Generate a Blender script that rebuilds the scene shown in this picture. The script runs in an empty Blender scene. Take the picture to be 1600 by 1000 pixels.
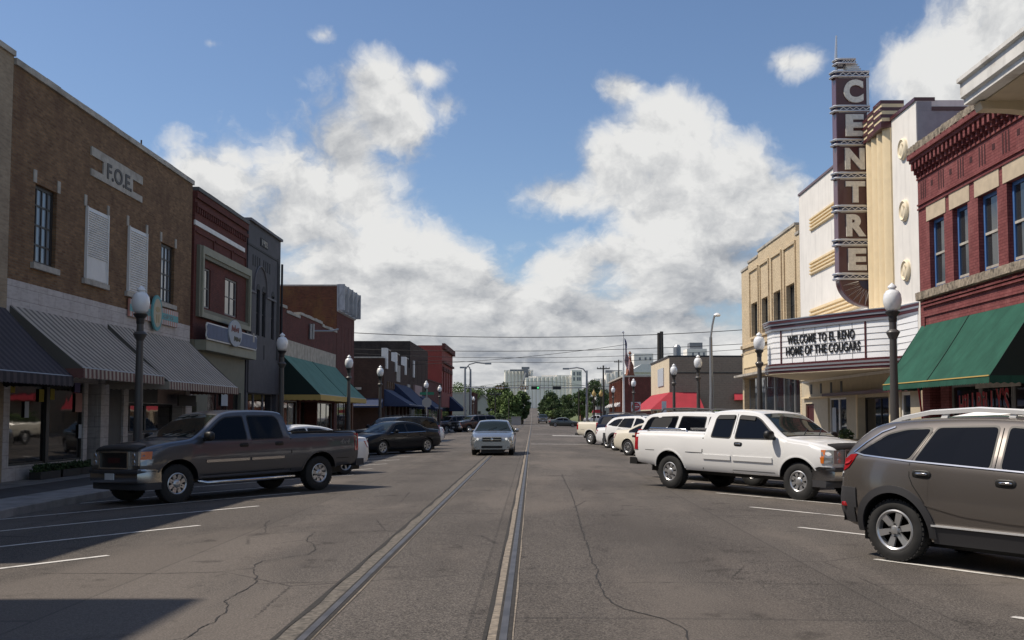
import bpy, bmesh, math, random
from mathutils import Vector, Matrix
R = math.radians
random.seed(7)
scene = bpy.context.scene
col = scene.collection

# ---------------------------------------------------------------- camera
CAMZ = 1.65
PITCH = math.atan(0.0592)
SHX, SHY = -0.02, 0.0346
cd = bpy.data.cameras.new("camera")
cd.sensor_width = 36; cd.lens = 36.0; cd.shift_x = SHX; cd.shift_y = SHY
cd.clip_start = 0.1; cd.clip_end = 6000
cam = bpy.data.objects.new("camera", cd); col.objects.link(cam)
cam.location = (0, 0, CAMZ); cam.rotation_euler = (math.pi/2 + PITCH, 0, 0)
scene.camera = cam
scene.render.resolution_x = 1024; scene.render.resolution_y = 640

# survey helpers: a sight line through a photo pixel (1600x1000) met with a real plane
def ray(px, py):
    x = (px-800)/1600 + SHX; y = (500-py)/1600 + SHY
    c, s = math.cos(PITCH), math.sin(PITCH)
    return Vector((x, c - y*s, s + y*c))
def at_x(px, py, X):
    d = ray(px, py); return Vector((0, 0, CAMZ)) + d*(X/d.x)
def at_y(px, py, Y):
    d = ray(px, py); return Vector((0, 0, CAMZ)) + d*(Y/d.y)
def at_z(px, py, Z):
    d = ray(px, py); return Vector((0, 0, CAMZ)) + d*((Z-CAMZ)/d.z)

# ---------------------------------------------------------------- light
SUN = Vector((-0.555, 0.035, 0.828)).normalized()      # towards the sun
sl = bpy.data.lights.new("sun", 'SUN'); sl.energy = 4.6; sl.angle = R(0.55); sl.color = (1.0, 0.90, 0.77)
so = bpy.data.objects.new("sun", sl); col.objects.link(so)
so.rotation_euler = (-SUN).to_track_quat('-Z', 'Y').to_euler()
scene.view_settings.view_transform = 'Standard'
scene.view_settings.look = 'None'
scene.view_settings.exposure = 0.0
scene.view_settings.gamma = 1.0

# ---------------------------------------------------------------- node helper
class NT:
    def __init__(s, tree): s.t = tree; s.n = tree.nodes; s.l = tree.links
    def node(s, ty, **kw):
        n = s.n.new(ty)
        for k, v in kw.items(): setattr(n, k, v)
        return n
    def put(s, sock, v):
        if isinstance(v, bpy.types.NodeSocket): s.l.new(v, sock)
        else: sock.default_value = v
    def m(s, op, a, b=0.0, c=None, clamp=False):
        n = s.n.new('ShaderNodeMath'); n.operation = op; n.use_clamp = clamp
        s.put(n.inputs[0], a); s.put(n.inputs[1], b)
        if c is not None: s.put(n.inputs[2], c)
        return n.outputs[0]
    def mix(s, f, a, b, mode='MIX'):
        n = s.n.new('ShaderNodeMix'); n.data_type = 'RGBA'; n.blend_type = mode
        s.put(n.inputs[0], f)
        for i, v in ((6, a), (7, b)):
            if isinstance(v, (tuple, list)): v = (v[0], v[1], v[2], 1)
            s.put(n.inputs[i], v)
        return n.outputs[2]
    def noise(s, vec, scale, detail=4, rough=0.55, dist=0.0, two=False):
        n = s.n.new('ShaderNodeTexNoise'); n.noise_dimensions = '2D' if two else '3D'; s.l.new(vec, n.inputs['Vector'])
        n.inputs['Scale'].default_value = scale; n.inputs['Detail'].default_value = detail
        n.inputs['Roughness'].default_value = rough; n.inputs['Distortion'].default_value = dist
        return n.outputs['Fac']
    def ramp(s, f, lo, hi):      # smooth 0..1 between lo and hi
        n = s.n.new('ShaderNodeMapRange'); n.interpolation_type = 'SMOOTHSTEP'
        s.put(n.inputs[0], f); n.inputs[1].default_value = lo; n.inputs[2].default_value = hi
        return n.outputs[0]
    def xyz(s, vec):
        n = s.n.new('ShaderNodeSeparateXYZ'); s.l.new(vec, n.inputs[0]); return n.outputs
    def comb(s, x, y, z):
        n = s.n.new('ShaderNodeCombineXYZ'); s.put(n.inputs[0], x); s.put(n.inputs[1], y); s.put(n.inputs[2], z); return n.outputs[0]

# ---------------------------------------------------------------- sky
world = bpy.data.worlds.new("World"); scene.world = world; world.use_nodes = True
w = NT(world.node_tree); w.n.clear()
out = w.node('ShaderNodeOutputWorld'); bg = w.node('ShaderNodeBackground')
SKYS = 0.085
SKYTINT = (1.20, 1.27, 1.38)
bg.inputs['Strength'].default_value = SKYS
w.l.new(bg.outputs[0], out.inputs[0])
sky = w.node('ShaderNodeTexSky'); sky.sky_type = 'NISHITA'; sky.sun_disc = False
sky.sun_elevation = math.asin(SUN.z); sky.sun_rotation = math.atan2(SUN.x, SUN.y)
sky.air_density = 1.0; sky.dust_density = 0.6; sky.ozone_density = 1.8
tc = w.node('ShaderNodeTexCoord'); V = tc.outputs['Generated']
X, Y, Z = w.xyz(V)
az = w.m('ARCTAN2', X, Y); el = w.m('ARCSINE', Z)
P0 = w.comb(az, w.m('MULTIPLY', el, 1.25), 0.0)
# cloud masses: centre px, centre py, radius x, radius y (photo pixels), strength
CL = [(345,300,75,105,1),(455,350,150,150,1.0),(600,180,85,95,1.1),(545,235,85,95,1.15),(590,125,75,32,.9),(660,118,55,28,.8),(560,300,110,110,1),(560,430,170,110,1.1),
      (700,480,150,95,1.1),(880,305,150,50,.9),(960,270,80,85,1),(1050,215,90,95,1.05),(975,140,50,34,.75),(1100,310,190,95,1.1),
      (1235,290,50,50,.7),(900,420,150,60,.9),(1090,430,210,100,1.1),(790,300,55,28,.6),(450,480,200,150,1.2),(1350,520,300,160,1.2),
      (200,520,260,160,1.1),(800,560,560,130,1.8),(960,400,160,50,.9),
      (1520,110,150,90,1.2),(1640,60,200,150,1.3),(1600,190,170,60,1.0),(1240,97,75,34,.95),(505,55,24,12,.42),(330,68,22,12,.5),(700,165,40,30,.6)]
dens = None; hh = None
for (cx, cy, rx, ry, st) in CL:
    d = ray(cx, cy).normalized()
    a0 = math.atan2(d.x, d.y); e0 = math.asin(d.z)
    dx = w.m('MULTIPLY', w.m('SUBTRACT', az, a0), 1600/rx)
    dy = w.m('MULTIPLY', w.m('SUBTRACT', el, e0), 1600/ry)
    rr = w.m('SQRT', w.m('ADD', w.m('MULTIPLY', dx, dx), w.m('MULTIPLY', dy, dy)))
    b = w.m('MULTIPLY', w.m('SUBTRACT', 1.30, rr), st)
    dens = b if dens is None else w.m('SMOOTH_MAX', dens, b, 0.3)
far = w.m('MULTIPLY', w.m('SUBTRACT', w.noise(V, 2.3, 3), 0.52), 7.0)
side = w.ramp(w.m('ABSOLUTE', az), 0.75, 1.0)
dens = w.m('MAXIMUM', dens, w.m('ADD', w.m('MULTIPLY', side, 5.0), w.m('SUBTRACT', far, 5.0)))
# flatter, smaller cloud texture towards the horizon
elp = w.m('MULTIPLY', w.m('LOGARITHM', w.m('ADD', w.m('MAXIMUM', el, 0.0), 0.13), math.e), 0.42)
def at_(ox, oy):
    base = w.comb(w.m('ADD', az, ox), w.m('ADD', elp, oy), 0.0)
    q = w.node('ShaderNodeTexNoise', noise_dimensions='2D'); w.l.new(base, q.inputs['Vector']); q.inputs['Scale'].default_value = 9.0; q.inputs['Detail'].default_value = 5; q.inputs['Roughness'].default_value = 0.6
    sc = w.node('ShaderNodeVectorMath', operation='SCALE'); sub_ = w.node('ShaderNodeVectorMath', operation='SUBTRACT'); w.l.new(q.outputs['Color'], sub_.inputs[0]); sub_.inputs[1].default_value = (.5,.5,.5)
    w.l.new(sub_.outputs[0], sc.inputs[0]); sc.inputs['Scale'].default_value = 0.075
    ad = w.node('ShaderNodeVectorMath', operation='ADD'); w.l.new(base, ad.inputs[0]); w.l.new(sc.outputs[0], ad.inputs[1])
    return ad.outputs[0]
def field(ox, oy):
    p = at_(ox, oy)
    v = w.node('ShaderNodeTexVoronoi', feature='F1', voronoi_dimensions='2D'); v.normalize = True; w.l.new(p, v.inputs['Vector'])
    v.inputs['Scale'].default_value = 13; v.inputs['Detail'].default_value = 3; v.inputs['Roughness'].default_value = 0.5
    bil = w.m('SUBTRACT', 1.0, w.m('MULTIPLY', v.outputs['Distance'], 1.7))
    n = w.noise(p, 5.5, 8, 0.60, two=True)
    return w.m('ADD', w.m('MULTIPLY', bil, 0.55), w.m('MULTIPLY', w.m('SUBTRACT', n, 0.5), 3.0))
f0 = field(0, 0); f1 = field(-0.010, 0.024); f2 = field(-0.028, 0.065)
D = w.m('ADD', w.m('SUBTRACT', dens, 0.56), f0)
alpha = w.ramp(D, -0.12, 0.62)
shade = w.m('ADD', w.m('MULTIPLY', w.m('SUBTRACT', f0, f1), 0.72), w.m('MULTIPLY', w.m('SUBTRACT', f0, f2), 0.50))
low = w.ramp(el, 0.20, 0.02)
thick = w.ramp(D, 0.4, 2.4)
lum = w.m('ADD', w.m('ADD', 0.80, shade), w.m('MULTIPLY', w.m('ADD', w.m('MULTIPLY', thick, 0.20), w.m('MULTIPLY', low, 0.10)), -1.0), clamp=True)
cc = w.mix(lum, tuple(v/SKYS for v in (0.27, 0.295, 0.34)), tuple(v/SKYS for v in (0.80, 0.80, 0.79)))
skyc = w.mix(1.0, sky.outputs[0], SKYTINT, 'MULTIPLY')
w.l.new(w.mix(alpha, skyc, cc), bg.inputs['Color'])

# ---------------------------------------------------------------- tagging
def tag(o, label=None, cat=None, group=None, kind=None):
    if label: o['label'] = label
    if cat: o['category'] = cat
    if group: o['group'] = group
    if kind: o['kind'] = kind
    return o
def empty(name, loc, label=None, cat=None, group=None, rz=0.0):
    o = bpy.data.objects.new(name, None); col.objects.link(o)
    o.location = loc; o.rotation_euler = (0, 0, rz); o.empty_display_size = 0.3
    return tag(o, label, cat, group)
def copy_tree(o, parent=None):
    c = o.copy(); col.objects.link(c)
    if parent: c.parent = parent
    for ch in KIDS.get(o.name, []): copy_tree(ch, c)
    return c
KIDS = {}

# ---------------------------------------------------------------- mesh builder
class MB:
    def __init__(s): s.v = []; s.f = []; s.mi = []; s.cur = 0
    def verts(s, pts): n = len(s.v); s.v += [Vector(p) for p in pts]; return n
    def face(s, idx, mi=None): s.f.append(tuple(idx)); s.mi.append(s.cur if mi is None else mi)
    def poly(s, pts, mi=None): n = s.verts(pts); s.face(range(n, n+len(pts)), mi)
    def box(s, a, b, mi=None, M=None):
        x0, y0, z0 = a; x1, y1, z1 = b
        p = [(x0,y0,z0),(x1,y0,z0),(x1,y1,z0),(x0,y1,z0),(x0,y0,z1),(x1,y0,z1),(x1,y1,z1),(x0,y1,z1)]
        if M: p = [M @ Vector(q) for q in p]
        n = s.verts(p)
        for q in ((0,3,2,1),(4,5,6,7),(0,1,5,4),(1,2,6,5),(2,3,7,6),(3,0,4,7)): s.face([n+i for i in q], mi)
    def prism(s, pts, vec, mi=None, cap=True):
        k = len(pts); vec = Vector(vec)
        n = s.verts(pts); s.verts([Vector(p)+vec for p in pts])
        if cap: s.face([n+i for i in range(k)], mi); s.face([n+k+i for i in range(k)][::-1], mi)
        for i in range(k): j = (i+1) % k; s.face([n+i, n+j, n+k+j, n+k+i], mi)
    def tube(s, path, rad, seg=8, mi=None, cap=True):
        path = [Vector(p) for p in path]; rings = []
        for i, p in enumerate(path):
            a = path[max(0, i-1)]; b = path[min(len(path)-1, i+1)]
            t = (b-a).normalized(); up = Vector((0, 0, 1)) if abs(t.z) < 0.9 else Vector((1, 0, 0))
            u = t.cross(up).normalized(); v = t.cross(u)
            r = rad[i] if isinstance(rad, (list, tuple)) else rad
            rings.append(s.verts([p + u*(r*math.cos(k*2*math.pi/seg)) + v*(r*math.sin(k*2*math.pi/seg)) for k in range(seg)]))
        for a, b in zip(rings, rings[1:]):
            for k in range(seg): j = (k+1) % seg; s.face([a+k, a+j, b+j, b+k], mi)
        if cap: s.face([rings[0]+k for k in range(seg)], mi); s.face([rings[-1]+k for k in range(seg)][::-1], mi)
    def lathe(s, prof, c=(0,0,0), seg=20, axis='z', mi=None, closed=False):
        c = Vector(c); rings = []
        for (r, h) in prof:
            pts = []
            for k in range(seg):
                a = k*2*math.pi/seg; x, y = r*math.cos(a), r*math.sin(a)
                pts.append(c + (Vector((x, y, h)) if axis == 'z' else Vector((x, h, y)) if axis == 'y' else Vector((h, x, y))))
            rings.append(s.verts(pts))
        for a, b in zip(rings, rings[1:]):
            for k in range(seg): j = (k+1) % seg; s.face([a+k, a+j, b+j, b+k], mi)
        if not closed:
            s.face([rings[0]+k for k in range(seg)], mi); s.face([rings[-1]+k for k in range(seg)][::-1], mi)
    def grid(s, rows, mi=None, wrap=False):
        ns = [s.verts(r) for r in rows]; k = len(rows[0])
        for a, b in zip(ns, ns[1:]):
            for i in range(k-1): s.face([a+i, a+i+1, b+i+1, b+i], mi)
    def build(s, name, mats, parent=None, smooth=None, label=None, recalc=True):
        org = Vector((0,0,0))
        if parent is not None:
            Mi = s.inv if hasattr(s, 'inv') else None
        me = bpy.data.meshes.new(name)
        vs = s.v
        if parent is not None and ABS.get(parent.name) is not None:
            o0 = ABS[parent.name]; vs = [p - o0 for p in s.v]
        me.from_pydata([tuple(p) for p in vs], [], s.f)
        if not isinstance(mats, (list, tuple)): mats = [mats]
        for m_ in mats: me.materials.append(m_)
        for i, p in enumerate(me.polygons): p.material_index = s.mi[i]
        if recalc:
            bm = bmesh.new(); bm.from_mesh(me); bmesh.ops.recalc_face_normals(bm, faces=bm.faces); bm.to_mesh(me); bm.free()
        if smooth is not None:
            me.polygons.foreach_set('use_smooth', [True]*len(me.polygons)); me.set_sharp_from_angle(angle=R(smooth))
        o = bpy.data.objects.new(name, me); col.objects.link(o)
        if parent is not None:
            o.parent = parent; KIDS.setdefault(parent.name, []).append(o)
            if ABS.get(parent.name) is not None: ABS[o.name] = ABS[parent.name]
        if label: o['label'] = label
        return o
ABS = {}       # root name -> world origin: parts given in world coordinates
def root_at(name, loc, label, cat, group=None):
    o = empty(name, loc, label, cat, group); ABS[o.name] = Vector(loc); return o
def solo(mb, name, mats, label, cat, group=None, kind=None, smooth=None):
    """one-mesh thing, vertices given in world coordinates, origin moved to its base centre"""
    xs = [p.x for p in mb.v]; ys = [p.y for p in mb.v]; zs = [p.z for p in mb.v]
    c = Vector(((min(xs)+max(xs))/2, (min(ys)+max(ys))/2, min(zs)))
    mb.v = [p-c for p in mb.v]
    o = mb.build(name, mats, None, smooth); o.location = c
    return tag(o, label, cat, group, kind)

# ---------------------------------------------------------------- materials
def mat(name, base, rough=0.7, metal=0.0, spec=0.5, coat=0.0, emit=None, es=0.0, var=0.0, vs=3.0, bump=0.0, bs=40.0, trans=0.0, streak=0.0, dirt=None, dscale=0.8, damt=0.5):
    m = bpy.data.materials.new(name); m.use_nodes = True; t = NT(m.node_tree)
    b = t.n['Principled BSDF']
    tcn = t.node('ShaderNodeTexCoord'); O = tcn.outputs['Object']
    colr = (base[0], base[1], base[2], 1)
    b.inputs['Base Color'].default_value = colr
    c = None
    if var > 0:
        n = t.noise(O, vs, 6, 0.6)
        c = t.mix(t.ramp(n, 0.25, 0.75), tuple(v*(1-var) for v in base), tuple(min(1, v*(1+var)) for v in base))
    if streak > 0:
        x, y, z = t.xyz(O)
        n = t.noise(t.comb(t.m('MULTIPLY', t.m('ADD', x, y), 2.4), t.m('MULTIPLY', z, 0.22), 0.0), 1.6, 5, 0.6)
        c = t.mix(t.m('MULTIPLY', t.ramp(n, 0.48, 0.72), streak), c if c else base, tuple(v*0.42 for v in base))
    if dirt:
        n = t.noise(O, dscale, 7, 0.65)
        c = t.mix(t.m('MULTIPLY', t.ramp(n, 0.5, 0.68), damt), c if c else base, dirt)
    if c: t.l.new(c, b.inputs['Base Color'])
    b.inputs['Roughness'].default_value = rough; b.inputs['Metallic'].default_value = metal
    b.inputs['Specular IOR Level'].default_value = spec; b.inputs['Coat Weight'].default_value = coat
    b.inputs['Coat Roughness'].default_value = 0.06
    if trans: b.inputs['Transmission Weight'].default_value = trans
    if emit: b.inputs['Emission Color'].default_value = (*emit, 1); b.inputs['Emission Strength'].default_value = es
    if bump > 0:
        bn = t.node('ShaderNodeBump'); t.l.new(t.noise(O, bs, 5), bn.inputs['Height']); bn.inputs['Strength'].default_value = bump; bn.inputs['Distance'].default_value = 0.01
        t.l.new(bn.outputs[0], b.inputs['Normal'])
    return m
def brick(name, c1, c2, mortar, bw=0.22, bh=0.075, var=0.35, stain=None, samt=0.5, sscale=0.5, mort=0.012, bump=0.4):
    m = bpy.data.materials.new(name); m.use_nodes = True; t = NT(m.node_tree); b = t.n['Principled BSDF']
    O = t.node('ShaderNodeTexCoord').outputs['Object']; x, y, z = t.xyz(O)
    vec = t.comb(t.m('ADD', x, y), z, 0.0)
    br = t.node('ShaderNodeTexBrick'); t.l.new(vec, br.inputs['Vector'])
    br.inputs['Scale'].default_value = 1.0; br.inputs['Mortar Size'].default_value = mort; br.inputs['Mortar Smooth'].default_value = 0.2
    br.inputs['Brick Width'].default_value = bw; br.inputs['Row Height'].default_value = bh; br.inputs['Bias'].default_value = 0.0
    br.inputs['Color1'].default_value = (*c1, 1); br.inputs['Color2'].default_value = (*c2, 1); br.inputs['Mortar'].default_value = (*mortar, 1)
    n = t.noise(vec, 1.1, 6, 0.65)
    c = t.mix(t.m('MULTIPLY', t.ramp(n, 0.3, 0.7), var), br.outputs['Color'], (0.35, 0.33, 0.33), 'MULTIPLY')
    n5 = t.noise(t.comb(t.m('MULTIPLY', t.m('ADD', x, y), 4.0), t.m('MULTIPLY', z, 13.0), 0.0), 1.0, 2, 0.5)
    c = t.mix(t.m('MULTIPLY', t.ramp(n5, 0.45, 0.7), 0.35), c, (0.55, 0.5, 0.48), 'MULTIPLY')
    if stain:
        n2 = t.noise(t.comb(t.m('MULTIPLY', t.m('ADD', x, y), 1.3), t.m('MULTIPLY', z, 0.6), 0.0), sscale*2, 7, 0.7)
        c = t.mix(t.m('MULTIPLY', t.ramp(n2, 0.45, 0.65), samt), c, stain)
    t.l.new(c, b.inputs['Base Color']); b.inputs['Roughness'].default_value = 0.85; b.inputs['Specular IOR Level'].default_value = 0.25
    bn = t.node('ShaderNodeBump'); t.l.new(t.m('SUBTRACT', 1.0, br.outputs['Fac']), bn.inputs['Height']); bn.inputs['Strength'].default_value = bump; bn.inputs['Distance'].default_value = 0.01
    t.l.new(bn.outputs[0], b.inputs['Normal'])
    return m
def striped(name, ca, cb, period, duty=0.5, rough=0.8):
    m = bpy.data.materials.new(name); m.use_nodes = True; t = NT(m.node_tree); b = t.n['Principled BSDF']
    O = t.node('ShaderNodeTexCoord').outputs['Object']; x, y, z = t.xyz(O)
    f = t.m('FRACT', t.m('DIVIDE', y, period))
    s_ = t.m('GREATER_THAN', f, duty)
    c = t.mix(s_, ca, cb)
    n = t.noise(O, 1.7, 6, 0.6)
    c = t.mix(t.m('MULTIPLY', t.ramp(n, 0.4, 0.7), 0.35), c, (0.5, 0.48, 0.46), 'MULTIPLY')
    t.l.new(c, b.inputs['Base Color']); b.inputs['Roughness'].default_value = rough
    return m

def asphalt():
    m = bpy.data.materials.new("asphalt"); m.use_nodes = True; t = NT(m.node_tree); b = t.n['Principled BSDF']
    O = t.node('ShaderNodeTexCoord').outputs['Object']; x, y, z = t.xyz(O)
    fine = t.noise(O, 60, 5, 0.8); mid = t.noise(O, 22, 4, 0.6)
    c = t.mix(t.ramp(fine, 0.42, 0.60), (0.030, 0.027, 0.024), (0.192, 0.170, 0.150))
    c = t.mix(t.m('MULTIPLY', t.ramp(mid, 0.4, 0.7), 0.35), c, (0.088, 0.079, 0.072))
    big = t.noise(t.comb(t.m('MULTIPLY', x, 0.9), t.m('MULTIPLY', y, 0.35), 0.0), 0.55, 6, 0.6)
    c = t.mix(t.m('MULTIPLY', t.ramp(big, 0.42, 0.66), 0.42), c, (0.5, 0.49, 0.48), 'MULTIPLY')
    lane = t.noise(t.comb(t.m('MULTIPLY', x, 1.6), t.m('MULTIPLY', y, 0.05), 3.0), 0.9, 3, 0.5)
    c = t.mix(t.m('MULTIPLY', t.ramp(lane, 0.4, 0.7), 0.22), c, (0.6, 0.58, 0.56), 'MULTIPLY')
    # worn paler toward distance of the street (old patching): tan patches
    tan_ = t.noise(t.comb(t.m('MULTIPLY', x, 0.5), t.m('MULTIPLY', y, 0.16), 9.0), 0.8, 5, 0.6)
    c = t.mix(t.m('MULTIPLY', t.ramp(tan_, 0.46, 0.62), 0.5), c, (0.165, 0.142, 0.122))
    oil = t.noise(O, 1.4, 5, 0.65)
    c = t.mix(t.m('MULTIPLY', t.ramp(oil, 0.58, 0.70), 0.6), c, (0.35, 0.34, 0.33), 'MULTIPLY')
    vn = t.node('ShaderNodeTexVoronoi'); t.l.new(O, vn.inputs['Vector']); vn.inputs['Scale'].default_value = 38
    c = t.mix(t.m('MULTIPLY', t.ramp(vn.outputs['Distance'], 0.26, 0.12), 0.5), c, (0.27, 0.235, 0.20))
    # hairline crazing and old square patches
    cv = t.node('ShaderNodeTexVoronoi', feature='DISTANCE_TO_EDGE'); t.l.new(t.comb(t.m('ADD', x, t.m('MULTIPLY', mid, 0.12)), t.m('MULTIPLY', y, 0.7), 0.0), cv.inputs['Vector']); cv.inputs['Scale'].default_value = 0.42
    c = t.mix(t.m('MULTIPLY', t.ramp(cv.outputs['Distance'], 0.007, 0.002), t.m('MULTIPLY', t.ramp(t.noise(O, 0.35, 2), 0.5, 0.6), 0.7)), c, (0.025, 0.022, 0.02))
    px_ = t.node('ShaderNodeTexBrick'); t.l.new(t.comb(t.m('MULTIPLY', y, 0.05), t.m('MULTIPLY', x, 0.12), 0.0), px_.inputs['Vector']); px_.inputs['Scale'].default_value = 1.0; px_.inputs['Mortar Size'].default_value = 0.002; px_.inputs['Color1'].default_value = (1,1,1,1); px_.inputs['Color2'].default_value = (.86,.85,.84,1); px_.inputs['Mortar'].default_value = (.6,.6,.6,1); px_.inputs['Brick Width'].default_value = 0.9; px_.inputs['Row Height'].default_value = 0.43
    c = t.mix(0.75, c, px_.outputs['Color'], 'MULTIPLY')
    t.l.new(c, b.inputs['Base Color']); b.inputs['Roughness'].default_value = 0.85; b.inputs['Specular IOR Level'].default_value = 0.25
    bn = t.node('ShaderNodeBump'); t.l.new(t.noise(O, 160, 3), bn.inputs['Height']); bn.inputs['Strength'].default_value = 0.45; bn.inputs['Distance'].default_value = 0.006
    t.l.new(bn.outputs[0], b.inputs['Normal'])
    return m
def glassy(name, base=(0.012,0.013,0.014), rough=0.03, spec=0.9, ripple=0.0):
    m = mat(name, base, rough, 0, spec)
    if ripple:
        t = NT(m.node_tree); O = t.node('ShaderNodeTexCoord').outputs['Object']
        bn = t.node('ShaderNodeBump'); t.l.new(t.noise(O, 1.2, 2), bn.inputs['Height']); bn.inputs['Strength'].default_value = ripple; bn.inputs['Distance'].default_value = 0.02
        t.l.new(bn.outputs[0], t.n['Principled BSDF'].inputs['Normal'])
    return m
M = {}
M['asphalt'] = asphalt()
M['concrete'] = mat('concrete', (0.27,0.25,0.235), 0.85, var=0.25, vs=2.0, dirt=(0.12,0.11,0.10), bump=0.3)
M['paver'] = brick('brick_paver', (0.16,0.075,0.06), (0.12,0.06,0.052), (0.10,0.09,0.085), 0.2, 0.1)
M['ground'] = mat('dry_ground', (0.13,0.12,0.085), 0.95, var=0.3, vs=0.3)
M['grass'] = mat('grass', (0.11,0.135,0.05), 0.95, var=0.35, vs=1.2, dirt=(0.16,0.14,0.08))
M['paint'] = mat('road_paint', (0.62,0.60,0.56), 0.7, var=0.12, vs=8, dirt=(0.16,0.15,0.14), dscale=5, damt=0.85)
M['steel'] = mat('rail_steel', (0.13,0.122,0.118), 0.5, 0.7, var=0.3, vs=3)
M['groove'] = mat('groove_dirt', (0.030,0.027,0.024), 0.95, var=0.4, vs=14)
M['rubble2'] = mat('rail_gravel', (0.125,0.11,0.092), 0.95, var=0.5, vs=16, dirt=(0.05,0.045,0.04), dscale=5, damt=0.8, bump=0.5)
M['rubble'] = mat('rail_concrete', (0.22,0.185,0.145), 0.9, var=0.4, vs=14, dirt=(0.09,0.08,0.07), dscale=4, damt=0.8, bump=0.5)
M['crack'] = mat('crack', (0.028,0.026,0.025), 0.95)
M['tan_brick'] = brick('brown_brick', (0.31,0.18,0.092), (0.175,0.095,0.05), (0.20,0.15,0.10), stain=(0.10,0.055,0.035), samt=0.5)
M['pale_brick'] = brick('pale_brick', (0.42,0.33,0.23), (0.34,0.26,0.18), (0.36,0.30,0.22))
M['red_brick'] = brick('dark_red_brick', (0.17,0.052,0.042), (0.13,0.042,0.036), (0.12,0.055,0.045), stain=(0.08,0.035,0.03), samt=0.4)
M['maroon_brick'] = brick('maroon_painted_brick', (0.255,0.082,0.078), (0.205,0.062,0.060), (0.15,0.04,0.042), bw=0.24, bh=0.085, var=0.35, stain=(0.36,0.15,0.14), samt=0.3)
M['rust_brick'] = brick('rust_brick', (0.19,0.07,0.035), (0.13,0.05,0.03), (0.12,0.07,0.05), stain=(0.20,0.115,0.04), samt=0.55, sscale=0.35)
M['black_brick'] = brick('sooty_brick', (0.05,0.042,0.038), (0.075,0.06,0.05), (0.05,0.045,0.04), stain=(0.02,0.018,0.018), samt=0.7)
M['scarlet'] = mat('red_stucco', (0.255,0.055,0.042), 0.85, var=0.12, vs=0.6, streak=0.25)
M['buff_brick'] = brick('buff_brick', (0.72,0.58,0.38), (0.63,0.50,0.32), (0.50,0.41,0.29), var=0.18)
M['beige_block'] = brick('beige_block', (0.34,0.27,0.20), (0.32,0.255,0.19), (0.27,0.215,0.16), 0.4, 0.2, var=0.15)
M['cream_wall'] = mat('cream_wall', (0.62,0.53,0.38), 0.85, var=0.06, streak=0.15)
M['gray_paint'] = mat('charcoal_paint', (0.062,0.058,0.066), 0.7, var=0.2, vs=2)
M['gray_dark'] = mat('charcoal_recess', (0.016,0.015,0.017), 0.7)
M['gray_light'] = mat('charcoal_light_trim', (0.13,0.125,0.135), 0.7)
M['olive'] = mat('olive_paint', (0.175,0.17,0.125), 0.7, var=0.08)
M['olive_light'] = mat('pale_olive_paint', (0.29,0.285,0.215), 0.7, var=0.08)
M['stone'] = mat('limestone', (0.42,0.39,0.34), 0.85, var=0.18, vs=4, dirt=(0.18,0.16,0.13))
M['tile'] = brick('glazed_white_tile', (0.58,0.54,0.51), (0.54,0.50,0.475), (0.36,0.32,0.30), 0.95, 0.33, var=0.15, stain=(0.32,0.27,0.25), samt=0.4, mort=0.01, bump=0.15)
M['pinkish'] = mat('pinkish_plaster', (0.36,0.27,0.235), 0.85, var=0.1, streak=0.2)
M['dark_panel'] = mat('dark_gray_panel', (0.095,0.09,0.085), 0.7, var=0.1)
M['eave_paint'] = mat('peeling_white_paint', (0.70,0.69,0.65), 0.7, var=0.1, vs=1.5, streak=0.3, dirt=(0.36,0.32,0.27), dscale=2.2, damt=0.6)
M['white_paint'] = mat('white_paint', (0.72,0.71,0.68), 0.6, var=0.05, streak=0.12)
M['white_stucco'] = mat('white_stucco', (0.76,0.73,0.68), 0.85, var=0.05, vs=1.2, streak=0.22)
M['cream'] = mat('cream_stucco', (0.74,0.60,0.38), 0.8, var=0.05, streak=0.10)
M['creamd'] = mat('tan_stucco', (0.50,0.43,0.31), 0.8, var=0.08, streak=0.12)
M['maroon'] = mat('maroon_enamel', (0.075,0.018,0.020), 0.35, coat=0.3)
M['maroon_lit'] = mat('maroon_lit_edge', (0.12,0.05,0.065), 0.4, coat=0.3)  # paler maroon: light on the sign's leading edge put into the colour
M['marmetal'] = mat('brushed_silver_trim', (0.55,0.55,0.56), 0.35, 0.75)
M['navy'] = mat('navy_enamel', (0.015,0.018,0.06), 0.4)
M['letter'] = mat('weathered_white_letter', (0.72,0.68,0.60), 0.6, var=0.15, vs=9)
M['lettern'] = mat('neon_tube_white', (0.85,0.83,0.80), 0.3)
M['panelwhite'] = mat('marquee_letter_panel', (0.90,0.91,0.92), 0.35)
M['blackplastic'] = mat('black_letter', (0.012,0.012,0.012), 0.5)
M['glass'] = glassy('window_glass', (0.03,0.034,0.038), ripple=0.15)
M['glass_dark'] = glassy('shop_glass', (0.014,0.012,0.011), ripple=0.08)
M['glass_light'] = glassy('sky_toned_glass', (0.22,0.26,0.30), 0.05)  # reflected sky painted into the pane colour
M['carglass'] = glassy('tinted_car_glass', (0.004,0.005,0.008), 0.015, 0.20)
M['windscreen'] = glassy('windscreen_glass', (0.016,0.022,0.020), 0.02, 0.30)
M['blue_frame'] = mat('blue_window_frame', (0.06,0.15,0.36), 0.5)
M['dark_frame'] = mat('dark_metal_frame', (0.03,0.027,0.025), 0.5)
M['gray_frame'] = mat('grey_window_frame', (0.22,0.21,0.20), 0.6)
M['alu'] = mat('aluminium', (0.38,0.37,0.36), 0.4, 0.6)
M['pole'] = mat('lamp_post_paint', (0.070,0.064,0.060), 0.5, coat=0.1)
M['pole_dark'] = mat('lamp_post_dark', (0.03,0.028,0.027), 0.5)
M['globe'] = mat('frosted_globe', (0.82,0.83,0.83), 0.25, spec=0.6, coat=0.5)
M['gold'] = mat('gold_globe', (0.50,0.37,0.14), 0.4)
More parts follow.
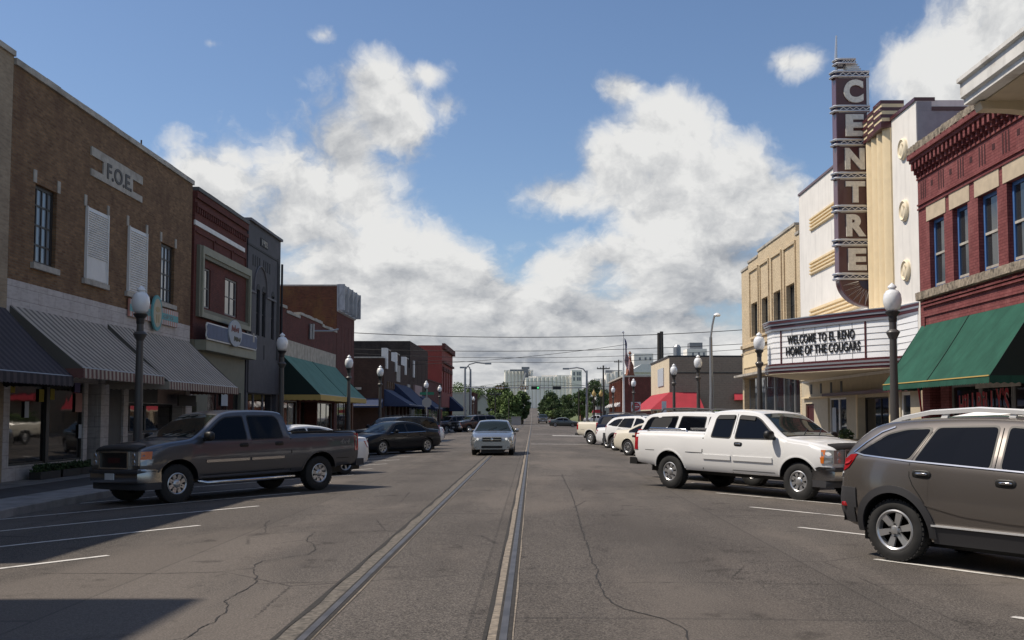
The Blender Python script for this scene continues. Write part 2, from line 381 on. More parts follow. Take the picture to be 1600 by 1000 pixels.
M['galv'] = mat('galvanised_steel', (0.28,0.29,0.30), 0.45, 0.5)
M['wood'] = mat('weathered_wood', (0.045,0.04,0.036), 0.9)
M['green_awn'] = mat('green_canvas', (0.024,0.088,0.062), 0.9, spec=0.2, var=0.2, vs=1.2, streak=0.3, bump=0.5, bs=3)
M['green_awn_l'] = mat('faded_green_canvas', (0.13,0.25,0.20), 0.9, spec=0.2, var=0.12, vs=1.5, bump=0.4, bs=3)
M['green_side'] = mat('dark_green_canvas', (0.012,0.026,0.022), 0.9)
M['yellow_trim'] = mat('yellow_valance', (0.52,0.36,0.11), 0.85)
M['blue_awn'] = mat('blue_canvas', (0.022,0.036,0.085), 0.85, var=0.1)
M['red_awn'] = mat('red_canvas', (0.34,0.022,0.035), 0.85, var=0.12, vs=1.5)
M['stripe'] = striped('grey_cream_stripe_canvas', (0.47,0.405,0.325), (0.16,0.135,0.11), 0.34, 0.55)
M['stripe2'] = striped('faded_red_stripe_canvas', (0.40,0.35,0.28), (0.15,0.065,0.055), 0.25, 0.5)
M['stripe_dark'] = striped('dark_purple_stripe_canvas', (0.065,0.05,0.055), (0.028,0.022,0.026), 0.3, 0.5)
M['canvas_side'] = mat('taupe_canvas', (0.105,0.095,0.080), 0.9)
M['tyre'] = mat('tyre_rubber', (0.018,0.018,0.018), 0.8, var=0.3, vs=8)
M['rim'] = mat('alloy_rim', (0.52,0.52,0.52), 0.3, 0.7)
M['rimdark'] = mat('wheel_recess', (0.010,0.010,0.010), 0.7)
M['chrome'] = mat('chrome', (0.62,0.62,0.63), 0.12, 1.0)
M['dullchrome'] = mat('dull_chrome', (0.34,0.34,0.35), 0.22, 1.0)
M['slot'] = mat('shaded_brick_slot', (0.045,0.010,0.012), 0.9)  # near-black maroon paints the shade inside the frieze slots
M['lintel'] = mat('tan_stone_lintel', (0.50,0.41,0.29), 0.85, var=0.12, vs=3)
M['emblemred'] = mat('dim_red_emblem', (0.05,0.008,0.010), 0.5)
M['glintwhite'] = mat('glint_white_trim', (0.78,0.78,0.77), 0.3, coat=0.5)  # white stands in for sun glint on the metal trim
M['trim'] = mat('black_trim', (0.012,0.012,0.012), 0.5)
M['clad'] = mat('grey_cladding', (0.042,0.042,0.046), 0.6)
M['seam'] = mat('panel_gap', (0.006,0.006,0.006), 0.9)
M['tail'] = mat('tail_lamp_red', (0.35,0.008,0.012), 0.15, coat=1.0)
M['amber'] = mat('amber_lens', (0.65,0.17,0.02), 0.15, coat=1.0)
M['lens'] = mat('clear_lamp_lens', (0.30,0.31,0.31), 0.12, 0.3, coat=1.0)
M['headlit'] = mat('lit_headlamp', (0.8,0.8,0.8), 0.2, emit=(1,0.98,0.9), es=0.5)
M['plate'] = mat('licence_plate', (0.62,0.64,0.66), 0.5)
def paint(name, c, metal=0.4, rough=0.38, coat=0.8): return mat(name, c, rough, metal, 0.5, coat)
M['p_pewter'] = paint('dark_pewter_paint', (0.088,0.092,0.104), 0.5, 0.28)
M['p_white'] = paint('white_car_paint', (0.78,0.78,0.77), 0.0, 0.4)
M['p_bronze'] = paint('bronze_grey_paint', (0.170,0.152,0.138), 0.6, 0.25)
M['p_silver'] = paint('silver_paint', (0.36,0.37,0.38), 0.75, 0.27)
M['p_black'] = mat('black_car_paint', (0.009,0.011,0.016), 0.30, 0.0, 0.22, 0.15)
M['p_cream'] = paint('cream_pearl_paint', (0.72,0.67,0.55), 0.0)
M['p_navy'] = mat('navy_paint', (0.010,0.016,0.038), 0.35, 0.0, 0.3, 0.4)
M['p_maroon'] = paint('dark_maroon_paint', (0.032,0.016,0.018), 0.3)
M['p_slate'] = paint('slate_green_paint', (0.07,0.085,0.085), 0.4)
M['leaf'] = mat('leaves_mid', (0.105,0.155,0.042), 0.85, var=0.5, vs=0.5)
M['leafd'] = mat('leaves_dark', (0.050,0.082,0.028), 0.85, var=0.5, vs=0.5)
M['bark'] = mat('bark', (0.09,0.07,0.05), 0.95)
M['silo'] = mat('silo_concrete', (0.86,0.82,0.75), 0.9, var=0.06, vs=0.1, streak=0.10)
M['silod'] = mat('elevator_grey_steel', (0.20,0.21,0.23), 0.7)
M['shed'] = mat('pale_metal_siding', (0.36,0.35,0.33), 0.7, var=0.08)
M['roof'] = mat('shingle_roof', (0.16,0.15,0.14), 0.9)

# ================================================================ SETTING
XL, XR = -13.2, 12.4          # facade planes
RC = -0.55                    # crown of the street
KL, KR = -9.45, 8.5           # kerb lines
def gz(x, y=0.0):
    e = min(1.0, abs(x-RC)/8.9)
    return -0.16*e*e + max(0.0, y-205)*0.0163
def sheet(xs, ys, zf):
    mb = MB(); mb.grid([[(x, y, zf(x, y)) for x in xs] for y in ys]); return mb
def struct(mb, name, m, smooth=None, parent=None):
    if parent is None: return solo(mb, name, m, None, None, kind='structure', smooth=smooth)
    return mb.build(name, m, parent, smooth)
def lin(a, b, n): return [a+(b-a)*i/n for i in range(n+1)]
# base ground to the horizon
struct(sheet([-3000,-300,-60,-20,-9.5,9,20,60,300,3000], [-60,0,100,205,300,450,620,900,1500,4500], lambda x, y: -0.24 + min(max(0, y-205)*0.0163, 8.5)), 'ground', M['ground'])
# carriageway with a crown
xs = [KL-0.25]+lin(-9.2, 8.4, 22)+[KR+0.2]
road = struct(sheet(xs, [-25]+lin(0, 205, 41)+lin(215, 600, 20), lambda x, y: gz(x, y)), 'road', M['asphalt'], 40)
for nm, x0, x1, y0, y1 in (('side_street',-140,KL-0.24,76.6,91.0),('side_street',KR+0.19,140,62.5,91.0),('side_street',-200,KL-0.24,178,202),('side_street',KR+0.19,200,178,202)):
    struct(sheet([x0, x1], [y0, y1], lambda x, y: -0.164), nm, M['asphalt'])
# tracks: rails, flangeways and the concrete strips beside them
for xr, name, a, b_, mk in ((-1.70, 'left', -0.20, -0.05, 'rubble2'), (-0.215, 'right', -0.135, -0.045, 'rubble')):
    ys = [1.0]+lin(3, 205, 60)+lin(215, 560, 12)
    mb = MB(); rnd = random.Random(3 if name == 'left' else 5)
    rows = []
    for y in ys:
        j = rnd.uniform(-.02, .02) if y < 60 else 0
        rows.append([(xr+a+j, y, gz(xr, y)+0.005), (xr+b_, y, gz(xr, y)+0.006)])
    mb.grid(rows); st = struct(mb, 'rail_bed', M[mk])
    mb = MB(); mb.grid([[(xr-0.055, y, gz(xr, y)+0.010), (xr+0.06, y, gz(xr, y)+0.010)] for y in ys]); struct(mb, 'flangeway', M['groove'])
    mb = MB()
    if name == 'left': 
        mb.grid([[(xr+a-0.035, y, gz(xr, y)+0.009), (xr+a+0.010+0.02*math.sin(y*3), y, gz(xr, y)+0.009)] for y in lin(2, 205, 200)])
        struct(mb, 'flangeway', M['groove'])
    else:
        mb.grid([[(xr+a-0.022, y, gz(xr, y)+0.009), (xr+a+0.008+0.012*math.sin(y*5), y, gz(xr, y)+0.009)] for y in lin(2, 205, 200)])
        struct(mb, 'flangeway', M['groove'])
    mb = MB()
    mb.grid([[(xr-0.036, y, gz(xr, y)+0.004), (xr-0.030, y, gz(xr, y)+0.016), (xr+0.026, y, gz(xr, y)+0.016), (xr+0.032, y, gz(xr, y)+0.004)] for y in ys])
    tag(solo(mb, 'rail', M['steel'], ('worn steel rail with a wide rubble-filled strip, the farther left of the two' if name == 'left' else 'worn steel rail with a tan concrete strip, nearest the middle of the street'), 'rail', 'street rails'), kind=None)
    mb = MB()
    mb.grid([[(xr+0.062, y, gz(xr, y)+0.006), (xr+0.078+0.006*math.sin(y*2.1), y, gz(xr, y)+0.006)] for y in lin(1, 120, 120)])
    struct(mb, 'rail_bed', M['rubble'])
# sidewalks with kerbs
def walk(name, pts, z0=-0.30, ztop=0.0):
    mb = MB(); mb.prism([(x, y, z0) for x, y in pts], (0, 0, ztop-z0)); return struct(mb, name, M['concrete'])
curve = [(-6.3,-25),(-6.6,4),(-6.95,8),(-7.5,10.5),(-8.1,12.6),(-8.75,14.6),(-9.15,16.6),(-9.38,18.6),(KL,21),(KL,76.6)]
walk('sidewalk', curve + [(-60,76.6),(-60,-25)])
walk('sidewalk', [(KL,91),(KL,178),(-60,178),(-60,91)])
walk('sidewalk', [(KR,-25),(KR,62.5),(60,62.5),(60,-25)])
walk('sidewalk', [(KR,91),(KR,178),(60,178),(60,91)])
# kerb stones, slightly proud and paler, along both sides
for pts in (curve, [(KL,91),(KL,178)], [(KR,-25),(KR,62.5)], [(KR,91),(KR,178)]):
    mb = MB(); s_ = 1 if pts[0][0] < 0 else -1; rows = []
    for x, y in pts:
        rows.append([(x+0.012*s_, y, -0.29), (x+0.012*s_, y, -0.01), (x-0.004*s_, y, 0.006), (x-0.16*s_, y, 0.006), (x-0.165*s_, y, -0.02)])
    mb.grid(rows); struct(mb, 'kerb', M['concrete'])
# red brick paving band on both walks
mb = MB(); mb.grid([[(-10.6-0.0, y, 0.004), (-12.0, y, 0.004)] for y in (-20, 76)]); struct(mb, 'paving_band', M['paver'])
mb = MB(); mb.grid([[(9.7, y, 0.004), (10.9, y, 0.004)] for y in (-20, 62)]); struct(mb, 'paving_band', M['paver'])
# grass beyond the second intersection
for x0, x1, y0, y1 in ((-200,KL-0.3,203,640),(KR+0.3,200,203,640)):
    mb = sheet([x0, x1], lin(y0, y1, 6), lambda x, y: -0.12 + max(0, y-205)*0.0163); tag(struct(mb, 'grass', M['grass']), kind='structure')
# painted stall lines, 40 degrees to the kerb
def line(p, q, wd, z=0.006):
    p = Vector((*p, 0)); q = Vector((*q, 0)); d = (q-p).normalized(); n = Vector((-d.y, d.x, 0))*wd/2
    k = 8; mb = MB(); rows = []
    for i in range(k+1):
        c = p.lerp(q, i/k); rows.append([(c.x+n.x, c.y+n.y, gz(c.x+n.x)+z), (c.x-n.x, c.y-n.y, gz(c.x-n.x)+z)])
    mb.grid(rows); return mb
for i in range(15):
    y = 12.55 + 3.42*i
    if y > 60: break
    struct(line((-5.15, y), (-9.35, y-4.2*1.17), 0.10), 'stall_line', M['paint'])
for i in range(15):
    y = 8.75 + 3.48*i
    if y > 58: break
    struct(line((4.05, y), (8.4, y-4.35*1.17), 0.10), 'stall_line', M['paint'])
# crossing lines and arrow farther on
for y in (60.5, 93.5, 173.5, 176.5):
    mb = sheet(lin(-8.6, 7.8, 10) if y > 100 else lin(-0.1, 7.8, 6), [y, y+0.35], lambda x, yy: gz(x)+0.006); struct(mb, 'crossing_line', M['paint'])
mb = MB(); mb.grid([[(1.7, y, gz(1.7)+0.006), (4.3, y, gz(4.3)+0.006)] for y in (86.5, 88.2)]); struct(mb, 'crossing_line', M['paint'])
mb = MB(); mb.grid([[(-6.9, 67, gz(-7)+0.006), (-5.9, 71.5, gz(-6)+0.006)], [(-6.3, 66.6, gz(-7)+0.006), (-5.3, 71.1, gz(-6)+0.006)]]); struct(mb, 'crossing_line', M['paint'])
# cracks in the asphalt
def crack(pxs, w0=0.02, jit=0.03, seed=1):
    rnd = random.Random(seed); P = []
    for a, b_ in zip(pxs, pxs[1:]):
        A = at_z(*a, -0.02); B = at_z(*b_, -0.02); n = max(3, int((B-A).length/0.10))
        for i in range(n): P.append(A.lerp(B, i/n) + Vector((rnd.uniform(-jit, jit), rnd.uniform(-jit, jit), 0)))
    P.append(at_z(*pxs[-1], -0.02)); mb = MB(); rows = []
    for i, c in enumerate(P):
        d = (P[min(i+1, len(P)-1)] - P[max(i-1, 0)]).normalized(); n = Vector((-d.y, d.x, 0))*w0*rnd.uniform(0.25, 1.0)/2
        rows.append([(c.x+n.x, c.y+n.y, gz(c.x+n.x)+0.004), (c.x-n.x, c.y-n.y, gz(c.x-n.x)+0.004)])
    mb.grid(rows); struct(mb, 'road_crack', M['crack'])
crack([(878,742),(884,757),(893,772),(900,795),(906,818),(912,840),(921,862),(924,880),(934,893),(931,904),(938,918),(944,932),(955,944),(975,955),(1010,963),(1045,973),(1070,985),(1075,1003)], 0.022, 0.012, 1)
crack([(800,914),(860,916),(940,914),(1060,912),(1250,913),(1420,911),(1620,908)], 0.016, 0.012, 2)
crack([(810,816),(860,817),(904,816)], 0.02, 0.012, 3)
crack([(494,832),(484,838),(478,846),(490,852),(492,860),(482,868),(450,872),(410,878),(398,884),(396,892),(400,902),(400,912),(385,923),(360,935),(352,942),(358,948),(350,960),(334,975),(318,982),(300,992),(285,1004)], 0.018, 0.014, 4)
crack([(60,893),(150,894),(250,896),(340,895),(395,889)], 0.02, 0.012, 5)
crack([(400,914),(460,913),(530,912)], 0.016, 0.012, 6)
crack([(422,812),(414,820),(416,832),(400,834)], 0.015, 0.02, 7)
crack([(420,833),(500,831),(560,832),(640,831)], 0.012, 0.012, 8)
crack([(690,770),(740,771),(800,770)], 0.014, 0.012, 9)
crack([(690,905),(640,906),(600,905)], 0.010, 0.01, 11)

# ================================================================ BUILDINGS
class Fr:
    """facade frame: u along the wall as seen left to right, v up, w out of the wall"""
    def __init__(s, o, U, W): s.o = Vector(o); s.U = Vector(U); s.W = Vector(W)
    def p(s, u, v, w=0.0): return s.o + s.U*u + Vector((0, 0, v)) + s.W*w
    def uv(s, px, py):
        n = s.W; d = ray(px, py); c = Vector((0, 0, CAMZ)); t = (s.o-c).dot(n)/d.dot(n); q = c + d*t
        return (q-s.o).dot(s.U), q.z - s.o.z
    def u(s, px, py=500): return s.uv(px, py)[0]
    def v(s, px, py): return s.uv(px, py)[1]
    def box(s, mb, u0, u1, v0, v1, w0, w1, mi=None):
        p = [s.p(u, v, w_) for (u, v, w_) in ((u0,v0,w0),(u1,v0,w0),(u1,v0,w1),(u0,v0,w1),(u0,v1,w0),(u1,v1,w0),(u1,v1,w1),(u0,v1,w1))]
        n = mb.verts(p)
        for q in ((0,3,2,1),(4,5,6,7),(0,1,5,4),(1,2,6,5),(2,3,7,6),(3,0,4,7)): mb.face([n+i for i in q], mi)
def left_fr(px0, Y=None): return Fr((XL, Y if Y is not None else at_x(px0, 560, XL).y, 0), (0,1,0), (1,0,0))
def right_fr(px0, Y=None): return Fr((XR, Y if Y is not None else at_x(px0, 560, XR).y, 0), (0,-1,0), (-1,0,0))
def wall(mb, fr, u0, u1, v0, v1, holes, depth=0.25, back=12.0, mi=None, box=True):
    """front face with real openings and their reveals, closed behind by sides, back and roof"""
    us = sorted(set([u0, u1] + [h[0] for h in holes] + [h[1] for h in holes]))
    vs = sorted(set([v0, v1] + [h[2] for h in holes] + [h[3] for h in holes]))
    us = [a for a in us if u0 <= a <= u1]; vs = [a for a in vs if v0 <= a <= v1]
    for a, b in zip(us, us[1:]):
        for c, d in zip(vs, vs[1:]):
            mu, mv = (a+b)/2, (c+d)/2
            if any(h[0] < mu < h[1] and h[2] < mv < h[3] for h in holes): continue
            mb.poly([fr.p(a, c), fr.p(b, c), fr.p(b, d), fr.p(a, d)], mi)
    for h in holes:
        a, b, c, d = h[:4]; dp = h[4] if len(h) > 4 else depth
        q0 = [fr.p(a, c), fr.p(b, c), fr.p(b, d), fr.p(a, d)]; q1 = [fr.p(a, c, -dp), fr.p(b, c, -dp), fr.p(b, d, -dp), fr.p(a, d, -dp)]
        for i in range(4): j = (i+1) % 4; mb.poly([q0[i], q0[j], q1[j], q1[i]], mi)
        mb.poly(q1, mi)
    if box:
        A = [fr.p(u0, v0), fr.p(u1, v0), fr.p(u1, v1), fr.p(u0, v1)]; B = [fr.p(u0, v0, -back), fr.p(u1, v0, -back), fr.p(u1, v1, -back), fr.p(u0, v1, -back)]
        for i in (1, 2, 3): j = (i+1) % 4; mb.poly([A[i], A[j], B[j], B[i]], mi)
        mb.poly(B, mi)
def window(fr, u0, u1, v0, v1, dp, parent, fm, gm, nx=1, ny=2, fw=0.06, name='window', md=0.035, out=0.05):
    """frame bars with the panes as a child, standing in an opening of depth dp"""
    mb = MB(); w0, w1 = -dp+0.012, -dp+0.012+out
    u0 += 0.004; u1 -= 0.004; v0 += 0.004; v1 -= 0.004
    fr.box(mb, u0, u0+fw, v0, v1, w0, w1); fr.box(mb, u1-fw, u1, v0, v1, w0, w1)
    fr.box(mb, u0+fw, u1-fw, v0, v0+fw, w0, w1); fr.box(mb, u0+fw, u1-fw, v1-fw, v1, w0, w1)
    for i in range(1, nx): c = u0 + (u1-u0)*i/nx; fr.box(mb, c-md/2, c+md/2, v0+fw, v1-fw, w0, w1-0.006)
    for i in range(1, ny): c = v0 + (v1-v0)*i/ny; fr.box(mb, u0+fw, u1-fw, c-md/2, c+md/2, w0, w1-0.012)
    o = mb.build(name, fm, parent)
    mb = MB(); fr.box(mb, u0+fw*.5, u1-fw*.5, v0+fw*.5, v1-fw*.5, w0-0.004, w0+0.012); mb.build('pane', gm, o)
    return o
def text_mesh(s, bold=0.0, extrude=0.02, spacing=1.0, shear=0.0):
    cu = bpy.data.curves.new('lettering', 'FONT'); cu.body = s; cu.extrude = 0.5; cu.offset = bold; cu.space_character = spacing; cu.shear = shear
    cu.resolution_u = 6; cu.align_x = 'LEFT'
    ob = bpy.data.objects.new('lettering', cu); col.objects.link(ob)
    dg = bpy.context.evaluated_depsgraph_get(); me = bpy.data.meshes.new_from_object(ob.evaluated_get(dg))
    V_ = [v.co.copy() for v in me.vertices]; F_ = [tuple(p.vertices) for p in me.polygons]
    bpy.data.objects.remove(ob); bpy.data.curves.remove(cu); bpy.data.meshes.remove(me)
    x0 = min(v.x for v in V_); x1 = max(v.x for v in V_); y0 = min(v.y for v in V_); y1 = max(v.y for v in V_)
    return [((v.x-x0)/(x1-x0), (v.y-y0)/(y1-y0), (v.z+0.5)) for v in V_], F_
def text(mb, fr, s, u0, u1, v0, v1, w, th, bold=0.0, spacing=1.0, shear=0.0, mi=None):
    V_, F_ = text_mesh(s, bold, spacing=spacing, shear=shear)
    n = mb.verts([fr.p(u0+(u1-u0)*a, v0+(v1-v0)*b, w+th*c) for a, b, c in V_])
    for f in F_: mb.face([n+i for i in f], mi)
def awning(fr, u0, u1, vt, vb, dep, parent_label, cat, group, mt, ms, mv, val=0.22, w0=0.0, scal=0.16, ends=(1,1), trim=None, name='awning', wav=0.0, seams=0):
    r = root_at(name, fr.p((u0+u1)/2, vb, w0), parent_label, cat, group)
    n = max(6, int((u1-u0)/0.35)); mb = MB(); rows = []
    for k in range(5):
        t = k/4; rows.append([fr.p(u0+(u1-u0)*i/n, vt+(vb-vt)*t - 0.05*math.sin(math.pi*t) , w0+dep*t + wav*math.sin(i*1.9)*math.sin(math.pi*t)) for i in range(n+1)])
    mb.grid(rows); mb.build('canopy', mt, r, 60)
    for q in range(1, seams):
        i_ = round(n*q/seams); mb = MB(); mb.tube([rw[i_]+fr.W*0.008+Vector((0,0,.006)) for rw in rows], 0.012, 5); mb.build('fabric_seam', ms, r)
    for e, u in ((0, u0), (1, u1)):
        if ends[e]:
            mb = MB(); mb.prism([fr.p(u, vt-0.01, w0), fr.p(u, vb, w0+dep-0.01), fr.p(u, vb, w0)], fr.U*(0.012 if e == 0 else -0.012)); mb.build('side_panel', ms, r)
    mb = MB(); k = int((u1-u0)/scal); rows = [[], [], []]
    for i in range(k*2+1):
        u = u0+(u1-u0)*i/(k*2); dz = 0.035 if i % 2 == 0 else 0.0
        rows[0].append(fr.p(u, vb+0.004, w0+dep+0.003)); rows[1].append(fr.p(u, vb-val*.7, w0+dep+0.012)); rows[2].append(fr.p(u, vb-val+dz, w0+dep+0.006+0.012*(i % 2)))
    mb.grid(rows)
    for e, u in ((0, u0), (1, u1)):
        if ends[e]:
            kk = max(4, int(dep/scal)); rr = [[], []]
            for i in range(kk*2+1):
                ww = w0+dep*i/(kk*2); rr[0].append(fr.p(u, vb, ww)); rr[1].append(fr.p(u, vb-val+(0.035 if i % 2 == 0 else 0), ww))
            mb.grid(rr)
    mb.build('valance', mv, r, 60)
    mb = MB()
    for u in (u0+0.05, (u0+u1)/2, u1-0.05): mb.tube([fr.p(u, vb+0.02, w0+dep-0.03), fr.p(u, vb+0.02, w0+0.02)], 0.018, 6)
    mb.tube([fr.p(u0+0.02, vb+0.02, w0+dep-0.04), fr.p(u1-0.02, vb+0.02, w0+dep-0.04)], 0.02, 6)
    mb.build('frame', M['alu'], r)
    if trim:
        mb = MB(); fr.box(mb, u0, u1, vb-0.012, vb+0.016, w0+dep+0.004, w0+dep+0.02); mb.build('piping', trim, r)
    return r
def bldg(fr, width, label, cat='building', name='building'):
    return root_at(name, fr.p(width/2, 0, 0), label, cat)
def part(fn, name, m, parent, smooth=None):
    mb = MB(); fn(mb); return mb.build(name, m, parent, smooth)
def coping(fr, parent, u0, u1, v, h=0.12, w=0.06, m=None, seg=0.9, jit=0.0, depth=0.35, name='coping'):
    mb = MB(); rnd = random.Random(int(v*100)); n = max(1, int((u1-u0)/seg))
    for i in range(n):
        a = u0+(u1-u0)*i/n; b = u0+(u1-u0)*(i+1)/n; j = rnd.uniform(0, jit)
        fr.box(mb, a+0.004, b-0.004, v-0.003, v+h+j, -depth, w+rnd.uniform(0, 0.01))
    mb.build(name, m or M['stone'], parent)

# ---------------------------------------------------------------- LEFT SIDE
# out-of-frame neighbours that throw the shade on the road
fr = Fr((XL, -16, 0), (0,1,0), (1,0,0)); LW = 26.1
b = bldg(fr, LW, 'tall brown brick block at the near left, beyond the edge of the photo')
part(lambda mb: wall(mb, fr, 0, LW, 0, 15.2, [(1.5+i*2.6, 2.8+i*2.6, v, v+1.9) for i in range(9) for v in (5.2, 9.4)]), 'wall', M['tan_brick'], b)
for i in range(9):
    for v in (5.2, 9.4): window(fr, 1.5+i*2.6, 2.8+i*2.6, v, v+1.9, 0.25, b, M['gray_frame'], M['glass'])
fr = left_fr(8); Y0 = fr.o.y
fr = Fr((XL, 12.5, 0), (0,1,0), (1,0,0)); WN = Y0-12.5-0.01
b = bldg(fr, WN, 'pale brick building at the very left edge with a dark striped awning')
ztn = at_x(7, 78, XL).z
part(lambda mb: wall(mb, fr, 0, WN, 0, ztn, [(1.0, WN-3.5, 0.7, 2.9, 0.3)]), 'wall', M['pale_brick'], b)
coping(fr, b, 0, WN, ztn, 0.14)
window(fr, 1.0, WN-3.5, 0.7, 2.9, 0.3, b, M['dark_frame'], M['glass_dark'], 4, 1)
awning(fr, 0.5, WN-0.05, 4.35, 2.62, 1.75, 'dark purple striped awning at the left edge of the photo', 'awning', 'awnings of the left side', M['stripe_dark'], M['canvas_side'], M['stripe_dark'], 0.25)

# --- brown brick lodge hall
fr = left_fr(8); W1 = fr.u(299, 400); zt = fr.v(299, 288)
vw0, vw1 = fr.v(54, 411), fr.v(54, 285)
zb = fr.v(296, 509)
b = bldg(fr, W1, 'long brown brick two-storey building with a white F.O.E. plaque', name='brick_building')
win = [(fr.u(54,340), fr.u(88,350)), (fr.u(133,370), fr.u(166,380)), (fr.u(199,400), fr.u(227,400)), (fr.u(251,420), fr.u(272,430))]
us = dict(sw0=fr.u(15,650), sm=fr.u(76,650), sw1=fr.u(131,650), d0=fr.u(137,650), d1=fr.u(152,650), c1=fr.u(165,650), p1=fr.u(188,650), c2=fr.u(196,650), q=fr.u(244,650), q1=fr.u(285,650), e=fr.u(294,650))
vk = fr.v(14, 729); vh = fr.v(14, 590)
upper = [(a, c, vw0, vw1, 0.17) for a, c in win]
lower = [(us['sw0'], us['sw1'], vk, vh, 0.12), (us['d0'], us['d1'], 0.0, vh, 0.5), (us['c2'], us['q1'], fr.v(220,677), fr.v(220,630), 0.45)]
def f(mb):
    wall(mb, fr, 0, W1, zb, zt, upper, 0.3)
part(f, 'upper_wall', M['tan_brick'], b)
def f(mb):
    wall(mb, fr, 0, W1, 0, zb-0.002, lower, 0.3)
part(f, 'ground_floor_wall', M['tile'], b)
coping(fr, b, 0, W1, zt, 0.16, 0.07, M['stone'], 0.8, 0.02)
def f(mb):
    for a, c in win:
        part(lambda m_: fr.box(m_, a-0.16, c+0.10, vw0-0.16, vw0-0.003, -0.05, 0.10), 'sill', M['stone'], b)
        for q0, q1 in ((a-0.14, a+0.02), (c-0.02, c+0.14)): part(lambda m_: fr.box(m_, q0, q1, vw1+0.003, vw1+0.34, -0.05, 0.03), 'corner_block', M['stone'], b)
f(None)
for k in (0, 3): window(fr, *win[k], vw0, vw1, 0.165, b, M['dark_frame'], M['glass_light'], 4, 4, 0.09, md=0.05)
for k in (1, 2):
    a, c = win[k]
    def f(mb):
        fr.box(mb, a-0.02, c+0.02, vw0, vw1+0.02, -0.06, 0.03)
        n = 26 if k == 2 else 20; lo = vw0+0.05 if k == 2 else vw0+(vw1-vw0)*0.33
        for i in range(n):
            v = lo + (vw1-0.04-lo)*i/n; h = (vw1-lo)/n
            mb.prism([fr.p(a+0.02, v, 0.03), fr.p(a+0.02, v+h*.9, 0.03), fr.p(a+0.02, v, 0.075)], fr.U*(c-a-0.04))
        for e in (a-0.02, c-0.03): fr.box(mb, e, e+0.05, vw0, vw1+0.02, 0.0305, 0.085)
        if k == 1: fr.box(mb, a+0.03, c-0.03, vw0+0.03, lo-0.02, 0.0305, 0.05)
    part(f, 'louvred_shutter', M['white_paint'], b)
# plaque
def f(mb):
    a0, a1 = fr.u(141,245), fr.u(221,280); t1 = fr.v(141,228); t0 = fr.v(141,242); l1 = fr.v(141,263); l0 = fr.v(141,274)
    s0, s1 = fr.u(160,255), fr.u(206,275)
    fr.box(mb, a0, a1, t0, t1, -0.02, 0.05); fr.box(mb, a0, a1, l0, l1, -0.02, 0.05); fr.box(mb, s0, s1, l1, t0, -0.02, 0.046)
pl = part(f, 'name_plaque', M['stone'], b)
def f(mb):
    s0, s1 = fr.u(163,255), fr.u(204,275); vv0 = fr.v(141,266); vv1 = fr.v(141,240)
    text(mb, fr, 'F.O.E.', s0+0.1, s1-0.02, vv0, vv1, 0.05, 0.02, 0.02)
part(f, 'lettering', M['dark_panel'], pl)
# shop window, door, side bay
window(fr, us['sw0'], us['sw1'], vk, vh, 0.12, b, M['dark_frame'], M['glass_dark'], 1, 1, 0.05, 'shop_window')
part(lambda mb: fr.box(mb, us['sm']-0.09, us['sm']+0.09, vk, vh, -0.11, -0.02), 'mullion', M['dark_frame'], b)
o = window(fr, us['d0'], us['d1'], 0.02, vh, 0.5, b, M['alu'], M['glass_dark'], 1, 1, 0.07, 'door')
part(lambda mb: (fr.box(mb, us['d0']+0.07, us['d1']-0.07, 2.15, 2.22, -0.47, -0.42), fr.box(mb, us['d0']+0.07, us['d1']-0.07, 0.95, 1.02, -0.47, -0.42)), 'door_bar', M['alu'], o)
window(fr, us['c2'], us['q'], fr.v(220,677), fr.v(220,630), 0.45, b, M['dark_frame'], M['glass_dark'], 2, 1, 0.07)
window(fr, us['q']+0.01, us['q1'], fr.v(220,677), fr.v(220,630), 0.45, b, M['dark_frame'], M['glass_dark'], 1, 1, 0.07)
for q0, q1, dz in ((us['d1']+0.02, us['c1'], 1.3), (us['p1'], us['c2']-0.02, 1.3), (us['q1']+0.05, us['e']+0.1, .9)): part(lambda mb: fr.box(mb, q0, q1, 0, zb-dz, -0.01, 0.10), 'pilaster', M['tile'], b)
part(lambda mb: (fr.box(mb, us['c1']+0.003, us['p1']-0.003, 0, zb-1.3, 0.0, 0.03), fr.box(mb, us['c2']+0.003, us['q'], fr.v(220,629), zb-1.3, 0.0, 0.03), fr.box(mb, us['c2'], us['q1'], 0, fr.v(220,678), 0.0, 0.03)), 'infill_panel', M['dark_panel'], b)
part(lambda mb: fr.box(mb, us['q']+0.005, us['q1']+0.045, fr.v(220,629), zb-1.3, 0.0, 0.035), 'plaster_panel', M['pinkish'], b)
# notices in the shop window
rn = random.Random(4)
for px, py, w_, h_, c in ((22,603,.30,.34,'n1'),(68,618,.28,.34,'n1'),(85,616,.24,.30,'n1'),(45,640,.22,.42,'n2'),(126,629,.45,.55,'n3'),(124,604,.36,.34,'n4'),(129,674,.3,.4,'n2'),(139,686,.3,.3,'n2'),(143,632,.32,.5,'n5')):
    if c not in M: M[c] = mat('notice_paper', {'n1':(0.32,0.25,0.03),'n2':(0.42,0.45,0.48),'n3':(0.40,0.22,0.20),'n4':(0.15,0.12,0.25),'n5':(0.25,0.02,0.03)}[c], 0.8)
    uu, vv = fr.uv(px, py); dd = -0.055 if px < 133 else -0.42
    def f(mb): fr.box(mb, uu-w_/2, uu+w_/2, vv-h_/2, vv+h_/2, dd, dd+0.006)
    part(f, 'window_notice', M[c], b)
part(lambda mb: [mb.tube([fr.p(fr.u(263,260), zt+0.1, -1.0), fr.p(fr.u(263,260), zt+1.05, -1.0)], 0.03, 6), mb.tube([fr.p(fr.u(278,260), zt+0.3, -0.6), fr.p(fr.u(298,260), zt+0.35, -0.6)], 0.02, 6)], 'roof_antenna', M['wood'], b)
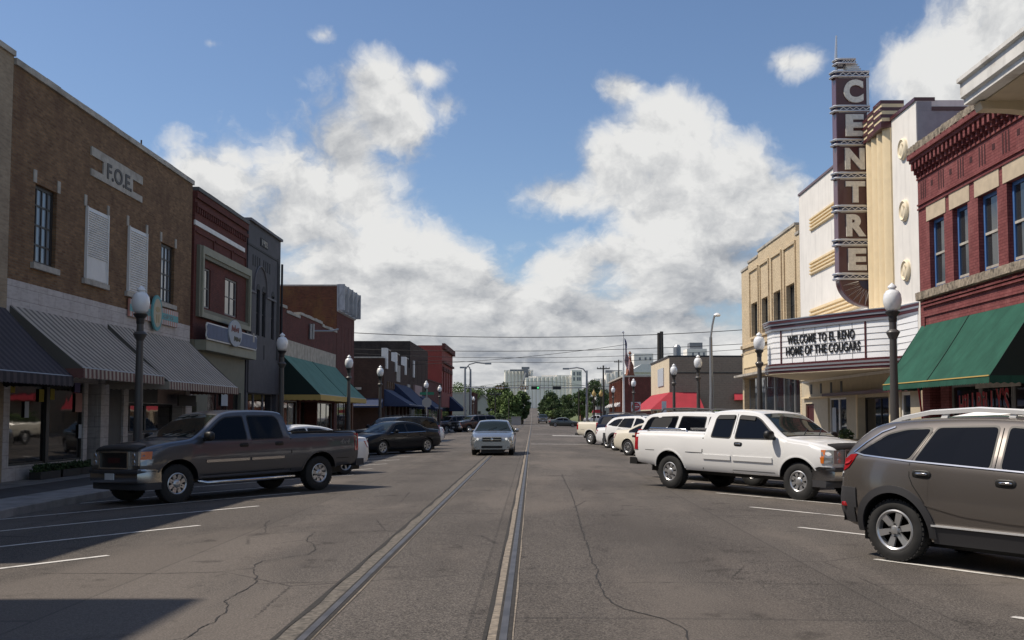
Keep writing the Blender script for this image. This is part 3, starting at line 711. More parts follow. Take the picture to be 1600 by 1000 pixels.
# awnings
ua1 = fr.u(163, 505)
awning(fr, 0.15, ua1-0.05, fr.v(10,475.5), at_x(126,575,XL+1.9).z, 1.9, 'wide grey striped awning above the shop window with the reflection', 'awning', 'awnings of the left side', M['stripe'], M['canvas_side'], M['stripe2'], 0.26, wav=0.01)
awning(fr, ua1+0.25, W1-0.15, fr.v(170,506), 2.72, 1.95, 'grey striped awning with red-edged valance, behind the first lamp post', 'awning', 'awnings of the left side', M['stripe'], M['canvas_side'], M['stripe2'], 0.26, wav=0.01)
# flower shop sign
M['signstripe'] = striped('pink_striped_board', (0.52,0.50,0.47), (0.52,0.25,0.20), 0.22, 0.6)
M['teal'] = mat('teal_board', (0.13,0.36,0.37), 0.7)
s0, s1 = fr.u(197.6,480), fr.u(274,498); v1 = fr.v(197.6,466); v0 = fr.v(197.6,493.5)
sg = root_at('shop_sign', fr.p((s0+s1)/2, v0, 0.06), 'pink and teal striped FLOWERS GIFTS sign with a round centre badge', 'sign')
part(lambda mb: fr.box(mb, s0, s1, v0, v1, 0.04, 0.10), 'board', M['signstripe'], sg)
vm = (v0+v1)/2; hh = (v1-v0)
part(lambda mb: fr.box(mb, s0+0.02, s1-0.02, vm-hh*.2, vm+hh*.2, 0.10, 0.112), 'teal_band', M['teal'], sg)
um, vmm = fr.uv(238.5, 489)
part(lambda mb: (text(mb, fr, 'FLOWERS', s0+0.3, um-0.45, vm-hh*.12, vm+hh*.12, 0.112, 0.006, 0.01), text(mb, fr, 'GIFTS', um+0.75, s1-0.55, vm-hh*.12, vm+hh*.12, 0.112, 0.006, 0.01)), 'lettering', M['gray_frame'], sg)
def oval(mb, fr, u, v, ru, rv, w0, w1, n=28): mb.prism([fr.p(u+ru*math.cos(i*2*math.pi/n), v+rv*math.sin(i*2*math.pi/n), w0) for i in range(n)], fr.W*(w1-w0))
bd = part(lambda mb: oval(mb, fr, um, vmm, 0.47, 0.62, 0.113, 0.17), 'badge', M['teal'], sg)
part(lambda mb: oval(mb, fr, um, vmm, 0.37, 0.50, 0.171, 0.18), 'badge_face', M['creamd'], bd)
part(lambda mb: (oval(mb, fr, um, vmm+0.12, 0.2, 0.10, 0.18, 0.186), oval(mb, fr, um-0.08, vmm-0.2, 0.07, 0.16, 0.18, 0.186), oval(mb, fr, um+0.12, vmm-0.18, 0.05, 0.16, 0.18, 0.186)), 'emblem', mat('pale_gold_emblem', (0.42,0.33,0.18), 0.7), bd)
# hanging board under the second awning
hb = root_at('hanging_sign', fr.p(fr.u(272,607), 2.0, 0.5), 'small dark wooden board hanging below the striped awning', 'sign')
part(lambda mb: fr.box(mb, fr.u(258,607), fr.u(286,607), 2.02, 2.42, 0.45, 0.5), 'board', M['wood'], hb)
# planters of dark shrubs along the base of the shop window
def leafball(mb, c, r, n, size, rnd, squash=0.8):
    for _ in range(n):
        d = Vector((rnd.gauss(0,1), rnd.gauss(0,1), rnd.gauss(0,1))).normalized()*r*(rnd.random()**0.35)
        p = Vector(c) + Vector((d.x, d.y, d.z*squash)); a = Vector((rnd.gauss(0,1), rnd.gauss(0,1), rnd.gauss(0,1))).normalized(); bb = a.cross(Vector((rnd.gauss(0,1), rnd.gauss(0,1), rnd.gauss(0,1)))).normalized()
        s_ = size*rnd.uniform(0.6, 1.3); mb.poly([p-a*s_-bb*s_*.3, p+bb*s_*.5, p+a*s_, p-bb*s_*.5])
rnd = random.Random(11)
for k, (px, wd, txt) in enumerate(((52, 1.25, 'long planter of dark shrubs at the base of the shop window, nearest of three'), (84, 1.3, 'middle planter of dark shrubs under the shop window'), (116, 1.35, 'planter of dark shrubs beside the glass shop door'))):
    u_ = fr.u(px, 735); r_ = root_at('planter', fr.p(u_, 0.0, 0.35), txt, 'planter', 'planters along the shop window')
    part(lambda mb: fr.box(mb, u_-wd/2, u_+wd/2, 0.005, 0.20, 0.2, 0.5), 'trough', M['wood'], r_)
    def f(mb):
        for i in range(7): leafball(mb, fr.p(u_-wd/2+wd*(i+.5)/7, 0.27, 0.35), 0.16, 90, 0.05, rnd)
    part(f, 'foliage', M['leafd'], r_)

# --- dark red brick shop with the olive window surround
fr = left_fr(300); W2 = fr.u(384.5, 450); zt = fr.v(384,350)
b = bldg(fr, W2, 'dark red brick shop with olive window surround and blue sign', name='brick_building')
vl1 = fr.v(303,530); vl0 = fr.v(303,539)
fu = (fr.u(310,430), fr.u(387,460)-0.02); fv = (fr.v(309,495), fr.v(310,383))
iu = (fr.u(318,430), fr.u(381,460)); iv = (fv[0]+0.35, fv[1]-0.42)
wa = (fr.u(318,430), fr.u(329,430)); wb = (fr.u(352,430), fr.u(371,430))
vs_ = (fr.v(324,660), fr.v(324,610)); su = (fr.u(324,640), fr.u(376,640))
hs = [(wa[0], wa[1], iv[0]+0.1, iv[1]-0.35, 0.12), (wb[0], wb[1], iv[0]+0.1, iv[1]-0.35, 0.12)]
part(lambda mb: wall(mb, fr, 0.01, W2-0.01, vl1, zt, hs), 'upper_wall', M['red_brick'], b)
part(lambda mb: wall(mb, fr, 0.01, W2-0.01, 0, vl1-0.003, [(su[0], su[1], 0.85, vs_[1], 0.2), (fr.u(296,650)+0.2, fr.u(307,650), 0.0, fr.v(300,628), 0.3)]), 'ground_floor_wall', M['olive'], b)
coping(fr, b, 0, W2, zt, 0.14, 0.14, M['dark_panel'], 1.2, 0.03)
def f(mb):
    n = 26; z0 = fr.v(302,329); z1 = fr.v(302,320)
    for i in range(n): u = 0.1+(W2-0.2)*i/n; fr.box(mb, u, u+0.12, z0, z1, 0.0, 0.07)
    fr.box(mb, 0.02, W2-0.02, z1+0.002, z1+0.16, 0, 0.10)
    fr.box(mb, 0.02, W2-0.02, z1+0.34, zt-0.004, 0, 0.09)
    for (a, c) in ((0.1, 2.4), (2.6, 4.9), (5.1, W2-0.2)):
        t = fr.v(303,360); 
        fr.box(mb, a, c, t-0.03, t+0.04, 0, 0.05); fr.box(mb, c-0.06, c, t-0.75, t-0.032, 0, 0.05)
part(f, 'cornice', M['red_brick'], b)
part(lambda mb: fr.box(mb, fr.u(303,345), fr.u(381,385), fr.v(303,350.5), fr.v(303,343), 0, 0.06), 'stone_band', M['white_paint'], b)
def f(mb):
    d = 0.13
    fr.box(mb, fu[0]-0.25, fu[0]+0.17, fv[0], fv[1], 0, d); fr.box(mb, fu[1]-0.3, fu[1], fv[0], fv[1], 0, d)
    fr.box(mb, fu[0]+0.172, fu[1]-0.302, fv[1]-0.45, fv[1], 0, d); fr.box(mb, fu[0]+0.172, fu[1]-0.302, fv[0], fv[0]+0.35, 0, d)
part(f, 'window_surround', M['olive'], b)
def f(mb):
    d0, d1 = 0.13, 0.19
    fr.box(mb, fu[0]+0.0, fu[0]+0.17, fv[0], fv[1], d0+.002, d1); fr.box(mb, fu[1]-0.2, fu[1], fv[0], fv[1], d0+.002, d1)
    fr.box(mb, fu[0]+0.172, fu[1]-0.202, fv[1]-0.3, fv[1], d0+.002, d1); fr.box(mb, fu[0]+0.172, fu[1]-0.202, fv[0], fv[0]+0.2, d0+.002, d1)
part(f, 'surround_moulding', M['olive_light'], b)
for a, c in (wa, wb): window(fr, a, c, iv[0]+0.1, iv[1]-0.35, 0.115, b, M['gray_frame'], M['glass'], 2 if c-a > 1 else 1, 2, 0.07)
window(fr, su[0], su[1], 0.85, vs_[1], 0.2, b, M['dark_frame'], M['glass_dark'], 3, 1, 0.06, 'shop_window')
window(fr, fr.u(296,650)+0.2, fr.u(307,650), 0.02, fr.v(300,628), 0.3, b, M['olive_light'], M['glass_dark'], 1, 1, 0.08, 'door')
part(lambda mb: fr.box(mb, 0.3, W2+0.25, vl0-0.18, vl1, 0, 0.45), 'ledge', M['olive_light'], b)
part(lambda mb: fr.box(mb, fr.u(350,620), fr.u(360,620), fr.v(350,634), fr.v(350,611), -0.12, -0.11), 'window_notice', M['n2'], b)
M['bluesign'] = mat('slate_blue_board', (0.115,0.14,0.21), 0.7, var=0.12)
s0, s1 = fr.u(298,515), fr.u(383,535); v0, v1 = fr.v(298,529), fr.v(298,502)
s0 = max(s0, 0.0)
sg = root_at('shop_sign', fr.p((s0+s1)/2, v0, 0.46), 'long slate blue shop sign with a white oval above the pale ledge', 'sign')
def notched(mb, a, c, lo, hi, w0, w1):
    q = 0.12; pts = [(a+q,lo),(c-q,lo),(c,lo+q),(c-0.06,(lo+hi)/2),(c,hi-q),(c-q,hi),(a+q,hi),(a,hi-q),(a+0.06,(lo+hi)/2),(a,lo+q)]
    mb.prism([fr.p(u, v, w0) for u, v in pts], fr.W*(w1-w0))
part(lambda mb: notched(mb, s0, s1, v0, v1, 0.50, 0.545), 'border', M['white_paint'], sg)
part(lambda mb: notched(mb, s0+0.04, s1-0.04, v0+0.05, v1-0.05, 0.546, 0.56), 'board', M['bluesign'], sg)
part(lambda mb: fr.box(mb, s1-0.75, s1-0.5, v0+0.35, v0+0.75, 0.56, 0.566), 'white_patch', M['stone'], sg)
um, vm = fr.uv(345.5, 521)
bd = part(lambda mb: oval(mb, fr, um, vm, 0.95, 0.56, 0.561, 0.62), 'oval_badge', M['n2'], sg)
M['rosy'] = mat('rose_lettering', (0.30,0.14,0.12), 0.7)
def scrawl(mb, u0, u1, v, h, seed):
    rn_ = random.Random(seed); n = 34
    pts = [fr.p(u0+(u1-u0)*i/n+0.03*math.sin(i*1.3), v+h*abs(math.sin(i*1.15))*rn_.uniform(.4, 1), 0.632) for i in range(n+1)]
    mb.tube(pts, 0.022, 5)
part(lambda mb: scrawl(mb, um-0.6, um+0.4, vm+0.04, 0.28, 2), 'script_lettering', M['rosy'], bd)
part(lambda mb: scrawl(mb, um-0.25, um+0.65, vm-0.34, 0.24, 5), 'script_lettering', M['olive'], bd)

# --- charcoal painted narrow building
fr = left_fr(385); W3 = fr.u(437, 500); zt = fr.v(437,377)
b = bldg(fr, W3, 'narrow charcoal painted building with arched upper window and year plaque', name='painted_building')
uc, va = fr.uv(407.7, 417); aw = (fr.u(417.5,480)-fr.u(397.5,480))/2
vsp = fr.v(402, 452); vsb = fr.v(402, 524)
sl_ = [(fr.u(389,480), fr.u(393.5,480)), (fr.u(400.5,480), fr.u(406,480)), (fr.u(409.5,480), fr.u(415,480)), (fr.u(424,480), fr.u(428.5,480))]
vg = fr.v(386,612)
part(lambda mb: wall(mb, fr, 0.01, W3-0.01, 0, zt, [(a, c, vsb, vsp, 0.15) for a, c in sl_] + [(0.35, W3-0.5, 0.6, vg, 0.3)], 0.3), 'wall', M['gray_paint'], b)
coping(fr, b, 0, W3, zt, 0.12, 0.12, M['gray_light'], 1.0)
for a, c in sl_: window(fr, a, c, vsb, vsp, 0.14, b, M['gray_dark'], M['glass'], 1, 2, 0.05)
def f(mb):
    for a, c in sl_:      # arched heads above the openings
        n = 8; m_ = (a+c)/2; r_ = (c-a)/2
        mb.prism([fr.p(m_+r_*math.cos(math.pi*i/n), vsp+r_*0.9*math.sin(math.pi*i/n), 0.002) for i in range(n+1)], fr.W*0.012)
    n = 9; t = fr.v(396, 401)
    for i in range(9):
        u = fr.u(396,395)+(fr.u(422,405)-fr.u(396,395))*i/8
        if i != 4: fr.box(mb, u-0.10, u+0.06, t-0.42, t+0.1, 0.002, 0.014)
    fr.box(mb, fr.u(387,380), fr.u(434,380), fr.v(387,379)-0.06, fr.v(387,379)+0.03, 0.002, 0.03)
    fr.box(mb, fr.u(407,380), fr.u(418,380), fr.v(407,384), fr.v(407,371), 0.002, 0.03)
    fr.box(mb, fr.u(433,450), fr.u(436,450), vsb-1, zt-1.0, 0.002, 0.02)
    for v in (4.1, 3.55, 3.0): fr.box(mb, 0.3, W3-0.3, v-0.04, v+0.03, 0.002, 0.03)
    fr.box(mb, W3/2-0.03, W3/2+0.03, 4.4, vsb-0.4, 0.002, 0.02)
part(f, 'recessed_detail', M['gray_dark'], b)
def f(mb):
    pts = []; r_ = aw
    for i in range(17): a = math.pi*i/16; pts.append((uc+r_*math.cos(a), va-r_+r_*math.sin(a)*1.0))
    path = [(uc+r_, vsp-0.2)] + pts + [(uc-r_, vsp-0.2)]
    mb.tube([fr.p(u, v, 0.02) for u, v in path], 0.05, 6)
    fr.box(mb, fr.u(416,470), fr.u(431,470), vsp-0.25, vsp-0.15, 0, 0.05); fr.box(mb, fr.u(387,470), fr.u(399,470), vsp-0.25, vsp-0.15, 0, 0.05)
part(f, 'arch_moulding', M['gray_light'], b)
part(lambda mb: text(mb, fr, '1902', fr.u(408,380)+0.05, fr.u(417,380), fr.v(407,382.5), fr.v(407,373), 0.03, 0.02, 0.02), 'year_lettering', M['stone'], b)
part(lambda mb: (fr.box(mb, 0.2, W3-0.1, 2.75, 4.35, 0.0, 0.05)), 'timber_panel', M['gray_paint'], b)
for i in range(3):
    a = 0.4+i*(W3-0.9)/3; window(fr, a, a+(W3-0.9)/3-0.04, 0.6, vg, 0.28, b, M['gray_light'], M['glass_dark'], 1, 1, 0.06, 'shop_window')
part(lambda mb: mb.tube([fr.p(W3-0.12, 0.1, 0.12), fr.p(W3-0.12, zt-1.2, 0.12)], 0.06, 8), 'downpipe', M['gray_dark'], b)

# --- low brick shop with broken parapet and faded green awning
fr = left_fr(437.5); W4 = fr.u(525.5, 560)
b = bldg(fr, W4, 'low dark brick shop with a jagged stepped parapet', name='brick_building')
st = [(436.5,447,480),(447,468,493),(468,503,499),(503,525,515)]
vb0 = fr.v(449,551.5); vb1 = fr.v(449,531)
us_ = [(fr.u(a,520), fr.u(c,520), fr.v((a+c)/2, y)) for a, c, y in st]
us_[0] = (0.01, us_[0][1], us_[0][2]); us_[-1] = (us_[-1][0], W4-0.01, us_[-1][2])
vv = min(s[2] for s in us_)-0.05
part(lambda mb: (wall(mb, fr, 0.01, W4-0.01, 0, vv, [(0.5, W4*0.30, 0.5, 2.5, 0.2), (W4*0.32, W4*0.60, 0.02, 2.5, 0.8), (W4*0.62, W4-0.6, 0.5, 2.5, 0.2)]), [fr.box(mb, a, c, vv+0.001, z, -0.4, 0) for a, c, z in us_]), 'wall', M['red_brick'], b)
for i, (a, c, z) in enumerate(us_): coping(fr, b, a, c, z, 0.13, 0.05, M['stone'], 0.5, 0.06)
M['marble'] = mat('streaked_marble_band', (0.42,0.37,0.30), 0.7, var=0.25, vs=3, streak=0.7)
part(lambda mb: fr.box(mb, 0.15, fr.u(523.5,560), vb0-0.9, vb1, 0, 0.05), 'sign_band', M['marble'], b)
window(fr, 0.5, W4*0.30, 0.5, 2.5, 0.2, b, M['alu'], M['glass_dark'], 2, 1, 0.06, 'shop_window')
window(fr, W4*0.62, W4-0.6, 0.5, 2.5, 0.2, b, M['alu'], M['glass_dark'], 3, 1, 0.06, 'shop_window')
window(fr, W4*0.32, W4*0.60, 0.02, 2.5, 0.8, b, M['dark_frame'], M['glass_dark'], 2, 1, 0.06, 'door')
part(lambda mb: [mb.tube([fr.p(fr.u(x0,530), fr.v(x0,530)-3+3, 0.1), fr.p(fr.u(x0,530), fr.v(x0,506), 0.12)], 0.09, 6) for x0 in (482, 486)] + [mb.tube([fr.p(fr.u(487,520), fr.v(487,517), 0.1), fr.p(fr.u(495,514), fr.v(487,514), 0.9), fr.p(fr.u(498,514), fr.v(487,510), 1.2)], 0.06, 6)], 'wall_bracket', M['galv'], b)
g = awning(fr, 0.2, W4-0.35, fr.v(443,553), at_x(505,617,XL+2.1).z, 2.1, 'faded green awning with yellow scalloped valance on the low brick shop', 'awning', 'awnings of the left side', M['green_awn_l'], M['green_side'], M['yellow_trim'], 0.30, scal=0.3, wav=0.02, seams=2)

# --- tall red brick with metal cornice
fr = left_fr(525.5); W5 = fr.u(553.5, 500); zt = fr.v(525.5,446)
b = bldg(fr, W5, 'tall rusty red brick building with a pale metal cornice', name='brick_building')
vc = fr.v(525,486)
nw = 4; aw_ = [(W5*(0.14+0.2*i), W5*(0.14+0.2*i)+0.7) for i in range(nw)]
va1 = fr.v(527,506); va0 = fr.v(527,563)
part(lambda mb: wall(mb, fr, 0.01, W5-0.01, 0, zt, [(a, c, va0, va1, 0.3) for a, c in aw_] + [(0.5, W5-0.5, 0.4, 2.8, 0.3)], 0.3), 'wall', M['rust_brick'], b)
part(lambda mb: wall(mb, Fr(fr.p(0,0,0.012), fr.U, fr.W), 0.02, W5-0.02, 3.2, vc, [(a, c, va0, va1, 0.0115) for a, c in aw_], box=False), 'facing', M['red_brick'], b)
for a, c in aw_: window(fr, a, c, va0, va1, 0.28, b, M['gray_frame'], M['glass'], 1, 2, 0.06)
def f(mb):
    prof = [(vc, 0.02), (vc+0.08, 0.14), (vc+0.25, 0.12), (vc+0.9, 0.10), (vc+1.3, 0.30), (zt-0.1, 0.42), (zt+0.1, 0.45), (zt+0.12, 0)]
    mb.prism([fr.p(-0.05, v, w_) for v, w_ in prof], fr.U*(W5+0.1))
    for i in range(5): u = (W5-0.3)*i/4; fr.box(mb, u, u+0.22, vc+0.1, zt+0.14, 0.1, 0.5)
part(f, 'metal_cornice', mat('weathered_zinc', (0.40,0.41,0.43), 0.6, var=0.15, streak=0.6), b)
coping(fr, b, 0, 0.3, zt+0.001, 0.10, 0.02, M['stone'], depth=11)
window(fr, 0.5, W5-0.5, 0.4, 2.8, 0.3, b, M['dark_frame'], M['glass_dark'], 3, 1, 0.07, 'shop_window')

# --- across the side street: brown low block with blue awnings
fr = Fr((XL, 91, 0), (0,1,0), (1,0,0)); W6 = 19.0; zt = fr.v(602,560)
b = bldg(fr, W6, 'low brown brick corner block with white capped parapet and blue awnings', name='brick_building')
M['brownb'] = brick('dark_brown_brick', (0.085,0.042,0.03), (0.065,0.035,0.026), (0.07,0.05,0.04))
part(lambda mb: wall(mb, fr, 0, W6, 0, zt, [(1+3.1*i, 3.4+3.1*i, 0.5, 2.7, 0.3) for i in range(6)], back=14), 'wall', M['brownb'], b)
for i in range(6): window(fr, 1+3.1*i, 3.4+3.1*i, 0.5, 2.7, 0.3, b, M['alu'], M['glass_dark'], 2, 1, 0.08, 'shop_window')
for i, px in enumerate((602, 617, 632, 645)):
    u_ = fr.u(px, 560); 
    part(lambda mb: fr.box(mb, u_, u_+1.0, zt-0.9, zt+0.95, -0.35, 0.12), 'parapet_pier', M['white_paint'], b)
    if i < 3:
        part(lambda mb: fr.box(mb, u_+1.01, u_+3.3, zt, zt+0.85, -0.3, 0.0), 'parapet_wall', M['brownb'], b)
        coping(fr, b, u_+1.01, u_+3.3, zt+0.85, 0.1, 0.05, M['stone'])
def f(mb):
    for i in range(9): fr.box(mb, 2.0+i*1.4, 2.35+i*1.4, zt-2.6, zt-2.0, 0, 0.06)
part(f, 'brick_corbels', M['tan_brick'], b)
fs = Fr((XL-14, 91, 0), (1,0,0), (0,-1,0))
part(lambda mb: fs.box(mb, 0, 13.9, zt+0.0, zt+0.12, -0.3, 0.06), 'side_coping', M['stone'], b)
part(lambda mb: fs.box(mb, 6, 12.0, 4.0, 4.2, 0, 0.12), 'side_light_bar', M['stone'], b)
for i in range(4): part(lambda mb: fs.box(mb, 1.5+i*3.2, 1.6+i*3.2, 0, 2.7, 0, 0.08), 'side_post', M['stone'], b)
awning(fs, 1.0, 13.95, 3.2, 2.55, 1.6, 'low blue canopy along the side wall of the corner block', 'awning', 'blue awnings', M['blue_awn'], M['blue_awn'], M['blue_awn'], 0.16)
awning(fr, 0.1, 6.4, 4.05, 2.65, 2.3, 'nearer blue awning at the street corner, lower and paler', 'awning', 'blue awnings', mat('faded_blue_canvas', (0.05,0.066,0.12), 0.85), M['blue_awn'], M['blue_awn'], 0.15)
awning(fr, 6.6, W6-0.3, 4.8, 2.65, 2.3, 'taller dark blue awning behind the paler one', 'awning', 'blue awnings', M['blue_awn'], M['blue_awn'], M['blue_awn'], 0.15)
part(lambda mb: (fr.box(mb, 8.0, 10.6, 5.0, 6.6, 0, 0.08), fr.box(mb, 16.6, 18.8, 2.9, 5.0, 0, 0.1)), 'sign_board', M['stone'], b)

fr = Fr((XL, 110.01, 0), (0,1,0), (1,0,0)); W7 = 18.8; zt = fr.v(641,533)
b = bldg(fr, W7, 'tall soot-stained dark brick building behind the low brown block', name='brick_building')
hs = [(1.5+i*4.4, 3.2+i*4.4, 5.4, 7.8, 0.3) for i in range(4)]
part(lambda mb: wall(mb, fr, 0, W7, 0, zt, hs+[(1, W7-1, 0.5, 2.8, 0.3)], back=26), 'wall', M['black_brick'], b)
part(lambda mb: wall(mb, Fr(fr.p(0,0,0.02), fr.U, fr.W), 0.02, W7-0.02, 3.1, zt-0.1, [(h[0], h[1], h[2], h[3], 0.019) for h in hs], box=False), 'facing', M['brownb'], b)
for h in hs: window(fr, *h[:4], 0.3, b, M['gray_frame'], M['glass'], 1, 2, 0.1)
window(fr, 1, W7-1, 0.5, 2.8, 0.3, b, M['alu'], M['glass_dark'], 6, 1, 0.1, 'shop_window')
part(lambda mb: (fr.box(mb, 3.5, 10.5, 3.2, 5.1, 0.02, 0.2)), 'sign_board', mat('faded_pink_board', (0.40,0.27,0.25), 0.8), b)
part(lambda mb: Fr((XL-26, 110, 0), (1,0,0), (0,-1,0)).box(mb, 0, 16, zt, zt-0.9+0.9+0.01, -2, 0), 'roof_step', M['black_brick'], b)
awning(fr, 8.0, W7-0.3, 4.1, 2.6, 2.0, 'small dark awning on the sooty brick building', 'awning', 'blue awnings', M['blue_awn'], M['blue_awn'], M['blue_awn'], 0.15)

fr = Fr((XL, 128.9, 0), (0,1,0), (1,0,0)); W8 = 20.0; zt = fr.v(668,594)
b = bldg(fr, W8, 'low dark red brick shop in front of the scarlet wall', name='brick_building')
part(lambda mb: wall(mb, fr, 0, W8, 0, zt, [(1, W8-1, 0.5, 2.9, 0.3)], back=20), 'wall', M['red_brick'], b)
window(fr, 1, W8-1, 0.5, 2.9, 0.3, b, M['alu'], M['glass_dark'], 6, 1, 0.1, 'shop_window')
coping(fr, b, 0, W8, zt, 0.15, 0.1, M['red_brick'], 3)
fr = Fr((XL, 149, 0), (0,1,0), (1,0,0)); W9 = 20.0; zt = fr.v(690,539)
b = bldg(fr, W9, 'tall scarlet red building at the end of the left block', name='red_building')
hs = [(2+i*4.4, 3.8+i*4.4, 5.2, 8.2, 0.3) for i in range(4)]
part(lambda mb: wall(mb, fr, 0, W9, 0, zt, hs+[(1, W9-1, 0.4, 3.0, 0.3)], back=22), 'wall', M['scarlet'], b)
for h in hs: window(fr, *h[:4], 0.3, b, M['red_brick'], M['glass'], 1, 2, 0.12)
part(lambda mb: (fr.box(mb, 0, W9, zt-0.5, zt+0.3, 0, 0.45), fr.box(mb, 0, W9, 9.4, 9.7, 0, 0.3), [fr.box(mb, 1+i*4.4, 4.6+i*4.4, 8.3, 8.9, 0, 0.2) for i in range(4)]), 'cornice', M['red_brick'], b)
window(fr, 1, W9-1, 0.4, 3.0, 0.3, b, M['dark_frame'], M['glass_dark'], 7, 1, 0.1, 'shop_window')
awning(fr, 14.0, 19.8, 4.8, 2.6, 2.4, 'dark blue awning at the far corner of the scarlet building', 'awning', 'blue awnings', M['blue_awn'], M['blue_awn'], M['blue_awn'], 0.2)
# far left, past the second crossing
def plain_house(name, label, x0, x1, y0, y1, h, mw, mr, gable=0.0, wins=(), cat='building', flat=True):
    z0 = gz(0, y0)-0.2 if y0 > 205 else 0.0
    b = root_at(name, ((x0+x1)/2, y0, z0), label, cat); frs = Fr((x0, y0, z0), (1,0,0), (0,-1,0)); W_ = x1-x0
    part(lambda mb: wall(mb, frs, 0, W_, 0, h, [(*q, 0.2) for q in wins], back=y1-y0), 'wall', mw, b)
    for q in wins: window(frs, *q, 0.2, b, M['gray_frame'], M['glass'], 1, 2, 0.08)
    if gable:
        part(lambda mb: mb.prism([frs.p(0.01, h, 0), frs.p(W_-0.01, h, 0), frs.p(W_/2, h+gable, 0)], (0, y1-y0, 0)), 'gable', mw, b)
        part(lambda mb: (mb.prism([frs.p(-0.3, h-0.2, 0.3), frs.p(W_/2, h+gable+0.02, 0.3), frs.p(W_/2, h+gable+0.22, 0.3), frs.p(-0.3, h, 0.3)], (0, y1-y0+0.6, 0)), mb.prism([frs.p(W_+0.3, h-0.2, 0.3), frs.p(W_/2+0.002, h+gable+0.02, 0.3), frs.p(W_/2+0.002, h+gable+0.22, 0.3), frs.p(W_+0.3, h, 0.3)], (0, y1-y0+0.6, 0))), 'roof', mr, b)
    else: part(lambda mb: frs.box(mb, -0.1, W_+0.1, h+0.002, h+0.2, -(y1-y0), 0.1), 'roof', mr, b)
    return b
plain_house('shed', 'pale grey metal shed past the scarlet building', -24, at_y(733,600,214).x, 214, 236, at_y(720,613,214).z-gz(0,214), M['shed'], M['stone'], 0, [(1.5,3,1,2.6),(4.5,6,1,2.6)])
plain_house('brick_building', 'narrow dark red brick building beside the grey shed', at_y(733.5,600,216).x, at_y(740,600,216).x, 216, 232, at_y(735,613,216).z-gz(0,216), M['red_brick'], M['red_brick'])
plain_house('white_house', 'white gabled house left of the dense street trees', at_y(741,620,262).x, at_y(768,620,262).x, 262, 276, at_y(750,631,262).z-gz(0,262), M['shed'], M['roof'], 2.4, [(0.9,1.7,1.0,2.2)])

# ---------------------------------------------------------------- RIGHT SIDE
# building with the deep white eave at the upper right
b = root_at('canopy_building', (XR, 13.0, 0), 'building with a deep white eave on a curved bracket at the upper right', 'building')
fr = Fr((XR, 20, 0), (0,-1,0), (-1,0,0))
tip = at_y(1502, 150, 20.0); ze = at_y(1502, 163, 20.0).z
part(lambda mb: wall(mb, fr, 0.1, 14, 0, ze, [(1.5+3.2*i, 3.8+3.2*i, 0.7, 3.0, 0.3) for i in range(4)]), 'wall', M['cream_wall'], b)
for i in range(4): window(fr, 1.5+3.2*i, 3.8+3.2*i, 0.7, 3.0, 0.3, b, M['alu'], M['glass_dark'], 2, 1, 0.07, 'shop_window')
dx = XR - tip.x
part(lambda mb: (mb.prism([(tip.x+.05,20,ze-0.02),(tip.x+.05,20,ze+0.09),(tip.x-.02,20,ze+0.12),(tip.x-.02,20,ze+0.40),(tip.x-.09,20,ze+0.42),(tip.x-.09,20,ze+0.50),(XR+2,20,ze+1.0),(XR+2,20,ze-0.02)], (0,-14,0))), 'eave', M['eave_paint'], b)
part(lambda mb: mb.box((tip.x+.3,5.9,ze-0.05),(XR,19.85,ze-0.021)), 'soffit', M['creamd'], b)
def fbr(mb, yb_):
    for y in (yb_,):
        pts = [(tip.x+0.25, y, ze-0.05)]; cx, cz = tip.x+0.5, ze-0.05-2.3
        arc = []
        for i in range(15):
            a = math.pi/2*(1-i/14); arc.append((cx+(XR-cx)*0.92*math.cos(a), y, cz+2.15*math.sin(a)))
        pts = [(tip.x+0.2, y, ze-0.052), (tip.x+0.25, y, ze-0.2)] + arc + [(XR-0.01, y, cz-0.2), (XR-0.01, y, ze-0.052)]
        mb.prism(pts, (0, 0.3, 0))
for q in (19.62, 13.2, 6.5): part(lambda mb: fbr(mb, q), 'curved_bracket', M['cream_wall'], b)

# maroon brick tavern
fr = right_fr(1440); Y1 = fr.o.y; W1 = Y1-20.02; zt = fr.v(1434,244)
b = bldg(fr, W1, 'maroon painted brick building with blue window frames', name='brick_building')
vt, vb = fr.v(1455,343), fr.v(1455,452); lt = fr.v(1448,322)
wins = [(fr.u(1453,400), fr.u(1476,390)), (fr.u(1489,380), fr.u(1513,370)), (fr.u(1529,360), fr.u(1559,350)), (fr.u(1574,340), fr.u(1607,330))]
pitch = wins[3][0]-wins[2][0]; wins += [(wins[3][0]+pitch*k, wins[3][1]+pitch*k) for k in (1,2)]
wins = [q for q in wins if q[1] < W1-0.2]
sf0, sf1 = fr.u(1483,630), W1-0.8
part(lambda mb: wall(mb, fr, 0.01, W1, 0, zt, [(a, c, vb, vt, 0.22) for a, c in wins] + [(0.6, fr.u(1470,630), 0.0, 2.75, 1.2), (sf0, sf1, 0.5, fr.v(1560,596), 0.15)], back=16), 'wall', M['maroon_brick'], b)
part(lambda mb: [fr.box(mb, a-0.18, c+0.16, vt+0.002, lt, -0.02, 0.02) for a, c in wins], 'lintel', M['lintel'], b)
def rough_band(mb, u0, u1, v0, v1, w, seed):
    rn_ = random.Random(seed); n = int((u1-u0)/0.12)
    rows = [[fr.p(u0+(u1-u0)*i/n, v, w_+rn_.uniform(-.025,.035)) if 0 < k < 3 else fr.p(u0+(u1-u0)*i/n, v, 0) for i in range(n+1)] for k, (v, w_) in enumerate(((v0-0.02, 0), (v0, w), (v1, w), (v1+0.04, 0)))]
    mb.grid(rows)
M['rough'] = mat('rough_stone', (0.27,0.225,0.17), 0.95, var=0.4, vs=9, dirt=(0.07,0.06,0.05), dscale=6, damt=0.9, bump=0.8, bs=20)
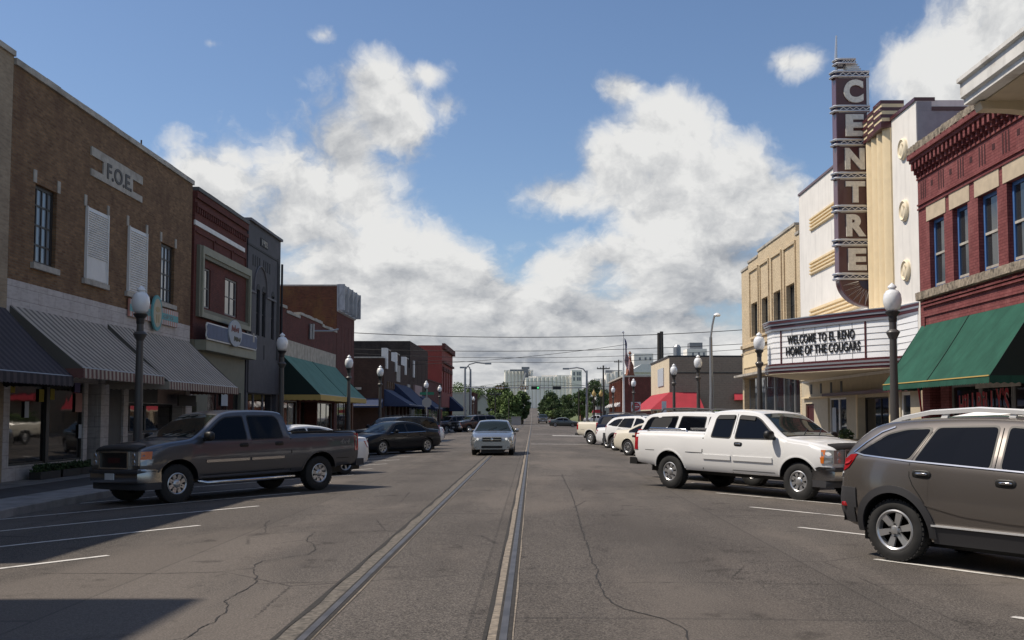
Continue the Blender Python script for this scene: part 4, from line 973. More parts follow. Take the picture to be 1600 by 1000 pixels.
part(lambda mb: rough_band(mb, 0, W1, vb-0.26, vb-0.02, 0.16, 3), 'stone_belt', M['rough'], b)
part(lambda mb: rough_band(mb, 0, W1, zt, zt+0.22, 0.34, 8), 'parapet_capping', M['rough'], b)
for a, c in wins:
    o = window(fr, a, c, vb, vt, 0.21, b, M['blue_frame'], M['glass'], 1, 1, 0.10)
    part(lambda mb: (fr.box(mb, a+0.1, c-0.1, (vb+vt)/2-0.035, (vb+vt)/2+0.035, -0.18, -0.145), fr.box(mb, a+0.1, c-0.1, vb+0.1, vb+0.17, -0.18, -0.14), fr.box(mb, c-0.16, c-0.1, vb+0.1, vt-0.1, -0.18, -0.15)), 'sash', M['stone'], o)
    part(lambda mb: fr.box(mb, c-0.42, c-0.17, vb+0.18, vt-0.11, -0.195, -0.185), 'curtain', M['glass_light'], o)
def f(mb):
    # corbelled cornice with two rows of dentils
    fr.box(mb, 0, W1, zt-0.16, zt-0.002, 0, 0.34); fr.box(mb, 0, W1, zt-0.26, zt-0.162, 0, 0.27)
    n = int(W1/0.30)
    for i in range(n):
        u = (i+0.25)*W1/n; fr.box(mb, u, u+0.13, zt-0.50, zt-0.262, 0, 0.24); fr.box(mb, u+0.02, u+0.11, zt-0.64, zt-0.502, 0, 0.16); fr.box(mb, u+0.035, u+0.095, zt-0.74, zt-0.642, 0, 0.09)
    fr.box(mb, 0, W1, zt-0.80, zt-0.742, 0, 0.05)
    for v in (1.58, 1.72): fr.box(mb, 0, W1, zt-v-0.05, zt-v, 0, 0.045)
    fr.box(mb, 0.25, W1, vb-0.52, vb-0.46, 0, 0.07); fr.box(mb, 0.25, W1, vb-0.42, vb-0.37, 0, 0.10)
    fr.box(mb, 0.35, 0.42, vb-1.4, vb-0.82, 0, 0.04); fr.box(mb, 0.35, W1, vb-0.82, vb-0.76, 0, 0.04)
part(f, 'cornice', M['maroon_brick'], b)
def f(mb):
    u = 0.25; k = 0
    while u < W1-0.6:
        for j in range(3): fr.box(mb, u+j*0.17, u+j*0.17+0.075, zt-1.46, zt-0.90, 0.001, 0.006)
        fr.box(mb, u+0.83, u+0.99, zt-1.20, zt-1.03, 0.001, 0.006); u += 1.42
part(f, 'frieze_slots', M['slot'], b)  # thin raised plates, coloured as slots in shadow
for i in range(5):
    a = sf0+(sf1-sf0)*i/5; window(fr, a, a+(sf1-sf0)/5-0.02, 0.5, fr.v(1560,596), 0.15, b, M['gray_frame'], M['glass_dark'], 1, 1, 0.07, 'shop_window')
o = window(fr, 0.75, 1.9, 0.02, 2.7, 1.18, b, M['dark_frame'], M['glass_dark'], 1, 1, 0.1, 'door')
M['redl'] = mat('red_window_lettering', (0.42,0.02,0.03), 0.5); M['pinkl'] = mat('pale_letter_outline', (0.45,0.30,0.28), 0.5)
u0, u1 = fr.u(1494,640), fr.u(1573,640); 
word = "HiLLBiLLY's"; n = len(word); ww = (u1-u0)/n
def fl(bold, w_, th):
    def f(mb):
        u = u0; rn_ = random.Random(5)
        wd = {'H':1.1,'i':.55,'L':.95,'B':1.1,'Y':1.15,"'":.3,'s':.9}; tot = sum(wd[c] for c in word)
        for i, c in enumerate(word):
            q = wd[c]*(u1-u0)/tot; hgt = 0.62 + 0.16*(i/n) if c != "'" else 0.2; lo = 1.62+rn_.uniform(-.03,.03) if c != "'" else 2.2
            text(mb, fr, c.upper() if c == 's' else c, u+0.02, u+q-0.03, lo, lo+hgt, w_, th, bold); u += q
    return f
part(fl(0.035, -0.085, 0.003), 'letter_outline', M['pinkl'], b)
part(fl(0.012, -0.0815, 0.003), 'window_lettering', M['redl'], b)
part(lambda mb: fr.box(mb, fr.u(1520,600), fr.u(1590,600), 2.42, 2.56, -0.09, -0.07), 'window_blind', M['stone'], b)
part(lambda mb: [mb.tube([fr.p(0.55, 0.02, 0.05), fr.p(0.45, 2.6, 0.3)], 0.03, 6)], 'red_post', M['redl'], b)
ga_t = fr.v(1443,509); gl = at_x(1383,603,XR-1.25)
awning(fr, 0.02, fr.uv(1622,580)[0]*0+ (Y1-at_x(1546,585,XR-1.25).y), ga_t, at_x(1383,601,XR-1.25).z, 1.25, 'big bright green awning on the maroon brick tavern at right', 'awning', None, M['green_awn'], M['green_side'], M['green_awn'], 0.20, scal=0.16, trim=M['yellow_trim'], wav=0.022, seams=2)

# ------------------------------------------------------- theatre
fr = right_fr(1252); YT = fr.o.y; WT = YT-Y1; zt = fr.v(1434,155)
b = bldg(fr, WT, 'white and cream art deco theatre with stepped pylon', 'theatre', 'theatre')
zl = fr.v(1253,303)
zm = 3.15; e0, e1 = fr.u(1341,665), fr.u(1391,665)
p0, p1 = fr.u(1294,660), fr.u(1323,660)
def f(mb):
    wall(mb, fr, 0.01, WT-0.01, zm, zl, [], back=16)
    a = fr.u(1394,300); fr.box(mb, a, WT-0.01, zl+0.001, zt, -0.55, 0)
part(f, 'wall', M['white_stucco'], b)
M['greyside'] = mat('grey_side_wall', (0.30,0.30,0.32), 0.85, var=0.1, streak=0.2)  # toned greyer than the white front wall
fs = Fr((XR, Y1-0.006, 0), (1,0,0), (0,-1,0))
part(lambda mb: (fs.box(mb, 0.03, 16, 3, zl-0.35, 0, 0.004), fs.box(mb, 0.03, 0.5, zl-0.348, zt-0.02, 0, 0.004)), 'side_wall', M['greyside'], b)
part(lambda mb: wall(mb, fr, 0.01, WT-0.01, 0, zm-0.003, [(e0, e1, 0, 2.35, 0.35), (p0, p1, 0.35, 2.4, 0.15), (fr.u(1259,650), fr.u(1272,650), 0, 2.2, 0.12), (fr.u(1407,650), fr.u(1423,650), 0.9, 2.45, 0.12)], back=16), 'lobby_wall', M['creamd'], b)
part(lambda mb: [fr.box(mb, fr.u(x,610)-0.12, fr.u(x,610)+0.12, 2.62, 3.05, 0.0, 0.02) for x in (1268,1283,1299,1315)], 'vent_slot', M['dark_frame'], b)
part(lambda mb: (fr.box(mb, fr.u(1297,615), WT-0.1, 2.46, 2.58, 0.0, 0.35)), 'maroon_beam', M['maroon'], b)
part(lambda mb: fr.box(mb, 0.4, fr.u(1296,615), 2.44, 2.50, 0.0, 0.12), 'ledge', M['cream'], b)
o = window(fr, p0, p1, 0.35, 2.4, 0.15, b, M['white_paint'], M['glass'], 2, 1, 0.07, 'poster_case', md=0.16)
part(lambda mb: (fr.box(mb, p0+0.2, p0+0.75, 0.6, 2.0, -0.12, -0.115)), 'poster', M['n2'], o)
window(fr, fr.u(1259,650), fr.u(1272,650), 0.01, 2.2, 0.12, b, M['maroon'], M['maroon'], 1, 2, 0.12, 'door')
window(fr, fr.u(1407,650), fr.u(1423,650), 0.9, 2.45, 0.12, b, M['white_paint'], M['glass'], 1, 1, 0.1)
o = window(fr, e0, e1, 0.01, 2.35, 0.34, b, M['dark_frame'], M['glass_dark'], 2, 1, 0.06, 'entrance_door')
for q0, q1 in ((e0-0.14, e0-0.003), (e1+0.003, e1+0.14)): part(lambda mb: fr.box(mb, q0, q1, 0, 2.46, 0, 0.04), 'door_surround', M['cream'], b)
part(lambda mb: fr.box(mb, 0.0, fr.u(1394,300)-0.01, zl, zl+0.10, -0.3, 0.05), 'coping', M['maroon'], b)
part(lambda mb: (fr.box(mb, fr.u(1394,300), WT, zt, zt+0.12, -0.62, 0.05), fs.box(mb, 0.5, 16, zl-0.34, zl-0.22, -0.3, 0.03)), 'tower_coping', M['maroon'], b)
# cream speed stripes
def f(mb):
    c1 = fr.u(1362,400)
    for (py0, py1) in ((341,362),(410,431),(484,506)):
        t = fr.v(1267,py0); bt = fr.v(1267,py1); a = fr.u(1267,py0); n = 4; h = (t-bt)/n
        for i in range(n):
            v = bt+h*i
            mb.prism([fr.p(a,v+h*.14,0.004), fr.p(a,v+h*.3,0.09), fr.p(a,v+h*.72,0.09), fr.p(a,v+h*.86,0.004)], fr.U*(c1-a))
        fr.box(mb, a-0.04, c1, bt-0.02, t+0.02, 0.001, 0.012)
part(f, 'speed_stripe', M['cream'], b)
# fluted cream pylon
ca, cb_ = fr.u(1360,300), fr.u(1395,300); zp = fr.v(1362,224)
def f(mb):
    n = 4; w_ = (cb_-ca)/n
    fr.box(mb, ca, cb_, 4.6, zp, 0.0, 0.06)
    for i in range(n):
        u = ca+w_*i; pts = [fr.p(u+w_*(0.05+0.9*k/8), 4.6, 0.061+0.16*math.sin(math.pi*k/8)) for k in range(9)]
        mb.prism(pts, (0,0,zp-4.6))
part(f, 'fluted_pylon', M['cream'], b, 35)
st_ = [(ca, ca+(cb_-ca)*.3, 0.0), (ca+(cb_-ca)*.3, ca+(cb_-ca)*.65, 0.05), (ca+(cb_-ca)*.65, cb_, 0.10)]; BH = (fr.v(1361,188)-zp)/7
for k, (a, c, dz) in enumerate(st_):
    for q in range(7):
        part(lambda mb: fr.box(mb, a+0.004, c-0.004, zp+dz+q*BH-(dz if q == 0 else 0)+0.002, zp+dz+(q+1)*BH, -0.45, 0.26-0.03*(q % 2)+.05*k), 'pylon_cap_band', M['maroon'] if q % 2 == 0 else M['cream'], b)
M['palecream'] = mat('pale_cream_plaster', (0.78,0.68,0.50), 0.8)
# medallions
for (x, y) in ((1412.5,233),(1414.7,329),(1417.5,422.5)):
    u_, v_ = fr.uv(x, y)
    def f(mb):
        n = 26; rings = []
        for (r_, w_) in ((0.36,0.0),(0.36,0.08),(0.31,0.12),(0.27,0.07),(0.26,0.07),(0.12,0.12),(0.02,0.13)):
            rings.append(mb.verts([fr.p(u_+r_*0.93*math.cos(i*2*math.pi/n), v_+r_*math.sin(i*2*math.pi/n), w_) for i in range(n)]))
        for A, B in zip(rings, rings[1:]):
            for i in range(n): j = (i+1) % n; mb.face([A+i, A+j, B+j, B+i])
        mb.face([rings[-1]+i for i in range(n)])
        for i in range(7): mb.tube([fr.p(u_+(-.14+.045*i), v_-0.16+0.02*i, 0.10), fr.p(u_+(-.02+.03*i), v_+0.17-0.02*abs(i-3), 0.11)], 0.014, 5)
    part(f, 'medallion', M['palecream'], b, 40)
# marquee
YC = 39.6
A = at_y(1209, 520, YC+0.0); Bp = at_y(1352, 505, 35.3)
zt_, zb_ = at_y(1209, 518, YC).z, at_y(1209, 569, YC).z
def marq_outline(off=0.0, n=8):
    """plan outline, near wall end to far wall end"""
    ax, ay = A.x-off, YC; bx, by = Bp.x, Bp.y
    d = Vector((bx-A.x, by-YC, 0)); d.normalize(); nrm = Vector((d.y, -d.x, 0)); nrm = nrm if nrm.y < 0 else -nrm
    pts = []
    w0 = Vector((XR-0.01, at_x(1434, 480, XR).y-off, 0)); b1 = Vector((bx, by, 0)) + nrm*off; a1 = Vector((A.x, YC, 0)) + nrm*off - Vector((1,0,0))*off*0.6
    # rounded turn from the slanted face to the wall
    ctrl = b1 + d*1.0; 
    m1 = Vector((ctrl.x+0.32, ctrl.y-0.03, 0))
    pts.append(w0); 
    for i in range(n+1):
        t = i/n; pts.append(m1*(1-t)*(1-t) + ctrl*2*t*(1-t) + b1*t*t)
    pts.append(a1)
    far = [Vector((p.x, 2*(YC+0.55)-p.y, 0)) for p in pts[::-1]]
    return pts, far
mq = root_at('marquee', (10.9, YC+0.5, zb_), 'white wedge-shaped marquee reading WELCOME TO EL RENO HOME OF THE COUGARS', 'marquee')
def ring(mb, off, z0, z1, mi=None, cap=False):
    a, c = marq_outline(off); P = a + c
    mb.grid([[Vector((p.x, p.y, z0)) for p in P], [Vector((p.x, p.y, z1)) for p in P]], mi)
    if cap:
        for z in (z0, z1): mb.poly([Vector((p.x, p.y, z)) for p in P], mi)
part(lambda mb: ring(mb, 0.0, zb_-0.01, zt_+0.01, cap=True), 'letter_panel', M['panelwhite'], mq, 40)
H_ = zt_-zb_
for (lo, hi, off, mt, nm) in ((zt_, zt_+.09, .05, 'marmetal','trim_band'), (zt_+.092, zt_+.20, .06, 'maroon','fascia_band'), (zt_+.202, zt_+.27, .09, 'marmetal','trim_band'), (zt_+.272, zt_+.36, .11, 'maroon','fascia_band'), (zt_+.362, zt_+.40, .12, 'marmetal','trim_band'),
                          (zb_-.08, zb_, .05, 'maroon','fascia_band'), (zb_-.15, zb_-.082, .08, 'marmetal','trim_band'), (zb_-.22, zb_-.152, .07, 'maroon','fascia_band'), (zb_-.28, zb_-.222, .09, 'marmetal','trim_band'), (zb_-.36, zb_-.282, .07, 'maroon','fascia_band')):
    part(lambda mb: ring(mb, off, lo, hi, cap=True), nm, M[mt], mq, 40)
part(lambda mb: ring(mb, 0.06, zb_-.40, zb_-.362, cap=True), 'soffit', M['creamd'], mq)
# letter rails and panel joints on the slanted face
D_ = Vector((Bp.x-A.x, Bp.y-YC, 0)); LEN = D_.length; D_.normalize(); Nn = Vector((D_.y, -D_.x, 0)); Nn = Nn if Nn.y < 0 else -Nn
mf = Fr((A.x, YC, 0), D_, Nn)
a_, c_ = marq_outline(0.012)
def f(mb):
    for i in range(1, 6):
        z = zb_+H_*i/6; P = [Vector((p.x, p.y, z)) for p in (a_ + c_)]; mb.tube(P, 0.008, 4)
    for i in range(1, 7):
        u_ = 0.42+(LEN-0.42)*i/7; mf.box(mb, u_-0.008, u_+0.008, zb_, zt_, 0.0, 0.012)
part(f, 'letter_rail', M['alu'], mq)
part(lambda mb: (mf.box(mb, 0.40, 0.46, zb_, zt_, 0, 0.03), mf.box(mb, LEN-0.02, LEN+0.04, zb_, zt_, 0, 0.035)), 'panel_divider', M['maroon'], mq)
def f(mb):
    h = H_*0.26
    text(mb, mf, 'WELCOME TO EL RENO', mf.u(1231,530), mf.u(1336,525), zb_+H_*0.56, zb_+H_*0.56+h, 0.013, 0.025, 0.018, 1.12)
    text(mb, mf, 'HOME OF THE COUGARS', mf.u(1229,550), mf.u(1345,545), zb_+H_*0.22, zb_+H_*0.22+h, 0.013, 0.025, 0.018, 1.08)
part(f, 'lettering', M['blackplastic'], mq)
# blade sign
YS = 37.2; sx0 = at_y(1311, 430, YS).x; sx1 = at_y(1362, 430, YS).x
def zy(y): return at_y(1335, y, YS).z
sg = root_at('blade_sign', ((sx0+sx1)/2, YS+0.25, zy(479)), 'tall maroon vertical theatre sign spelling CENTRE', 'sign')
sf = Fr((sx0, YS, 0), (1,0,0), (0,-1,0)); SW = sx1-sx0; TH = 0.5
bands = [zy(y) for y in (116, 170, 222.5, 274.5, 326, 379, 432)]
part(lambda mb: sf.box(mb, 0.04, SW, bands[6], bands[0], -TH, 0), 'body', M['maroon'], sg)
part(lambda mb: sf.box(mb, -0.0, 0.038, bands[6], bands[0], -TH, 0), 'leading_edge', M['maroon_lit'], sg)
part(lambda mb: (sf.box(mb, SW-0.07, SW+0.03, bands[6]-1.05, bands[0], -TH-0.01, 0.03)), 'side_rail', M['marmetal'], sg)
def band(z, x0=-0.14, x1=None, h=0.24):
    x1 = SW+0.04 if x1 is None else x1
    def tubes(mb):
        for zz, rr in ((z+h*.38, .045), (z-h*.38, .045)):
            for w_ in (0.045, -TH-0.045):
                mb.tube([sf.p(x1, zz, w_), sf.p(x0+0.25, zz, w_), sf.p(x0+0.08, zz, w_*0.5-TH*.25*(1 if w_ < 0 else -0.2)*0), sf.p(x0, zz, -TH/2)], rr, 8)
    part(tubes, 'chrome_band', M['chrome'] if False else M['marmetal'], sg, 50)
    part(lambda mb: mb.prism([sf.p(x1, z-h*.3, 0.03), sf.p(x0+0.22, z-h*.3, 0.03), sf.p(x0+0.04, z-h*.3, -TH*.3), sf.p(x0+0.04, z-h*.3, -TH*.7), sf.p(x0+0.22, z-h*.3, -TH-0.03), sf.p(x1, z-h*.3, -TH-0.03)], (0,0,h*.6)), 'band_core', M['navy'], sg)
    def zig(mb):
        n = 9; pts = [sf.p(x0+0.28+(x1-x0-0.3)*i/n, z+(h*.17 if i % 2 else -h*.17), 0.045) for i in range(n+1)]; mb.tube(pts, 0.018, 5)
    part(zig, 'zigzag_neon', M['lettern'], sg)
for z in bands: band(z)
M['letteredge'] = M['marmetal']
for i, ch in enumerate('CENTRE'):
    z1, z0 = bands[i]-0.22, bands[i+1]+0.22; m_ = 0.36 if ch in 'C' else 0.38
    part(lambda mb: text(mb, sf, ch, SW*0.24 if ch != 'E' else SW*0.28, SW*0.84, z0, z1, 0.0, 0.07, 0.05), 'letter', M['letter'], sg)
    part(lambda mb: [sf.box(mb, a, c, zz0, zz1, 0.001, 0.015) for a, c, zz0, zz1 in ((0.1, SW-0.1, z1+0.07, z1+0.09), (0.1, SW-0.1, z0-0.09, z0-0.07))], 'panel_trim', M['marmetal'], sg)
def f(mb):
    z = bands[6]-0.11; r_ = SW-0.02; n = 16; hh_ = z-zy(479)
    pts = [sf.p(SW, z, 0)] + [sf.p(SW-r_*math.cos(math.pi/2*i/n), z-hh_*math.sin(math.pi/2*i/n), 0) for i in range(n+1)]
    mb.prism(pts, (0, TH, 0))
part(f, 'quarter_round', M['maroon'], sg)
def f(mb):
    z = bands[6]-0.11; hh_ = z-zy(479); n = 16
    mb.tube([sf.p(SW-(SW-0.02)*math.cos(math.pi/2*i/n), z-hh_*math.sin(math.pi/2*i/n), 0.02) for i in range(n+1)], 0.03, 6)
part(f, 'curved_trim', M['maroon_lit'], sg, 50)
part(lambda mb: mb.prism([sf.p(SW-0.1, bands[6]-0.16, 0.002)] + [sf.p(SW-0.1-0.36*math.cos(math.pi/2*i/8), bands[6]-0.16-0.33*math.sin(math.pi/2*i/8), 0.002) for i in range(9)], (0,-0.012,0)), 'blue_hub', M['navy'], sg)
def f(mb):
    c = (SW-0.1, bands[6]-0.16); pts = []
    for i in range(13):
        a = R(4+i*6.9); r_ = 0.40 if i % 2 == 0 else 0.98
        pts.append(sf.p(c[0]-r_*math.cos(a), c[1]-r_*math.sin(a)*0.92, 0.03))
    mb.tube(pts, 0.018, 5)
part(f, 'sunburst_neon', M['lettern'], sg)
# crown and finial
zc = bands[0]; band(zy(96), -0.02, SW*0.62, 0.2)
part(lambda mb: mb.prism([sf.p(SW*.40, zc+.1, -0.06), sf.p(SW*.86, zc+.1, -0.06), sf.p(SW*.64, zy(99), -0.06), sf.p(SW*.34, zy(99), -0.06)], (0, TH-0.12, 0)), 'crown', M['white_paint'], sg)
part(lambda mb: [sf.box(mb, SW*.5, SW*(.86-.045*i), zc+.14+i*.085, zc+.165+i*.085, -TH+0.05, -0.05) for i in range(5)], 'crown_ribs', M['marmetal'], sg)
part(lambda mb: mb.tube([sf.p(0.1, zc, -TH/2), sf.p(0.1, zy(88), -TH/2), sf.p(0.13, zy(52), -TH/2)], [0.06, 0.06, 0.03], 8), 'finial_mast', M['marmetal'], sg)
part(lambda mb: sf.box(mb, SW, XR-sx0, bands[3]-0.05, bands[3]+0.05, -TH*.6, -TH*.4), 'support_arm', M['dark_frame'], sg)
# planter urn by the entrance
up = root_at('planter_urn', (XR-0.7, fr.p(fr.u(1351,690),0,0).y, 0), 'large pale urn with a small plant beside the theatre entrance', 'planter')
def f(mb): mb.lathe([(0.18,0),(0.2,0.05),(0.15,0.12),(0.3,0.4),(0.42,0.72),(0.46,0.76),(0.44,0.80),(0.3,0.78)], seg=18)
mb = MB(); f(mb); mb.v = [p+ABS[up.name] for p in mb.v]; mb.build('urn', M['creamd'], up, 40)
mb = MB(); leafball(mb, ABS[up.name]+Vector((0,0,0.95)), 0.28, 160, 0.08, random.Random(2)); mb.build('foliage', M['leafd'], up)

# buff brick shop
fr = right_fr(1160); YB = fr.o.y; WB = YB-YT
b = bldg(fr, WB, 'buff brick shop with stepped parapet and four tall windows', name='brick_building')
zs_ = fr.v(1160,425); zmid = fr.v(1184,394)
wv1, wv0 = fr.v(1229,447), fr.v(1229,508)
wn = [(fr.u(1174,500), fr.u(1184.5,500)), (fr.u(1190.5,500), fr.u(1201,500)), (fr.u(1209,500), fr.u(1221,500)), (fr.u(1229,500), fr.u(1243,500))]
u1_, u2_, u3_ = fr.u(1169,420), fr.u(1184,400), fr.u(1243,370)
vst = fr.v(1166,588)
part(lambda mb: (wall(mb, fr, 0.01, WB-0.01, 0, zs_, [(a, c, wv0, wv1, 0.28) for a, c in wn] + [(0.5, WB-0.3, 0.25, vst-0.1, 0.35)], back=18), fr.box(mb, u2_, u3_, zs_+0.001, zmid, -0.4, 0), fr.box(mb, u1_, u2_-0.001, zs_+0.001, (zs_+zmid)/2, -0.4, 0)), 'wall', M['buff_brick'], b)
coping(fr, b, 0, u1_, zs_, 0.12, 0.05, M['stone']); coping(fr, b, u3_, WB, zs_, 0.12, 0.05, M['stone']); coping(fr, b, u2_, u3_, zmid, 0.12, 0.05, M['stone']); coping(fr, b, u1_, u2_, (zs_+zmid)/2, 0.12, 0.05, M['stone'])
def f(mb):
    for a, c in wn:      # raised panel frames over each window
        fr.box(mb, a-0.28, a-0.16, wv0-0.1, zs_-0.35, 0, 0.07); fr.box(mb, c+0.16, c+0.28, wv0-0.1, zs_-0.35, 0, 0.07); fr.box(mb, a-0.28, c+0.28, zs_-0.348, zs_-0.22, 0, 0.08)
        fr.box(mb, a-0.1, c+0.1, wv0-0.12, wv0-0.002, -0.02, 0.09)
    fr.box(mb, 0.02, WB-0.02, 5.55, 5.75, 0, 0.12); fr.box(mb, 0.02, WB-0.02, 5.2, 5.3, 0, 0.08)
part(f, 'brick_trim', M['buff_brick'], b)
part(lambda mb: fr.box(mb, fr.u(1163,560), fr.u(1212,560), fr.v(1163,576), fr.v(1163,553), 0, 0.06), 'sign_board', M['cream'], b)
part(lambda mb: (fr.box(mb, -0.1, WB-0.05, vst-0.06, vst+0.06, 0, 0.5)), 'canopy_edge', M['stone'], b)
for a, c in wn: window(fr, a, c, wv0, wv1, 0.27, b, M['dark_frame'], M['glass'], 2, 2, 0.08)
n = 6
for i in range(n):
    a = 0.5+(WB-0.8)*i/n; c = 0.5+(WB-0.8)*(i+1)/n
    o = window(fr, a+0.01, c-0.01, 0.25, vst-0.1, 0.34, b, M['alu'], M['glass'], 1, 1, 0.07, 'shop_window')
    part(lambda mb: fr.box(mb, a+0.08, c-0.08, 1.75, 1.82, -0.32, -0.28), 'transom_bar', M['alu'], o)
M['pink'] = mat('pink_poster', (0.45,0.03,0.14), 0.6); M['greenneon'] = mat('green_neon', (0.1,0.6,0.2), 0.5, emit=(0.1,0.9,0.3), es=0.8)
part(lambda mb: fr.box(mb, fr.u(1174,640), fr.u(1186,640), 1.0, 2.0, -0.31, -0.30), 'pink_poster', M['pink'], b)
part(lambda mb: text(mb, fr, 'OPEN', fr.u(1200.5,640), fr.u(1210,640), 1.35, 1.75, -0.31, 0.02, 0.02), 'neon_lettering', M['greenneon'], b)
part(lambda mb: fr.box(mb, fr.u(1247,640), fr.u(1252,640)-0.0, 0.9, 1.7, -0.31, -0.30), 'pink_poster', M['pink'], b)

# beige corner building with the red awning
fr = Fr((XR, 107, 0), (0,-1,0), (-1,0,0)); YK = 92.8; WK = 107-YK; fs = Fr((XR, YK, 0), (1,0,0), (0,-1,0)); zt = fs.v(1045,558)
b = bldg(fr, WK, 'plain beige block building on the far right corner', name='beige_building')
part(lambda mb: wall(mb, fr, 0, WK-0.01, 0, zt, [(2, 5.5, 0.5, 2.6, 0.2)], back=28), 'wall', M['cream_wall'], b)
part(lambda mb: fs.box(mb, 0.02, 27.9, 0, zt, 0, 0.05), 'side_wall', M['beige_block'], b)
window(fr, 2, 5.5, 0.5, 2.6, 0.2, b, M['alu'], M['glass_dark'], 3, 1, 0.1, 'shop_window')
part(lambda mb: (fr.box(mb, 0, WK+0.05, zt, zt+0.15, -28, 0.08)), 'coping', M['dark_frame'], b)
part(lambda mb: (fs.box(mb, 0.02, 27.9, fs.v(1045,583.5), fs.v(1045,582), 0.05, 0.10)), 'drip_line', M['dark_frame'], b)
part(lambda mb: fr.box(mb, 6.2, 10.5, 4.5, 6.2, 0, 0.08), 'sign_board', M['n2'], b)
for k in (0.2, 10.2): part(lambda mb: mb.lathe([(0.35,0),(0.35,0.9),(0.2,1.1)], c=fs.p(0.7+k, zt+0.1, -1.2), seg=10), 'roof_vent', M['galv'], b)
ar = root_at('awning', (XR-0.5, YK-0.8, 2.2), 'red hipped awning wrapping the corner of the beige building', 'awning')
at0, at1 = fs.v(1045,613), 2.25; sx_ = fs.uv(1090,612)[0]; dpp = 1.9
def f(mb):
    P0, P1 = fr.p(0.5, at0, 0), fr.p(WK, at0, 0); P2 = fs.p(sx_, at0, 0.055)
    Q0, Q1, Q2 = fr.p(0.5, at1, dpp), Vector((XR-dpp, YK-dpp, at1)), Vector((XR+sx_+0.3, YK-dpp, at1))
    P1 = Vector((XR-0.0, YK-0.055, at0))
    mb.grid([[P0.lerp(P1, t/8) for t in range(9)], [Q0.lerp(Q1, t/8) for t in range(9)]]); mb.grid([[P1.lerp(P2, t/6) for t in range(7)], [Q1.lerp(Q2, t/6) for t in range(7)]])
    mb.poly([P2, Q2, Q2+Vector((0,dpp-0.06,0))])
part(f, 'canopy', M['red_awn'], ar)
part(lambda mb: (mb.box((XR-dpp-0.01, YK-dpp-0.01, at1-0.12), (XR-dpp+0.01, 106.4, at1-0.002)), mb.box((XR-dpp+0.011, YK-dpp-0.01, at1-0.12), (XR+sx_+0.3, YK-dpp+0.01, at1-0.002))), 'hem', M['creamd'], ar)
part(lambda mb: [mb.tube([(x, y, 0), (x, y, at1-0.1)], 0.05, 6) for x, y in ((XR-dpp+.1, YK-dpp+.1), (XR+sx_, YK-dpp+.1), (XR-dpp+.1, 105))], 'post', M['dark_frame'], ar)
# small red shade on the side wall near the buff shop
q = fs.uv(1157, 625)
ar = root_at('awning', fs.p(q[0]+1, 3.2, 0.5), 'tiny red door canopy on the long beige side wall', 'awning')
part(lambda mb: mb.prism([fs.p(q[0]-0.6, 3.7, 0.06), fs.p(q[0]-0.6, 3.1, 0.9), fs.p(q[0]-0.6, 3.05, 0.06)], (2.4,0,0)), 'canopy', M['red_awn'], ar)
# brick station-like building beyond
YQ0, YQ1 = 138.0, 165.0; fr = Fr((XR, YQ1, 0), (0,-1,0), (-1,0,0)); fs2 = Fr((XR, YQ0, 0), (1,0,0), (0,-1,0)); zt = fs2.v(975,589)
b = bldg(fr, YQ1-YQ0, 'long orange-red brick building with pilasters behind the flagpole', name='brick_building')
M['orange_brick'] = brick('orange_brick', (0.34,0.12,0.07), (0.26,0.09,0.055), (0.22,0.13,0.10))
WQ = YQ1-YQ0
part(lambda mb: wall(mb, fr, 0, WQ, 0, zt, [(1.0+3.3*i, 3.2+3.3*i, v0, v1, 0.3) for i in range(8) for v0, v1 in ((0.8,3.0),(3.9,6.2))], back=24), 'wall', M['orange_brick'], b)
part(lambda mb: fs2.box(mb, 0.03, 23.9, 0, zt-0.01, 0.0, 0.03), 'side_wall', M['red_brick'], b)
for i in range(8):
    window(fr, 1.0+3.3*i, 3.2+3.3*i, 3.9, 6.2, 0.3, b, M['gray_frame'], M['glass'], 2, 2, 0.1); window(fr, 1.0+3.3*i, 3.2+3.3*i, 0.8, 3.0, 0.3, b, M['gray_frame'], M['glass'], 2, 1, 0.1)
part(lambda mb: (fr.box(mb, -0.1, WQ+0.1, zt, zt+0.2, -24, 0.25)), 'coping', M['stone'], b)
part(lambda mb: [fr.box(mb, 3.35+3.3*i, 3.75+3.3*i, 0, zt-0.3, 0, 0.3) for i in range(7)], 'pilaster', M['orange_brick'], b)
for i in range(6): awning(fr, 1.6+3.9*i, 4.0+3.9*i, 3.7, 3.1, 0.8, 'small white scalloped awning %s on the orange brick front' % ('nearest the crossing','second from the far end','third from the far end','fourth from the far end','second nearest the street lamp','nearest the camera')[i], 'awning', 'small white awnings', M['white_paint'], M['white_paint'], M['white_paint'], 0.15)
# white gabled hall with baroque brick gable behind it
z0 = 0; P = at_y(985, 600, 230); Q = at_y(1024, 600, 230); g0 = gz(0,230)-.1
b = root_at('white_hall', ((P.x+Q.x)/2, 230, g0), 'white roofed hall showing above the orange brick building', 'building')
part(lambda mb: mb.box((P.x, 230, g0), (Q.x+6, 250, at_y(1000,582,230).z)), 'wall', M['white_paint'], b)
part(lambda mb: mb.prism([(P.x-.5, 229.5, at_y(1000,582,230).z), (Q.x+6.5, 229.5, at_y(1000,582,230).z), (Q.x+6.5, 229.5, at_y(1000,569,230).z), (P.x+2.5, 229.5, at_y(1000,569,230).z)], (0,21,0)), 'roof', M['white_paint'], b)
P = at_y(978, 600, 200); Q = at_y(995, 600, 200)
b = root_at('church_gable', ((P.x+Q.x)/2, 203, 0), 'curved brick gable with pinnacle just right of the flag', 'building')
zz = [at_y(980, y, 200).z for y in (592, 583, 572, 563)]
